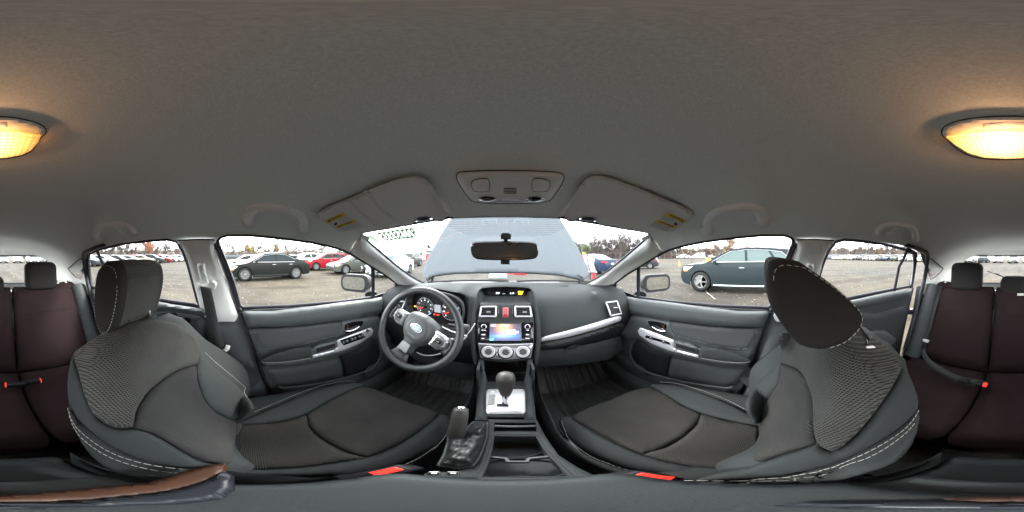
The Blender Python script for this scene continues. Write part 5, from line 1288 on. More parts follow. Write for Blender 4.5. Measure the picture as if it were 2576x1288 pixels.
# rear deck with pocket and cup holder openings, curving outwards like a bell
dk = [(1226, 1056), (1230, 1058), (1224, 1115), (1212, 1150), (1196, 1175), (1150, 1186), (1069, 1192), (1060, 1202), (1272, 1212), (1520, 1206), (1496, 1197), (1452, 1176), (1405, 1146), (1372, 1099), (1350, 1058)]
pocket = [(1241, 1063), (1350, 1063), (1353, 1087), (1239, 1087)]
cupo = [(1241, 1097), (1351, 1097), (1368, 1125), (1390, 1152), (1420, 1180), (1442, 1200), (1205, 1202), (1222, 1170), (1232, 1140)]
ob('console_deck', sheet(dk, ZP(-0.575), 12, holes=(pocket, cupo)), 'soft_dash', con, solid=0.004)
def well(P, z0_, z1_, k, par, floor='black'):
    t0 = [onz(u, v, z0_) for u, v in dense(P, 12)]; c = sum(t0, Vector()) / len(t0)
    t1 = [Vector((c.x + (p.x - c.x) * k, c.y + (p.y - c.y) * k, z1_)) for p in t0]
    m_ = MB().loft([t0, t1], closed=True); m_.add(t1, [tuple(range(len(t1)))])
    return ob('holder_well', m_, floor, par)
well(pocket, -0.578, -0.61, 0.96, con); wl_ = well(cupo, -0.578, -0.64, 0.93, con, 'hard_dark')
for P in (pocket, cupo): ob('opening_rim', MB().tube([onz(u, v, -0.573) for u, v in dense(P, 10)], 0.003, 6, closed=True), 'soft_dash', con)
ob('pocket_bar', MB().tube([onz(1243, 1072, -0.582), onz(1349, 1072, -0.582)], 0.006, 6), 'soft_door', con)
dv = [(1232, 1150), (1272, 1154), (1278, 1162), (1325, 1162), (1331, 1154), (1382, 1149)]
ob('cup_divider', MB().tube([onz(u, v, -0.59) for u, v in dv], 0.008, 6, flat=(0.7, 1.3)), 'soft_door', con)
for c_, r_ in (((1297, 1128), 0.046), ((1310, 1180), 0.05)):
    p = onz(*c_, -0.636); ob('cup_ring', MB().tube([p + Vector((r_ * cos(a * pi / 12), r_ * 0.9 * sin(a * pi / 12), 0.003)) for a in range(24)], 0.003, 6, closed=True), 'hard_dark', con)
for s in (1, -1):
    prf = [(1, -0.575), (1.01, -0.60), (1.04, -0.75), (1.05, -1.0)]
    pts = [(0.112, 0.64), (0.110, 0.50), (0.106, 0.38), (0.098, 0.28), (0.100, 0.12), (0.100, -0.20)]
    ob('console_side', MB().loft([[Vector((-s * x * k, y, z if y < .5 else z + (y - .5) * .85 * (z > -.9))) for k, z in prf] for x, y in pts]), 'hard_dark', con)
# seat heater switches
for u in (1092, 1140):
    h_ = ob('heater_switch', pad(rrect(u, 1191, 34, 9, 2, 2), ZP(-0.571), 0.0, 0.003, 2, 5), 'gloss_black', con)
    ob('switch_bar', pad(rrect(u, 1190.5, 16, 3, 1, 1), ZP(-0.5675), 0.0, 0.0005, 1, 4), 'white_plastic', h_)
# armrest lid right below the camera
def lidf(x, y, h=0.0): return Vector((x, y, -0.475 + h))
lid_o = rrect(0, 0.020, 0.160, 0.150, 0.025, 5)
lid = ob('armrest_lid', pad(lid_o, lidf, 0.0, 0.016, 0.018, 0.012), 'lid_leather', con, solid=0.02)
ob('lid_box', MB().box((0, -0.005, -0.55), (0.135, 0.175, 0.12)), 'hard_dark', con, bevel=0.01)
ob('rear_shelf', pad(rrect(0, -0.135, 0.17, 0.13, 0.02), lambda x, y, h: Vector((x, y, -0.60 + h)), 0.0, 0.015, 0.02, 0.015), 'lid_leather', con, solid=0.02)
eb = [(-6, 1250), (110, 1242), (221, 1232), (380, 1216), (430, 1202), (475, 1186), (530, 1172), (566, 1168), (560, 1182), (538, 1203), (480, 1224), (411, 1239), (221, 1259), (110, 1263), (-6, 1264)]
ob('lid_reflection_band', pad(eb, ZP(-0.462), 0.0, 0.006, 8, 6), 'tan_tab_reflection', con, solid=0.004)  # orange-brown reflection under the camera, painted as a band on the lid
ob('lid_reflection_band', pad([(2370, 1252), (2470, 1250), (2570, 1250), (2570, 1264), (2470, 1264), (2380, 1258)], ZP(-0.462), 0.0, 0.004, 5, 6), 'tan_tab_reflection', con, solid=0.004)
ob('lid_rear_patch', pad([(-6, 1264), (221, 1260), (411, 1240), (480, 1226), (538, 1205), (560, 1186), (575, 1200), (566, 1232), (520, 1256), (400, 1268), (200, 1273), (-6, 1274)], ZP(-0.458), 0.0, 0.006, 8, 7), 'lid_patch_gloss' if 'lid_patch_gloss' in M else mat('lid_patch_gloss', (0.020, 0.023, 0.029), 0.4, spec=.35), con, solid=0.004)  # dark glossy patch laid over the rear of the lid
ob('lid_rear_patch', pad([(1990, 1262), (2100, 1262), (2240, 1262), (2370, 1260), (2470, 1266), (2570, 1266), (2570, 1281), (2300, 1280), (2050, 1274)], ZP(-0.458), 0.0, 0.006, 8, 7), 'lid_patch_gloss', con, solid=0.004)

# ---- gear lever
gl = thing('gear_lever', 'dark rounded gear lever standing in the pale gate', 'gear lever', (0.0, 0.44, -0.566))
A = Vector((0, 0.05, 1)).normalized(); O_ = Vector((0.0, 0.445, -0.566))
ob('lever_shaft', MB().lathe([(0.012, 0.0), (0.010, 0.03), (0.011, 0.07)], O_, A, 16), 'chrome', gl)
ob('lever_knob', MB().lathe([(0.010, 0.052), (0.015, 0.058), (0.020, 0.085), (0.0265, 0.125), (0.0275, 0.145), (0.024, 0.160), (0.014, 0.168), (0.0, 0.170)], O_, A, 28), 'knob', gl)

# ---- handbrake with creased boot
hb_ = thing('handbrake', 'raised grey handbrake lever with chrome button above a creased black boot', 'handbrake', (-0.085, 0.26, -0.58))
top = cast(1160, 1027, lambda p: p.length - 0.56); bot = onz(1146, 1099, -0.56)
ax = (top - bot).normalized()
sec = []
for t, r_ in ((0, 0.0175), (0.3, 0.0185), (0.7, 0.018), (0.96, 0.0165), (1.0, 0.012)):
    c = bot.lerp(top, t); X = ax.orthogonal().normalized(); Y = ax.cross(X)
    sec.append([c + X * (r_ * cos(a * pi / 4 + pi / 8)) + Y * (r_ * sin(a * pi / 4 + pi / 8)) for a in range(8)])
ob('lever_grip', MB().loft(sec, closed=True, caps=True), 'knob', hb_, bevel=0.002)
ob('release_button', MB().lathe([(0.009, 0), (0.009, 0.006), (0.006, 0.008), (0, 0.008)], top, ax, 18), 'chrome', hb_)
bo_ = [(1104, 1170), (1118, 1145), (1128, 1110), (1128, 1096), (1165, 1096), (1172, 1080), (1190, 1062), (1226, 1062), (1224, 1100), (1214, 1130), (1202, 1155), (1188, 1172), (1150, 1178)]
rnd = random.Random(3)
from mathutils import noise
def bootf(u, v, h=0.0):
    p = onz(u, v, -0.578)
    q = noise.noise(Vector((u * 0.025, v * 0.075, 1.0))) + 0.6 * noise.noise(Vector((u * 0.05 + v * 0.05, v * 0.04, 5.0)))
    return onz(u, v, -0.578 + h * (1 + 0.38 * q))
ob('gaiter', pad(bo_, bootf, 0.0, 0.040, 22, 4), 'boot_leather', hb_)
ob('gaiter_frame', MB().tube([onz(u, v, -0.573) for u, v in dense(bo_, 14)], 0.0028, 6, closed=True), 'hard_dark', hb_)

# ================================================================ STEERING WHEEL
sw = thing('steering_wheel', 'black three spoke steering wheel turned clockwise with oval star emblem', 'steering wheel', (-0.33, 0.54, -0.3))
WC = D(1048, 828); WC = WC * (0.70 / WC.length)
tl = radians(25); NX = Vector((1, 0, 0)); NY = Vector((0, sin(tl), cos(tl))); NN = NX.cross(NY)
ra = radians(-20); RX = NX * cos(ra) + NY * sin(ra); RY = -NX * sin(ra) + NY * cos(ra)
WF = frame_fn(WC, RX, RY, NN)
Rw = 0.172
ob('wheel_rim', MB().tube([WF(Rw * cos(a * pi / 32), Rw * sin(a * pi / 32) * 0.99, 0) for a in range(64)], 0.0155, 12, closed=True, flat=(1.0, 0.92), up=NN), 'wheel_leather', sw, ang=80)
hubo = smoothp([(-0.078, 0.045), (-0.045, 0.064), (0, 0.070), (0.045, 0.064), (0.078, 0.045), (0.082, 0.0), (0.062, -0.040), (0.034, -0.075), (0.030, -0.118), (-0.030, -0.118), (-0.034, -0.075), (-0.062, -0.040), (-0.082, 0.0)], True, 3)
hub = ob('wheel_hub', pad(hubo, WF, -0.030, 0.034, 0.030, 0.011), 'airbag', sw)
ob('airbag_disc', pad(ellipse(0, -0.002, 0.056, 0.056), WF, 0.0, 0.008, 0.02, 0.010), 'airbag', hub)
ob('lower_spoke_recess', pad([(-0.019, -0.072), (0.019, -0.072), (0.024, -0.112), (-0.024, -0.112)], WF, 0.004, 0.001, 0.004, 0.012), 'silver_dark' if 'silver_dark' in M else mat('silver_dark', (0.26, 0.27, 0.27), 0.45, metal=0.3), hub)
for sg in (1, -1):
    so = [(0.068 * sg, 0.038), (0.108 * sg, 0.036), (0.135 * sg, 0.030), (0.142 * sg, 0.010), (0.138 * sg, -0.014), (0.108 * sg, -0.034), (0.070 * sg, -0.028)]
    if sg < 0: so = so[::-1]
    spk = ob('wheel_spoke', pad(so, WF, -0.012, 0.016, 0.008, 0.010), 'silver' if sg > 0 else 'silver_dark', sw)
    bo2 = [(0.084 * sg, 0.022), (0.124 * sg, 0.020), (0.130 * sg, 0.0), (0.112 * sg, -0.024), (0.082 * sg, -0.020)]
    if sg < 0: bo2 = bo2[::-1]
    bt = ob('spoke_buttons', pad(bo2, WF, 0.003, 0.003, 0.003, 0.009), 'hard_dark', spk)
    ob('button_key', pad(rrect(0.103 * sg, 0.004, 0.026, 0.014, 0.003, 2), WF, 0.006, 0.003, 0.003, 0.005), 'gloss_black', bt)
    ob('button_key', pad(rrect(0.102 * sg, -0.011, 0.024, 0.007, 0.002, 2), WF, 0.006, 0.002, 0.002, 0.004), 'hard_dark', bt)
    ob('button_mark', MB().box(WF(0.103 * sg, 0.004, 0.0094), (0.008, 0.0006, 0.003)), 'white_plastic', bt)
    ob('spoke_arm', pad([(0.120 * sg, 0.034), (0.158 * sg, 0.045), (0.165 * sg, 0.0), (0.158 * sg, -0.050), (0.126 * sg, -0.030), (0.140 * sg, 0.0)][::sg], WF, -0.014, 0.014, 0.012, 0.010), 'wheel_leather', sw)
ob('spoke_arm', pad([(-0.050, -0.160), (-0.032, -0.118), (0.032, -0.118), (0.050, -0.160), (0.0, -0.172)], WF, -0.014, 0.018, 0.015, 0.010), 'wheel_leather', sw)
em = ob('oval_emblem', pad(ellipse(0, 0.006, 0.026, 0.0155), WF, 0.008, 0.003, 0.006, 0.004), mat('emblem_fill', (0.35, 0.46, 0.50), 0.25), sw)
ob('emblem_ring', MB().tube([WF(0.026 * cos(a * pi / 16), 0.006 + 0.0155 * sin(a * pi / 16), 0.0105) for a in range(32)], 0.0016, 6, closed=True), 'chrome', em)
def star(cx_, cz_, r_, mb=None):
    o_ = []
    for k in range(8):
        q = r_ if k % 2 == 0 else r_ * 0.28; a = k * pi / 4 + pi / 2; o_.append((cx_ + q * cos(a) * 1.25, cz_ + q * sin(a)))
    return (mb or MB()).prism(o_, WF, 0.0112, 0.0122)
mb = star(-0.009, 0.010, 0.0085)
for a_, b_ in ((0.006, 0.0125), (0.014, 0.007), (0.001, 0.001), (0.010, -0.002), (0.017, -0.001)): star(a_, b_, 0.0035, mb)
ob('emblem_stars', mb, 'chrome', em, smooth=False)
ob('airbag_lettering', textmesh('SRS AIRBAG', 0.007, lambda a, b: WF(a, b - 0.032, 0.0085)), 'silver_dark', hub, smooth=False)
ob('steering_column', MB().tube([WF(0, -0.01, -0.03), WF(0, -0.02, -0.20)], [0.045, 0.055], 12, flat=(1, 1)), 'hard_dark', sw)
# stalk behind the wheel, white cable tie looped through it
stk = thing('wiper_stalk', 'black control stalk sticking out behind the steering wheel', 'control stalk', (-0.2, 0.6, -0.3))
p0 = ony(1128, 817, 0.62); p1 = ony(1160, 822, 0.60); p2 = ony(1180, 825, 0.595)
ob('stalk_arm', MB().tube([p0, p1], 0.007, 8), 'black', stk); ob('stalk_end', MB().tube([p1, p1.lerp(p2, .2), p2], [0.010, 0.0145, 0.013], 12), 'hard_dark', stk)
ob('stalk_marks', MB().tube([p1.lerp(p2, .05) + Vector((0, -0.011, 0)), p1.lerp(p2, .05) + Vector((0, -0.013, 0.006))], 0.002, 4), 'white_plastic', stk)
tie = thing('cable_tie', 'white plastic cable tie looped through the steering wheel', 'cable tie', (-0.2, 0.58, -0.35))
ob('tie_strap', MB().tube([ony(u, v, y) for u, v, y in [(1194.6, 814, .56), (1184, 831, .56), (1171, 846, .555), (1152, 838, .57), (1135, 833, .59), (1112, 822, .60)]], 0.0028, 6, flat=(1.3, .8)), 'white_plastic', tie)
ob('tie_tail', MB().tube([ony(u, v, y) for u, v, y in [(1172, 846, .555), (1165, 856, .54), (1155, 862.5, .52)]], 0.0028, 6), 'white_plastic', tie)
ob('tie_head', MB().box(ony(1171, 846, .553), (0.010, 0.008, 0.010)), 'white_plastic', tie, bevel=0.002)
ob('tie_loop', MB().tube([ony(u, v, .55) for u, v in smoothp([(1048, 886), (1060, 892), (1076, 894.5), (1094, 893), (1108, 889)], False, 3)], 0.0024, 6), 'white_plastic', tie)
for u0, u1, v0, v1, nm, lb in ((1056, 1078, 880, 918, 'brake_pedal', 'worn rubber brake pedal deep in the driver footwell'),):
    bp = thing(nm, lb, 'pedal', onx(1067, 900, -0.3) * 1.0 if False else ony(1067, 900, 0.92))
    ob('pedal_pad', pad([(u0, v0 + 14), (u1 - 2, v0 + 10), (u1, v1), (u0 - 3, v1)], lambda u, v, h: ony(u, v, 0.90 - h), 0.0, 0.010, 3, 5), 'rubber_mat', bp)
    ob('pedal_arm', MB().tube([ony(1067, 890, 0.91), ony(1070, 872, 1.0)], 0.012, 6), 'black', bp)

# ================================================================ SUN VISORS
VO = [(797.7, 540), (802, 530.5), (836, 514), (872, 501), (950, 468), (1000, 450), (1028, 441.7), (1053.5, 441.7), (1071, 450), (1086.7, 466), (1106, 499), (1125.8, 534), (1126, 549), (1112, 558.8), (1094.5, 556.5), (1086, 550), (1050, 551), (1046, 560), (1036, 567), (1000, 573), (965.6, 579.3), (911, 586), (887.5, 582.3), (872, 584), (848.5, 577.4), (813, 558)]
for s in (1, -1):
    lab = {1: 'folded up grey sun visor above the driver with strap folds and yellow warning label', -1: 'folded up plain grey sun visor on the passenger side with yellow warning label'}[s]
    t = thing('sun_visor', lab, 'sun visor', (-0.3 * s, 0.35, 0.12), 'sun visors')
    vf = lambda u, v, h=0.0: sx(gpx(u, v, h), s)
    vb = ob('visor_body', pad(VO, vf, -0.006, 0.019, 9, 8, flip=s < 0), 'visor_vinyl', t)
    ob('visor_back', sheet(VO, lambda u, v: vf(u, v, -0.006), 16, flip=s > 0), 'visor_vinyl', vb)
    if s == 1:
        for P in ([(915, 481), (925, 491), (940, 510), (960, 531), (985, 551), (1010, 570)], [(874, 503), (885, 515), (905, 536), (930, 556), (962, 579)]):
            for d_ in (0, 6):
                ob('visor_fold', MB().tube([vf(u + d_, v - d_ * .3, 0.0135) for u, v in P], 0.0022, 6), 'visor_vinyl', vb)
        ob('vanity_flap', pad([(928, 478), (1000, 452), (1040, 446), (1060, 452), (1080, 478), (1100, 512), (1108, 536), (1060, 540), (1030, 556), (1008, 566), (985, 548), (955, 520)], vf, 0.012, 0.003, 6, 9), 'visor_vinyl', vb)
    clip = [(1044, 553), (1052, 548), (1076, 548), (1088, 553), (1084, 558), (1072, 556), (1070, 560), (1056, 560), (1050, 558)]
    ob('visor_clip', pad(clip, vf, 0.0, 0.018, 4, 4, flip=s < 0), mat('clip_blue', (0.10, 0.105, 0.15), 0.4) if 'clip_blue' not in M else 'clip_blue', vb)
    # printed warning label: quad in image units
    Q = [(813.6, 556.5), (863.8, 533.8), (918.5, 570), (865, 584)] if s == 1 else [(813.6, 556.5), (863.8, 533.8), (918.5, 570), (865, 584)]
    A_, B_, C_, D_ = [Vector(q) for q in Q]      # A near the outer end
    def lq(a, b, h=0.0):
        top_ = A_.lerp(B_, a); bt_ = D_.lerp(C_, a); p = top_.lerp(bt_, b)
        return vf(p.x, p.y, 0.0136 + h)
    lbm = sheet([(0, 0), (1, 0), (1, 1), (0, 1)], lambda a, b: lq(a, b), 0.2)
    lb_ = ob('warning_label', lbm, 'label_white', vb)
    for b0, b1, s_ in ((0.0, 0.2, 'WARNING'), (0.50, 0.66, 'AVERTISSEMENT')):
        ob('label_band', sheet([(0, b0), (1, b0), (1, b1), (0, b1)], lambda a, b: lq(a, b, 0.0006), 0.2), 'label_yellow', lb_)
        tx = (b0 + b1) / 2
        def tf(a, b, tx=tx):
            aa = 0.5 + a * (1 if s == 1 else -1); return lq(aa, tx - b, 0.0012)
        ob('label_heading', textmesh(s_, 0.17 if len(s_) < 9 else 0.12, tf, sx=0.8, bold=0.003), 'ink', lb_, smooth=False)
        ob('label_triangle', MB().add([lq(0.10, b1 - .02, .0012), lq(0.2, b1 - .02, .0012), lq(0.15, b0 + .03, .0012)], [(0, 1, 2)]), 'ink', lb_, smooth=False)
    for k in range(5):
        for b0 in (0.24, 0.70):
            ob('label_text_line', MB().tube([lq(0.42 if b0 < .5 else .1, b0 + k * 0.052, 0.001), lq(0.95 if k < 4 else .7, b0 + k * 0.052, 0.001)], 0.0004, 3), 'ink_grey', lb_)
    ob('label_pictogram', MB().box(lq(0.22, 0.37, 0.001), (0.012, 0.004, 0.010)), 'ink', lb_)

# ================================================================ MIRROR, CONSOLE LAMPS, DOME LAMP, GRAB HANDLES
mrr = thing('rear_view_mirror', 'black framed rear view mirror hanging in front of the raised bonnet', 'mirror', (0, 0.6, 0.0))
mo = smoothp([(1184, 622), (1186, 612), (1198, 608), (1240, 606.5), (1300, 607), (1340, 609), (1352, 614), (1354.5, 628), (1352, 644), (1340, 652), (1300, 654.5), (1240, 654.5), (1200, 652), (1187, 641)], True, 2)
yaw = radians(2); 
MF = lambda u, v, h=0.0: ony(u, v, 0.60 - h - 0.0)
mb = pad(mo, MF, -0.012, 0.014, 5, 8)
mbk = ob('mirror_housing', mb, 'gloss_black', mrr)
ob('housing_back', MB().loft([[MF(u, v, -0.012) for u, v in mo], [ (lambda c, p: c + (p - c) * 0.75)(ony(1270, 630, 0.645), MF(u, v, -0.045)) for u, v in mo]], closed=True, caps=True), 'hard_dark', mbk)
mi = [(1270 + (u - 1270) * 0.965, 630.5 + (v - 630.5) * 0.88) for u, v in mo]
# the reflecting pane is tilted a little down towards the seats
c0 = ony(1270, 630.5, 0.597)
def mirf(u, v):
    p = ony(u, v, 0.5965); d_ = p - c0
    return p + Vector((0, -0.003 - d_.x * 0.02 + d_.z * 0.13, 0))
ob('mirror_glass', sheet(mi, mirf, 14), mat('dim_mirror', (0.30, 0.30, 0.30), 0.03, metal=1.0), mbk)
ob('mirror_tab', pad([(1259, 652), (1282, 652), (1282, 665), (1260, 665)], MF, -0.006, 0.006, 2, 5), 'hard_dark', mrr)
ob('mirror_mount', pad([(1260, 602), (1259, 590), (1264, 586), (1280, 586), (1286, 590), (1285, 602)], lambda u, v, h: wpx(u, v, 0.008 + h), 0.0, 0.016, 3, 5), 'hard_dark', mrr)
ob('mount_face', pad([(1262, 590), (1282, 590), (1280, 602), (1265, 602)], lambda u, v, h: wpx(u, v, 0.024 + h), 0.0, 0.002, 2, 5), 'silver_dark', mrr)
ob('mirror_stem', MB().tube([wpx(1272, 598, 0.02), ony(1272, 612, 0.62)], 0.008, 8), 'black', mrr)

ohc = thing('overhead_console', 'beige overhead console with two map lamps behind the windscreen header', 'overhead console', (0, 0.38, 0.17))
oo = [(1149, 450), (1151, 438), (1160, 432.5), (1220, 429.5), (1284, 429), (1350, 430.5), (1405, 434), (1418, 443), (1417, 455), (1404, 478), (1388, 500), (1375, 507), (1330, 512), (1240, 512), (1196, 508), (1180, 499), (1162, 474)]
oo = smoothp(oo, True, 2)
OF = lambda u, v, h=0.0: gpx(u, v, h)
oc = ob('console_body', pad(oo, OF, -0.002, 0.026, 14, 6), 'light_plastic', ohc)
ob('console_gap', MB().tube([OF(u, v, 0.001) for u, v in oo], 0.0013, 6, closed=True), 'hard_dark', ohc)
ob('recess_panel', pad(smoothp([(1180, 470), (1184, 449), (1196, 446), (1284, 444.5), (1372, 446), (1384, 450), (1388, 470), (1375, 488), (1284, 492), (1196, 488)], True, 2), OF, 0.0235, 0.002, 4, 8), 'light_plastic', oc)
for u, sg in ((1208, 1), (1362, -1)):
    q = [(u - 22 * sg, 466), (u - 18 * sg, 454), (u + 4 * sg, 449), (u + 20 * sg, 451), (u + 24 * sg, 462), (u + 23 * sg, 478), (u + 14 * sg, 482), (u - 14 * sg, 481)]
    if sg < 0: q = q[::-1]
    q = smoothp(q, True, 2)
    bt = ob('map_lamp_button', pad(q, OF, 0.025, 0.004, 4, 5), 'light_plastic', oc)
    ob('button_gap', MB().tube([OF(a, b, 0.0255) for a, b in q], 0.0007, 4, closed=True), 'black', bt)
    l_ = (1226, 499.5) if sg == 1 else (1345, 501)
    ob('map_lamp', pad(ellipse(l_[0], l_[1], 25, 7.5, 20), OF, 0.022, 0.004, 5, 5), 'chrome', oc)
    ob('lamp_lens', pad(ellipse(l_[0], l_[1], 17, 5, 16), OF, 0.0262, 0.002, 3, 4), 'gloss_black', oc)
for k in range(4): ob('microphone_slot', MB().tube([OF(1267, 474 + k * 4, 0.026), OF(1299, 474 + k * 4, 0.026)], 0.0009, 4), 'black', oc)
ob('clear_strip', pad([(1252, 494), (1318, 494), (1322, 506), (1285, 509), (1250, 506)], OF, 0.022, 0.002, 2, 6), 'silver', oc)

dome = thing('dome_lamp', 'lit amber ceiling lamp with ribbed lens and beige housing', 'ceiling lamp', (0, -0.2, 0.17))
dh = [(2370, 340), (2371, 325), (2384, 314), (2420, 302), (2470, 295), (2531, 292), (2592, 294), (2640, 301), (2676, 312), (2691, 325), (2690, 336), (2678, 348), (2662, 372), (2640, 388), (2600, 398), (2531, 402), (2470, 399), (2430, 388), (2400, 368), (2382, 350)]
DF = lambda u, v, h=0.0: gpx(u if u < 2576 else u - 2576, v, h)
db = ob('lamp_housing', pad(smoothp(dh, True, 2), DF, -0.002, 0.020, 10, 8), 'light_plastic', dome)
ob('housing_gap', MB().tube([DF(u, v, 0.001) for u, v in smoothp(dh, True, 2)], 0.0010, 6, closed=True), 'hard_dark', dome)
lens = [(2378, 345), (2400, 341), (2450, 335), (2531, 329), (2610, 331), (2680, 340), (2672, 358), (2655, 378), (2630, 390), (2590, 397), (2531, 399), (2475, 396), (2436, 385), (2405, 366), (2388, 352)]
m = mat('lamp_lens', (0.9, 0.7, 0.35), 0.3)
n, l, b = nodes_of(m); b.inputs['Emission Color'].default_value = (1.0, 0.50, 0.10, 1)
t_ = n.new('ShaderNodeTexCoord'); sp_ = n.new('ShaderNodeVectorMath'); sp_.operation = 'DISTANCE'; sp_.inputs[1].default_value = tuple(gpx(2520, 352, 0.02)); l(t_.outputs['Object'], sp_.inputs[0])
mr = n.new('ShaderNodeMapRange'); mr.inputs[1].default_value = 0.0; mr.inputs[2].default_value = 0.075; mr.inputs[3].default_value = 0.62; mr.inputs[4].default_value = 0.075; l(sp_.outputs['Value'], mr.inputs[0])
wv = n.new('ShaderNodeTexWave'); wv.inputs['Scale'].default_value = 42; wv.bands_direction = 'X'; l(t_.outputs['Object'], wv.inputs['Vector'])
wv2 = n.new('ShaderNodeTexWave'); wv2.inputs['Scale'].default_value = 42; wv2.bands_direction = 'Y'; l(t_.outputs['Object'], wv2.inputs['Vector'])
ad = n.new('ShaderNodeMath'); ad.operation = 'MULTIPLY'; l(wv.outputs['Fac'], ad.inputs[0]); l(wv2.outputs['Fac'], ad.inputs[1])
m2_ = n.new('ShaderNodeMapRange'); m2_.inputs[3].default_value = 0.55; m2_.inputs[4].default_value = 1.35; l(ad.outputs[0], m2_.inputs[0])
mu = n.new('ShaderNodeMath'); mu.operation = 'MULTIPLY'; l(mr.outputs[0], mu.inputs[0]); l(m2_.outputs[0], mu.inputs[1]); l(mu.outputs[0], b.inputs['Emission Strength'])
cr_ = n.new('ShaderNodeValToRGB'); cr_.color_ramp.elements[0].position = 0.15; cr_.color_ramp.elements[0].color = (1, 0.66, 0.24, 1); cr_.color_ramp.elements[1].position = 0.8; cr_.color_ramp.elements[1].color = (1, 0.45, 0.08, 1)
mr2 = n.new('ShaderNodeMapRange'); mr2.inputs[2].default_value = 0.085; l(sp_.outputs['Value'], mr2.inputs[0]); l(mr2.outputs[0], cr_.inputs[0]); l(cr_.outputs[0], b.inputs['Emission Color'])
ob('lamp_lens', pad(lens, DF, 0.0175, 0.010, 8, 6), 'lamp_lens', dome)
ob('lamp_switch', pad([(2470, 312), (2531, 306), (2592, 308), (2594, 321), (2531, 318), (2474, 324)], DF, 0.0185, 0.002, 3, 5), 'light_plastic', dome)
ld = bpy.data.lights.new('dome_bulb', 'POINT'); ld.energy = 0.0105; ld.color = (1.0, 0.52, 0.24); ld.shadow_soft_size = 0.008
lo = bpy.data.objects.new('dome_bulb', ld); COL.objects.link(lo); lo.location = gpx(2524, 380, 0.056)

for s in (1, -1):
    fl__ = {1: 'beige ceiling grab handle above the front driver window', -1: 'beige ceiling grab handle above the front passenger window'}[s]
    for kind in (0, 1):
        if kind == 1: fl__ = {1: 'small beige grab handle above the rear window behind the driver', -1: 'small beige grab handle with coat hook above the rear passenger window'}[s]
        t = thing('grab_handle', fl__, 'grab handle', gpx(690, 530, 0) if kind == 0 else gpx(290, 580, 0), 'ceiling grab handles')
        hf_ = lambda u, v, h: sx(gpx(u, v, h), s)
        if kind == 0: P = [(626, 556, 0.0), (627, 540, 0.022), (640, 525, 0.042), (668, 520, 0.050), (700, 523, 0.050), (732, 530, 0.050), (755, 541, 0.042), (764, 556, 0.022), (764, 577, 0.0)]; rr_ = [0.0175, 0.015, 0.012, 0.0115, 0.0115, 0.0115, 0.012, 0.015, 0.0175]
        else: P = [(242, 598, 0.0), (243, 582, 0.022), (256, 570, 0.032), (280, 565, 0.034), (306, 564, 0.032), (328, 571, 0.028), (335, 583, 0.0)]; rr_ = [0.017, 0.014, 0.012, 0.012, 0.012, 0.014, 0.017]
        pts = [hf_(*q) for q in P]; pts = [Vector(p) for p in smoothp([tuple(p) for p in pts], False, 3)]
        for q_ in (P[0], P[-1]): ob('handle_foot', MB().lathe([(0.026, -0.002), (0.026, 0.003), (0.020, 0.007)], hf_(q_[0], q_[1], 0.0), hf_(q_[0], q_[1], 0.05) - hf_(q_[0], q_[1], 0.0), 16), 'visor_vinyl', t)
        rr2 = [rr_[min(len(rr_) - 1, i // 3)] for i in range(len(pts))]
        ob('handle_bar', MB().tube(pts, rr2, 10, flat=(1.0, 0.8)), 'pillar_trim', t, ang=80)
        if kind == 1: ob('coat_hook', MB().tube([hf_(290, 572, 0.02), hf_(300, 584, 0.028), hf_(312, 588, 0.02)], 0.006, 7), 'light_plastic', t)

# auction sticker on the windscreen, seen from behind (mirror writing)
stq = [Vector((915, 590)), Vector((1073, 565.5)), Vector((1091, 596.5)), Vector((946, 612.5))]
def sq(a, b, h=0.0):
    p = stq[0].lerp(stq[1], a).lerp(stq[3].lerp(stq[2], a), b); return wpx(p.x, p.y, 0.004 + h)
m = bpy.data.materials.new('sticker_film'); m.use_nodes = True; n = m.node_tree.nodes; l = m.node_tree.links.new; n.clear()
o_ = n.new('ShaderNodeOutputMaterial'); a1 = n.new('ShaderNodeBsdfTransparent'); a2 = n.new('ShaderNodeBsdfTranslucent'); a2.inputs[0].default_value = (0.20, 0.24, 0.19, 1)
a1.inputs[0].default_value = (0.5, 0.55, 0.48, 1); mxs = n.new('ShaderNodeMixShader'); mxs.inputs[0].default_value = 0.96
l(a1.outputs[0], mxs.inputs[1]); l(a2.outputs[0], mxs.inputs[2]); l(mxs.outputs[0], o_.inputs['Surface']); M['sticker_film'] = m
stk_ = thing('windscreen_sticker', 'pale green windscreen sticker with large mirrored number 92258335', 'sticker', wpx(1000, 590, 0))
ob('sticker_film', sheet([(0, 0), (1, 0), (1, 1), (0, 1)], sq, 0.1), 'sticker_film', stk_)
ob('sticker_number', textmesh('92258335', 0.145, lambda a, b: sq(0.48 + a, 0.50 - b * 7.8, 0.0015), mirror=True, bold=0.002, sx=1.0), 'ink', stk_, smooth=False)
ob('sticker_code', textmesh('NSP', 0.045, lambda a, b: sq(0.915 + a, 0.18 - b * 6.0, 0.0015), mirror=True, bold=0.001), 'ink', stk_, smooth=False)
for k in range(7):
    ob('sticker_bars', MB().add([sq(0.895 + k * 0.013, 0.42, .0015), sq(0.900 + k * 0.013, 0.42, .0015), sq(0.902 + k * 0.013, 0.86, .0015), sq(0.897 + k * 0.013, 0.86, .0015)], [(0, 1, 2, 3)]), 'ink_grey', stk_, smooth=False)
    ob('sticker_bars', MB().add([sq(0.015 + k * 0.012, 0.15, .0015), sq(0.022 + k * 0.012, 0.15, .0015), sq(0.026 + k * 0.012, 0.80, .0015), sq(0.019 + k * 0.012, 0.80, .0015)], [(0, 1, 2, 3)]), 'ink_grey', stk_, smooth=False)

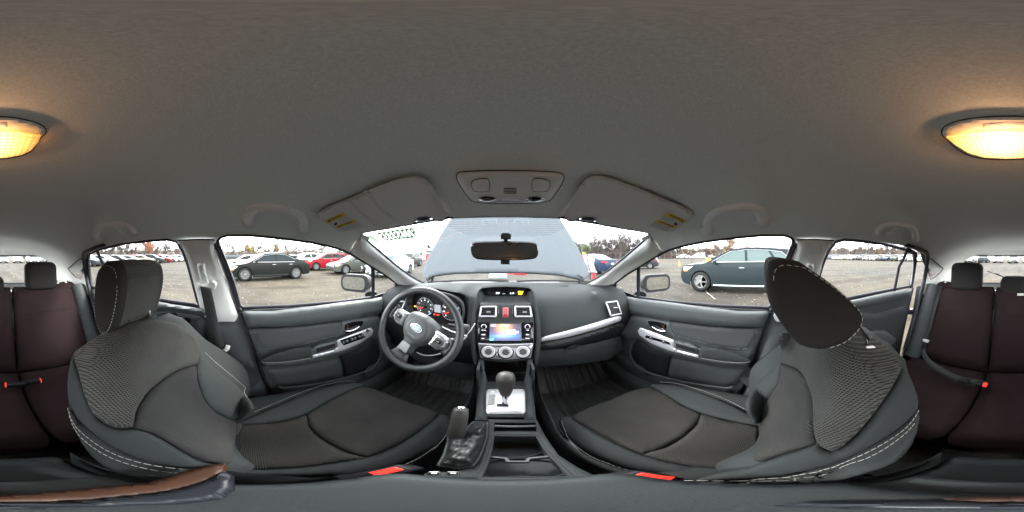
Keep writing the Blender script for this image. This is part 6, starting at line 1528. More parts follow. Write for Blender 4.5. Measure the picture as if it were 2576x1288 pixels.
# floor mats
def fmat(x0, x1, lab):
    t = thing('floor_mat', lab, 'floor mat', ((x0 + x1) / 2, 0.75, -1.0), 'front floor mats')
    rows = []
    for i in range(60):
        y = 0.46 + i * 0.011
        rows.append([Vector((x, y, floorz(x, y) + 0.012 + (0.015 * (0.5 + 0.5 * cos(x * 125)) if 0.56 < y < 1.0 and x0 + .05 < x < x1 - .05 else 0.0) + 0.012 * (1 if min(x - x0, x1 - x, y - 0.46) < 0.012 else 0))) for x in [lerp(x0, x1, k / 70) for k in range(71)]])
    ob('ribbed_mat', MB().loft(rows), 'rubber_mat', t)
fmat(-0.62, -0.17, 'black ribbed rubber floor mat with dirt under the steering wheel')
fmat(0.17, 0.62, 'black ribbed rubber floor mat in the passenger footwell')
ob('mat_clip', MB().box((-0.50, 0.50, -0.972), (0.06, 0.04, 0.012)), 'gloss_black', bpy.data.objects['floor_mat'], bevel=0.004)
# ================================================================ OUTSIDE: ground, vehicles, buildings, trees
def gat(u, v): return onz(u, v, GZ)
def azd(az, d, z=GZ): return Vector((sin(radians(az)) * d, cos(radians(az)) * d, z))
# ---- ground: one gently uneven sheet of packed gravel and mud
m = mat('yard_ground', (0.2, 0.18, 0.16), 0.92, spec=0.15)
n, l, b = nodes_of(m)
t_ = n.new('ShaderNodeTexCoord')
def noise_n(sc, det=6, vec=None, rough=0.6, dist_=0.0):
    z = n.new('ShaderNodeTexNoise'); z.inputs['Scale'].default_value = sc; z.inputs['Detail'].default_value = det; z.inputs['Roughness'].default_value = rough
    z.inputs['Distortion'].default_value = dist_
    l((vec or t_.outputs['Object']), z.inputs['Vector']); return z
def ramp(src, els):
    r = n.new('ShaderNodeValToRGB'); r.color_ramp.elements[0].position = els[0][0]; r.color_ramp.elements[0].color = (*els[0][1], 1)
    r.color_ramp.elements[1].position = els[-1][0]; r.color_ramp.elements[1].color = (*els[-1][1], 1)
    for p, c in els[1:-1]:
        e = r.color_ramp.elements.new(p); e.color = (*c, 1)
    l(src, r.inputs[0]); return r
big = noise_n(0.09, 5, dist_=0.6); mid = noise_n(0.9, 8, rough=0.7); fine = noise_n(20, 8, rough=0.75)
mpn = n.new('ShaderNodeMapping'); mpn.inputs['Scale'].default_value = (0.55, 0.07, 1); mpn.inputs['Rotation'].default_value = (0, 0, radians(35)); l(t_.outputs['Object'], mpn.inputs[0])
trk = noise_n(1.6, 6, mpn.outputs[0], 0.65)
c1 = ramp(big.outputs['Fac'], [(0.35, (0.049, 0.046, 0.0415)), (0.5, (0.060, 0.0535, 0.0445)), (0.66, (0.076, 0.0645, 0.048))])
c2 = ramp(mid.outputs['Fac'], [(0.3, (0.62, 0.60, 0.58)), (0.55, (1.0, 1.0, 1.0)), (0.75, (1.22, 1.2, 1.15))])
c3 = ramp(trk.outputs['Fac'], [(0.38, (0.66, 0.64, 0.62)), (0.5, (1.0, 1.0, 1.0)), (0.7, (1.12, 1.10, 1.06))])
c4 = ramp(fine.outputs['Fac'], [(0.34, (0.62, 0.61, 0.59)), (0.5, (1.0, 1.0, 1.0)), (0.66, (1.40, 1.38, 1.33))])
def mul(a, c):
    x = n.new('ShaderNodeMix'); x.data_type = 'RGBA'; x.blend_type = 'MULTIPLY'; x.inputs[0].default_value = 1; l(a, x.inputs[6]); l(c, x.inputs[7]); return x.outputs[2]
cc = mul(mul(mul(c1.outputs[0], c2.outputs[0]), c3.outputs[0]), c4.outputs[0])
l(cc, b.inputs['Base Color'])
bp = n.new('ShaderNodeBump'); bp.inputs['Strength'].default_value = 0.7; bp.inputs['Distance'].default_value = 0.05; l(fine.outputs['Fac'], bp.inputs['Height'])
bp2 = n.new('ShaderNodeBump'); bp2.inputs['Strength'].default_value = 0.6; bp2.inputs['Distance'].default_value = 0.12; l(trk.outputs['Fac'], bp2.inputs['Height']); l(bp.outputs[0], bp2.inputs['Normal']); l(bp2.outputs[0], b.inputs['Normal'])
rows = []
rad = [0, 2, 4, 6, 8, 10, 12, 15, 18, 22, 27, 33, 40, 50, 65, 90, 130, 200, 400, 900, 2000]
for i, r_ in enumerate(rad):
    row = []
    for k in range(96):
        a = 2 * pi * k / 96; x, y = r_ * cos(a), r_ * sin(a)
        hgt = 0.05 * noise.noise(Vector((x * 0.25, y * 0.25, 0))) + 0.02 * noise.noise(Vector((x * 0.9, y * 0.9, 3))) if 3 < r_ < 60 else 0
        row.append(Vector((x, y, GZ - 0.02 + hgt)))
    rows.append(row)
ob('ground', MB().loft(rows, closed=True), 'yard_ground', kind='structure')

# scattered stones and litter: nobody could count them
mat('stone', (0.195, 0.18, 0.159), 0.9)
mb = MB(); rnd = random.Random(11)
for k in range(2600):
    a = rnd.uniform(0, 2 * pi); d_ = 2.2 + 22 * rnd.random() ** 1.6; x, y = d_ * sin(a), d_ * cos(a); s_ = rnd.uniform(0.008, 0.03) * (1 + d_ * 0.03)
    if abs(x) < 1.0 and abs(y) < 2.6: continue
    o_ = Vector((x, y, GZ + s_ * 0.1)); q = [o_ + Vector((rnd.uniform(.6, 1.2) * s_ * cos(j * 1.57 + rnd.random()), rnd.uniform(.6, 1.2) * s_ * sin(j * 1.57 + rnd.random()), 0)) for j in range(4)] + [o_ + Vector((0, 0, s_ * .8))]
    mb.add(q, [(0, 1, 4), (1, 2, 4), (2, 3, 4), (3, 0, 4)])
ob('gravel', mb, 'stone', smooth=False, kind='stuff')
mb = MB()
for k in range(900):
    a = rnd.uniform(0, 2 * pi); d_ = 2.2 + 14 * rnd.random() ** 1.4; x, y = d_ * sin(a), d_ * cos(a); s_ = rnd.uniform(0.015, 0.04)
    if abs(x) < 1.0 and abs(y) < 2.6: continue
    o_ = Vector((x, y, GZ + 0.012)); t1 = rnd.uniform(0, 6.3)
    mb.add([o_ + Vector((s_ * cos(t1 + j * 1.7), s_ * sin(t1 + j * 1.7), 0.01 * rnd.random())) for j in range(3)], [(0, 1, 2)])
mat('dead_leaf', (0.15, 0.099, 0.054), 0.9)
ob('fallen_leaves', mb, 'dead_leaf', smooth=False, kind='stuff')
tw = MB().tube([gat(1778, 737) + Vector((0, 0, .02)), gat(1786, 744) + Vector((0, 0, .03)), gat(1799, 754) + Vector((0, 0, .02))], 0.006, 6)
ob('white_stick', tw, 'white_plastic', label='thin white stick lying on the gravel before the dark green SUV', cat='stick')

# ---- cars
for nm, c_, me_ in (('car_black', (0.012, 0.014, 0.013), 0), ('car_red', (0.30, 0.012, 0.02), 0), ('car_grey', (0.10, 0.105, 0.095), .3), ('car_white', (0.80, 0.80, 0.80), 0), ('car_green', (0.022, 0.032, 0.036), .2), ('car_blue', (0.025, 0.04, 0.085), .2), ('car_silver', (0.45, 0.47, 0.48), .5), ('car_dark', (0.035, 0.04, 0.045), .2), ('car_gold', (0.42, 0.38, 0.30), .4)):
    mat(nm, tuple(x * .66 for x in c_), 0.34, metal=me_ * .5, spec=0.13)
mat('auto_glass', (0.0176, 0.022, 0.0242), 0.1, spec=0.1)
mat('auto_glass_pale', (0.072, 0.096, 0.096), 0.1, spec=0.12)
mat('trim_metal', (0.416, 0.416, 0.429), 0.3, spec=.5); mat('tyre', (0.018, 0.018, 0.018), 0.9, spec=.15); mat('alloy', (0.165, 0.165, 0.165), 0.45, spec=.3); mat('steel_rim', (0.078, 0.078, 0.078), 0.6, spec=.2)
mat('wheel_well', (0.006, 0.006, 0.006), 0.9); mat('headlamp', (0.506, 0.529, 0.529), 0.2, spec=0.3); mat('tail_lamp', (0.4, 0.016, 0.02), 0.3, spec=.2); mat('amber', (0.75, 0.25, 0.03), 0.3)
mat('plate', (0.46, 0.46, 0.483), 0.5); mat('orange_plastic', (0.798, 0.19, 0.0152), 0.45); mat('crushed', (0.09, 0.09, 0.09), 0.4, metal=.4, bump=(7, 1, .1))
STY = {
 'sedan': dict(L=4.75, W=0.91, H=1.44, wb=2.82, r=0.335, belt=0.93,
   top=[(2.30, .22), (2.37, .42), (2.34, .62), (2.20, .74), (1.75, .84), (1.28, .93), (0.45, 1.34), (0.1, 1.42), (-0.5, 1.44), (-0.95, 1.38), (-1.62, 1.08), (-1.95, 1.05), (-2.25, 1.02), (-2.33, .85), (-2.37, .55), (-2.28, .26)],
   glass=(5, 6, 9), win=[[(1.02, .97), (0.42, 1.28), (-0.22, 1.37), (-0.25, .965)], [(-0.31, .965), (-0.28, 1.375), (-0.85, 1.33), (-1.42, 1.06), (-1.30, .97)]]),
 'suv': dict(L=4.66, W=0.94, H=1.66, wb=2.82, r=0.37, belt=1.02,
   top=[(2.22, .28), (2.33, .50), (2.31, .78), (2.18, .93), (1.70, 1.03), (1.25, 1.09), (0.42, 1.54), (0.1, 1.62), (-0.6, 1.66), (-1.45, 1.61), (-1.80, 1.54), (-2.15, 1.12), (-2.24, .95), (-2.32, .60), (-2.22, .30)],
   glass=(5, 6, 10), win=[[(1.00, 1.12), (0.36, 1.49), (-0.18, 1.55), (-0.22, 1.10)], [(-0.30, 1.10), (-0.26, 1.555), (-1.02, 1.54), (-1.28, 1.12)], [(-1.36, 1.13), (-1.12, 1.53), (-1.52, 1.48), (-1.86, 1.18)]]),
 'van': dict(L=5.6, W=0.98, H=2.35, wb=3.4, r=0.36, belt=1.25,
   top=[(2.70, .30), (2.78, .55), (2.75, .85), (2.55, 1.05), (2.05, 1.30), (1.35, 2.05), (1.05, 2.25), (0.0, 2.35), (-2.4, 2.33), (-2.7, 2.2), (-2.75, 1.2), (-2.78, .5), (-2.72, .32)],
   glass=(4, 5, 99), win=[[(1.85, 1.32), (1.30, 1.85), (0.75, 1.90), (0.72, 1.30)]]),
}
def hwf(S, y, z):
    f = 1 - 0.16 * max(0, (abs(y) - 0.28 * S['L']) / (0.22 * S['L'])) ** 2.2
    w_ = S['W'] * f
    if z < S['belt']: return w_ * (1 - 0.10 * max(0, (S['belt'] - z - .35) / S['belt']) ** 2 - 0.02 * max(0, (z - .62) / .4))
    return w_ * (0.975 - 0.30 * ((z - S['belt']) / (S['H'] - S['belt'])) ** 1.15)
def car_mesh(kind, fine):
    """returns dict of part name -> MB in the car's own frame (nose towards +y, ground at z = 0)"""
    S = STY[kind]; step = 0.10 if fine else 0.24; P = {}
    wy = (S['wb'] / 2 + 0.03, -S['wb'] / 2 + 0.03); ra = S['r'] + 0.055
    bot = []
    for c in (wy[1], wy[0]):
        bot += [(c - ra, .22 if c == wy[1] else .2)] + [(c + ra * cos(a), max(.2, S['r'] + ra * sin(a))) for a in [radians(180 - q * 20) for q in range(10)]] + [(c + ra, .2)]
    side = smoothp(S['top'], False, 3 if fine else 1) + [(p[0], p[1]) for p in reversed([(S['top'][-1][0], S['top'][-1][1])])][1:] + bot
    wins = [smoothp(dense(w_, .18), True, 1) for w_ in S['win']]
    body = MB(); glass = MB()
    for s_ in (1, -1):
        sheet(side, lambda y, z: Vector((s_ * hwf(S, y, z), y, z)), step, holes=wins, flip=s_ > 0, mb=body)
        for w_ in wins: sheet(w_, lambda y, z: Vector((s_ * (hwf(S, y, z) - 0.012), y, z)), step * 1.6, mb=glass, flip=s_ > 0)
    tp = smoothp(S['top'], False, 3 if fine else 1); per = 3 if fine else 1; gset = set()
    for g_ in S['glass'][:1] + S['glass'][2:3]:
        for q in range(per): gset.add(g_ * per + q)
    for i in range(len(tp) - 1):
        rows = []
        for y, z in (tp[i], tp[i + 1]):
            h = hwf(S, y, z); rows.append([Vector((h * x, y, z + 0.045 * (1 - x * x) * (1 if z > .6 else 0))) if True else None for x in (-1, -.9, -.5, 0, .5, .9, 1)])
        (glass if i in gset else body).loft(rows)
    P['body'] = body; P['glass'] = glass
    wl = MB()
    for c in wy:
        for s_ in (1, -1):
            n_ = 14; rr_ = []
            for x in (S['W'] * 0.93, S['W'] * 0.55):
                rr_.append([Vector((s_ * x, c + ra * cos(2 * pi * k / n_), S['r'] + ra * sin(2 * pi * k / n_))) for k in range(n_)])
            wl.loft(rr_, closed=True); wl.add(rr_[1], [tuple(range(n_))])
    wl.box((0, 0, .30), (S['W'] * 1.5, S['L'] * .8, .1))
    P['wheel_well'] = wl
    return P, S, wy
def wheel_mb(r, w_=0.22, n=24): return MB().lathe([(r * .60, .02), (r * .66, 0.0), (r * .95, 0.0), (r, .03), (r, w_ - .03), (r * .93, w_), (r * .5, w_)], (0, 0, 0), (-1, 0, 0), n)
def rim_mb(r, spokes, n=22):
    m_ = MB().lathe([(r * .62, .012), (r * .66, -0.006), (r * .70, .012)], (0, 0, 0), (-1, 0, 0), n).lathe([(0, -0.012), (r * .14, -.01), (r * .2, .02)], (0, 0, 0), (-1, 0, 0), 12)
    for k in range(spokes):
        a = 2 * pi * k / spokes
        m_.tube([(0.0, r * .12 * cos(a), r * .12 * sin(a)), (0.0, r * .64 * cos(a), r * .64 * sin(a))], [r * .085 * min(1, 6 / spokes), r * .115 * min(1, 6 / spokes)], 4, flat=(1, .5))
    return m_
PROTO = {}
def local_ob(name, mb, ms, parent, loc=(0, 0, 0), **k):
    o = ob(name, mb, ms, None, **k); o.parent = parent; o.location = loc; return o
def near_car(kind, paint, pos, heading, name, label, pale=False, spokes=5, glassm='auto_glass', rimm='alloy', markers=(), roofrail=False, crushed=False, group=None, scale=1.0):
    P, S, wy = car_mesh(kind, True)
    c = thing(name, label, {'sedan': 'car', 'suv': 'SUV', 'van': 'van'}[kind], (pos[0], pos[1], GZ), group)
    c.rotation_euler = (0, 0, atan2(-heading[0], heading[1])); c.scale = (scale,) * 3
    if crushed:
        for i, (x, y, z) in enumerate(P['body'].v):
            if y > 1.35: P['body'].v[i] = (x * (1 - .1 * (y - 1.35)) + .12 * noise.noise(Vector((x * 4, y * 4, z * 4))), y - (y - 1.35) * .45 + .16 * noise.noise(Vector((x * 3, y * 3, z * 3 + 5))), z + .14 * noise.noise(Vector((x * 3 + 9, y * 3, z * 3))))
    bd = local_ob('body', P['body'], paint, c, ang=40)
    local_ob('window', P['glass'], glassm, c)
    local_ob('underside', P['wheel_well'], 'wheel_well', c)
    for y in wy:
        for s_ in (1, -1):
            w_ = local_ob('wheel', wheel_mb(S['r']), 'tyre', c, (s_ * S['W'] * 0.985, y, S['r']))
            if s_ < 0: w_.rotation_euler = (0, 0, pi)
            r_ = local_ob('rim', rim_mb(S['r'], spokes), rimm, w_, (0, 0, 0))
            local_ob('rim_shade_backing', MB().lathe([(S['r'] * .63, .04), (0, .04)], (0, 0, 0), (-1, 0, 0), 18), 'wheel_well', w_)  # near-black backing puts the shade behind the spokes into its colour
    # trim: belt moulding, sills, handles, lamps
    sf = lambda s_, o=0.004: (lambda y, z, h=0.0: Vector((s_ * (hwf(S, y, z) + o + h), y, z)))
    for s_ in (1, -1):
        f = sf(s_)
        wn = S['win']; bl = [w_pt for w_pt in ([wn[0][0]] + [wn[-1][-1]])]
        local_ob('belt_moulding', MB().tube([f(lerp(bl[0][0], bl[1][0], t), lerp(bl[0][1], bl[1][1], t) - .012) for t in (0, .25, .5, .75, 1)], 0.012, 5), 'trim_metal' if kind != 'van' else 'black', c)
        upr = [w_[k] for w_ in wn for k in ((0, 1, 2) if w_ is wn[0] else (1, 2, 3))]
        local_ob('window_moulding', MB().tube([f(y, z + .012) for y, z in [wn[0][0], wn[0][1], wn[0][2]] + ([wn[1][1], wn[1][2], wn[1][3]] if len(wn) > 1 else []) + ([wn[2][1], wn[2][2], wn[2][3]] if len(wn) > 2 else [])] if len(wn) < 3 else [f(y, z + .012) for y, z in [wn[0][0], wn[0][1], wn[0][2], wn[1][1], wn[1][2], wn[2][1], wn[2][2], wn[2][3]]], 0.009, 4), 'trim_metal' if kind != 'van' else 'black', c)
        local_ob('sill_moulding', MB().tube([f(y, .27) for y in (wy[1] + .5, 0, wy[0] - .5)], 0.03, 5, flat=(.6, 1)), 'trim_metal' if kind == 'suv' and roofrail else 'black', c)
        for y in ((-0.10, -1.05) if kind != 'van' else (0.7,)):
            local_ob('door_handle', MB().tube([f(y - .09, S['belt'] - .10, .012), f(y, S['belt'] - .095, .03), f(y + .09, S['belt'] - .10, .012)], 0.013, 5), 'trim_metal', c)
        for y in ((wn[0][-1][0] - .03), (wn[0][0][0] + .02)):
            local_ob('door_seam', MB().tube([f(y, .26, -.003), f(y, S['belt'] - .03, -.003)], 0.006, 4), 'black', c)
        mr_ = local_ob('side_mirror', MB().loft([[Vector((s_ * (hwf(S, .95, S['belt']) + x), .86 + dy, S['belt'] + .09 + z)) for dy, z in rrect(0, 0, .12 * k, .15 * k, .04 * k, 2)] for x, k in ((0.0, .35), (.06, .9), (.14, 1.0), (.20, .8))], closed=True, caps=True), paint, c)
        # lamps wrap round the corners
        yf = S['top'][3][0]; zf = S['top'][3][1]
        hl = [(yf + .04, zf - .16), (yf + .02, zf - .03), (yf - .42, zf + .02), (yf - .25, zf - .12)]
        if not crushed:
            h_ = local_ob('headlight', pad(hl, lambda y, z, h: Vector((s_ * (hwf(S, y, z) + h), y, z)), 0.004, 0.02, 0.05, 0.06), 'headlamp', c)
            ff = lambda x, z, h=0.0: Vector((x, interp(z, [(p[1], p[0]) for p in S['top'][:4]]) + h - .0, z))
            local_ob('headlight', pad([(s_ * .45, zf - .14), (s_ * .47, zf - .05), (s_ * .80, zf - .03), (s_ * .78, zf - .17)], ff, 0.006, 0.015, 0.04, 0.06), 'headlamp', c)
            local_ob('side_marker', pad([(yf + .0, zf - .20), (yf + 0, zf - .17), (yf - .20, zf - .15), (yf - .2, zf - .18)], lambda y, z, h: Vector((s_ * (hwf(S, y, z) + h), y, z)), 0.004, 0.008, 0.02, 0.04), 'amber', c)
        yr = S['top'][-3][0]; zr = S['top'][-3][1]
        local_ob('tail_light', pad([(yr - .02, zr - .05), (yr - .01, zr + .13), (yr + .34, zr + .11), (yr + .22, zr + .0)], lambda y, z, h: Vector((s_ * (hwf(S, y, z) + h), y, z)), 0.004, 0.02, 0.05, 0.06), 'tail_lamp', c)
        fr = lambda x, z, h=0.0: Vector((x, interp(z, sorted([(p[1], p[0]) for p in S['top'][-4:]])) - h, z))
        local_ob('tail_light', pad([(s_ * .42, zr + .0), (s_ * .42, zr + .12), (s_ * .82, zr + .13), (s_ * .82, zr - .03)], fr, 0.006, 0.012, 0.04, 0.06), 'tail_lamp', c)
    if not crushed:
        ff = lambda x, z, h=0.0: Vector((x, interp(z, [(p[1], p[0]) for p in S['top'][:4]]) + h, z))
        zf = S['top'][3][1]
        local_ob('grille', pad([(-.40, zf - .30), (-.42, zf - .10), (.42, zf - .10), (.40, zf - .30)], ff, 0.004, 0.012, 0.03, 0.07), 'gloss_black', c)
        local_ob('lower_grille', pad([(-.62, .24), (-.66, .36), (.66, .36), (.62, .24)], ff, 0.006, 0.01, 0.03, 0.07), 'gloss_black', c)
    local_ob('number_plate', MB().box((0, S['top'][-3][0] - .03, S['top'][-3][1] - .1), (.32, .02, .13)), 'plate', c)
    if roofrail:
        for s_ in (1, -1): local_ob('roof_rail', MB().tube([(s_ * .60, y, S['H'] + dz) for y, dz in ((.35, -.02), (.2, .035), (-1.2, .03), (-1.35, -.03))], 0.018, 6), 'silver', c)
    if crushed:
        mb_ = MB(); r_ = random.Random(5)
        for k in range(90):
            a_ = Vector((r_.uniform(-.85, .85), r_.uniform(1.3, 2.2), r_.uniform(.2, .85))); b_ = a_ + Vector((r_.uniform(-.3, .3), r_.uniform(-.2, .3), r_.uniform(-.25, .25)))
            mb_.tube([a_, a_.lerp(b_, .5) + Vector((0, 0, r_.uniform(-.06, .06))), b_], r_.uniform(.008, .04), 5)
        tag(local_ob('crushed_front', mb_, ['crushed'], c, smooth=False), None, None, None, 'stuff')
        mb_ = MB()
        for k in range(26):
            a_ = Vector((r_.uniform(-.85, .85), r_.uniform(1.5, 2.2), r_.uniform(.2, .8)))
            mb_.add([a_ + Vector((r_.uniform(-.14, .14), r_.uniform(-.12, .12), r_.uniform(-.1, .1))) for q in range(3)], [(0, 1, 2)])
        tag(local_ob('broken_trim', mb_, ['bright_silver'], c, smooth=False), None, None, None, 'stuff')
    return c
def marker(p, lab, on):
    t = thing('roof_marker', lab, 'marker', p, 'orange plastic markers')
    rows = []
    for z, k in ((0, 1.0), (0.02, 1.0), (0.16, 0.75), (0.17, 0.70)):
        rows.append([Vector((a * k, b_ * k, z)) for a, b_ in rrect(0, 0, .26, .20, .03, 2)])
    local_ob('marker_body', MB().loft(rows, closed=True, caps=True), 'orange_plastic', t)
    return t

# left side
near_car('sedan', 'car_black', (-9.55, 1.05), (0.18, -0.98), 'parked_car', 'black sedan with damaged front corner, side on beyond the driver window', spokes=12, scale=1.03)
near_car('suv', 'car_red', (-14.2, 7.3), (-0.10, -1.0), 'parked_suv', 'red crossover parked behind the black sedan', spokes=5, scale=.97)
near_car('sedan', 'car_grey', (-10.4, 8.05), (-0.12, -0.98), 'parked_car', 'olive grey sedan with silver wheels between the red crossover and the wreck', spokes=5)
near_car('sedan', 'car_white', (-7.45, 8.75), (0.16, -0.98), 'wrecked_car', 'white sedan with its front end crushed, beside the windscreen pillar', spokes=10, glassm='auto_glass_pale', crushed=True)
near_car('suv', 'car_black', (-11.6, 17.4), (0.1, -0.98), 'parked_suv', 'black SUV parked behind the white wreck', spokes=5)
bs = [o for o in SC.objects if o.name.startswith('parked_car')][0]
mb_ = MB(); r_ = random.Random(8)
for k in range(34):
    a_ = Vector((-.86 + r_.uniform(-.02, .18), r_.uniform(1.95, 2.38), r_.uniform(.22, .68))); b_ = a_ + Vector((r_.uniform(-.1, .05), r_.uniform(-.12, .14), r_.uniform(-.16, .12)))
    mb_.tube([a_, a_.lerp(b_, .5) + Vector((-.03, 0, r_.uniform(-.04, .04))), b_], r_.uniform(.008, .025), 5)
local_ob('torn_bumper', mb_, 'crushed', bs, smooth=False)
# right side
near_car('suv', 'car_green', (6.46, 0.78), (0.0, 1.0), 'parked_suv', 'dark green SUV with bright sills and orange markers outside the passenger window', spokes=5, roofrail=True, glassm='auto_glass_pale', scale=.98)
near_car('sedan', 'car_blue', (6.6, 11.55), (-0.22, 0.97), 'parked_car', 'dark blue sedan with red tail lights seen past the raised bonnet', spokes=10, glassm='auto_glass_pale')
near_car('suv', 'car_dark', (12.9, 11.9), (-0.5, 0.86), 'parked_suv', 'small dark hatchback beyond the passenger side windscreen pillar', spokes=10, scale=.86)
marker((6.35, 2.05 + .1, GZ + 1.07), 'orange marker on the bonnet of the dark green SUV', 0)
marker((6.15, 0.55, GZ + 1.62), 'orange marker on the roof of the dark green SUV', 0)
marker((6.2, 11.9, GZ + 1.45), 'orange marker on the roof of the dark blue sedan', 0)

# ---- rows of far cars: one mesh each, the paint slot set per car
def far_proto(kind):
    P, S, wy = car_mesh(kind, False)
    mb_ = MB(); mb_.add(P['body'].v, P['body'].f, 0); mb_.add(P['glass'].v, P['glass'].f, 1); mb_.add(P['wheel_well'].v, P['wheel_well'].f, 2)
    for y in wy:
        for s_ in (1, -1):
            w_ = wheel_mb(S['r'], n=12); mb_.add([(s_ * (S['W'] * .985 + x * 1) , y + yy, S['r'] + z) for x, yy, z in w_.v], w_.f, 2)
            mb_.lathe([(S['r'] * .62, 0), (0, .0)], (s_ * (S['W'] * .985 - .003), y, S['r']), (s_, 0, 0), 10, 3)
    zf = S['top'][3][1]
    ffy = lambda z: interp(z, [(p[1], p[0]) for p in S['top'][:4]])
    for s_ in (1, -1):
        mb_.add([(s_ * .42, ffy(zf - .16) + .02, zf - .16), (s_ * .78, ffy(zf - .16) - .10, zf - .16), (s_ * .80, ffy(zf - .04) - .10, zf - .02), (s_ * .44, ffy(zf - .04) + .02, zf - .05)], [(0, 1, 2, 3)], 4)
    mb_.add([(-.38, ffy(zf - .28) + .02, zf - .28), (.38, ffy(zf - .28) + .02, zf - .28), (.40, ffy(zf - .12) + .02, zf - .10), (-.40, ffy(zf - .12) + .02, zf - .10)], [(0, 1, 2, 3)], 2)
    mb_.add([(-.6, ffy(.35) + .02, .25), (.6, ffy(.35) + .02, .25), (.62, ffy(.4) + .02, .40), (-.62, ffy(.4) + .02, .40)], [(0, 1, 2, 3)], 2)
    return mb_
FAR = {}; SEQ = {}
def nth(n_): return '%d%s' % (n_, 'th' if 10 < n_ % 100 < 14 else {1: 'st', 2: 'nd', 3: 'rd'}.get(n_ % 10, 'th'))
PN = {'car_white': 'white', 'car_silver': 'silver', 'car_black': 'black', 'car_red': 'red', 'car_dark': 'dark grey', 'car_grey': 'grey', 'car_blue': 'dark blue', 'car_gold': 'beige'}
rnd = random.Random(21)
def far_car(kind, paint, x, y, hd, where, group):
    if kind not in FAR:
        o = ob('far_' + kind, far_proto(kind), [paint, 'auto_glass', 'tyre', 'alloy', 'headlamp'], ang=40); FAR[kind] = o.data
        bpy.data.objects.remove(o)
    nm = {'sedan': 'distant_car', 'suv': 'distant_suv', 'van': 'distant_van'}[kind]
    o = bpy.data.objects.new(nm, FAR[kind]); COL.objects.link(o)
    o.location = (x, y, GZ); o.rotation_euler = (0, 0, atan2(-hd[0], hd[1])); k = rnd.uniform(.96, 1.04); o.scale = (k, k, k)
    o.material_slots[0].link = 'OBJECT'; o.material_slots[0].material = M[paint]
    kn = {'sedan': 'car', 'suv': 'SUV', 'van': 'van'}[kind]
    SEQ[group] = SEQ.get(group, 0) + 1; n0_ = SEQ[group]
    tag(o, '%s %s, %s in the %s' % (PN[paint], kn, nth(n0_), where), kn, group)
    return o
pal = ['car_white', 'car_silver', 'car_black', 'car_white', 'car_dark', 'car_red', 'car_silver', 'car_white', 'car_grey', 'car_blue', 'car_white', 'car_gold']
def colour(): return rnd.choice(pal)
def kd(): return 'sedan' if rnd.random() < .62 else 'suv'
# row beyond the rear door window behind the driver
seq = ['car_dark', 'car_silver', 'car_black', 'car_silver', 'car_gold', 'car_dark', 'car_red', 'car_white', 'car_white', 'car_blue', 'car_black', 'car_silver', 'car_white', 'car_dark', 'car_silver']
for i, p_ in enumerate(seq):
    x = -12.0 - i * 2.75; far_car('sedan' if i in (4, 7, 8) else kd(), p_, x, -18.8 + i * 0.22 + rnd.uniform(-.3, .3), (rnd.uniform(-.35, -.2), 1), "row past the driver's headrest", 'cars in the yard row behind the driver')
for i in range(13):
    far_car(kd(), colour(), -14.0 - i * 3.0, -25.5 + i * .2 + rnd.uniform(-.4, .4), (-.3, 1), "second row behind the driver's headrest", 'cars in the second yard row behind the driver')
for i in range(13):
    x = -13.5 + i * 2.9; far_car(kd(), rnd.choice(['car_white', 'car_silver', 'car_white', 'car_dark', 'car_white']), x, -32.5 + rnd.uniform(-.4, .4), (rnd.uniform(-.15, .15), 1), 'row through the rear window', 'cars seen through the rear window')
for i in range(22):
    x = 22 + i * 2.5; far_car(kd(), colour(), x, -33.0 + i * .34 + rnd.uniform(-.4, .4), (rnd.uniform(-.5, -.3), 1), "long row past the passenger's headrest", 'cars in the long yard row')
for i in range(14):
    x = 22 + i * 3.6; far_car(kd(), colour(), x, -40.5 + i * .34, (rnd.uniform(-.5, -.3), 1), "second row past the passenger's headrest", 'cars in the second long yard row')
# white vans far across the yard on the passenger side
for i in range(15):
    az = 50 + i * 1.6; p = azd(az, 96 + rnd.uniform(-3, 3)); k_ = 'van' if i in (3, 4, 6, 8, 11) else kd()
    far_car(k_, 'car_white' if (k_ == 'van' or rnd.random() < .6) else colour(), p.x, p.y, (-.6 + rnd.uniform(-.1, .1), -1), 'distant line across the yard', 'vehicles in the distant line')
# cars standing behind the black sedan
for i, (p_, k_) in enumerate([('car_white', 'sedan'), ('car_white', 'sedan'), ('car_silver', 'sedan'), ('car_white', 'suv'), ('car_white', 'sedan'), ('car_silver', 'sedan'), ('car_dark', 'sedan'), ('car_white', 'suv')]):
    far_car(k_, p_, -17.6 + (i > 3) * .2, -0.2 + i * 2.15, (0.10, -1.0) if i < 3 else (.3, -1), 'cluster behind the black sedan', 'cars behind the black sedan').scale = (1, 1, 1)

# ---- traffic cone, barrier, trestle, debris
cn = thing('traffic_cone', 'orange traffic cone standing on open ground before the distant vans', 'cone', gat(1709, 668.5))
local_ob('cone_body', MB().lathe([(0.14, 0.03), (0.03, 0.70), (0.0, 0.71)], (0, 0, 0), (0, 0, 1), 16), 'orange_plastic', cn)
local_ob('cone_base', MB().box((0, 0, 0.015), (.38, .38, .03)), 'orange_plastic', cn)
br = thing('plastic_barrier', 'battered white plastic barrier with red stripes and a hanging black cable', 'barrier', (2.6, 8.2, GZ))
BP_ = lambda u, v, h=0.0: ony(u, v, 8.2 - h)
bo_ = [(1464, 650), (1468, 642), (1480, 644), (1490, 643), (1496, 650), (1494, 664), (1496, 678), (1503, 686), (1486, 688), (1480, 689), (1474, 676), (1467, 660)]
def bpf(u, v, h): return BP_(u, v, h + .06 * noise.noise(Vector((u * .15, v * .15, 0))))
ob('barrier_sheet', pad(bo_, bpf, 0.0, 0.25, 6, 3), 'white_plastic', br)
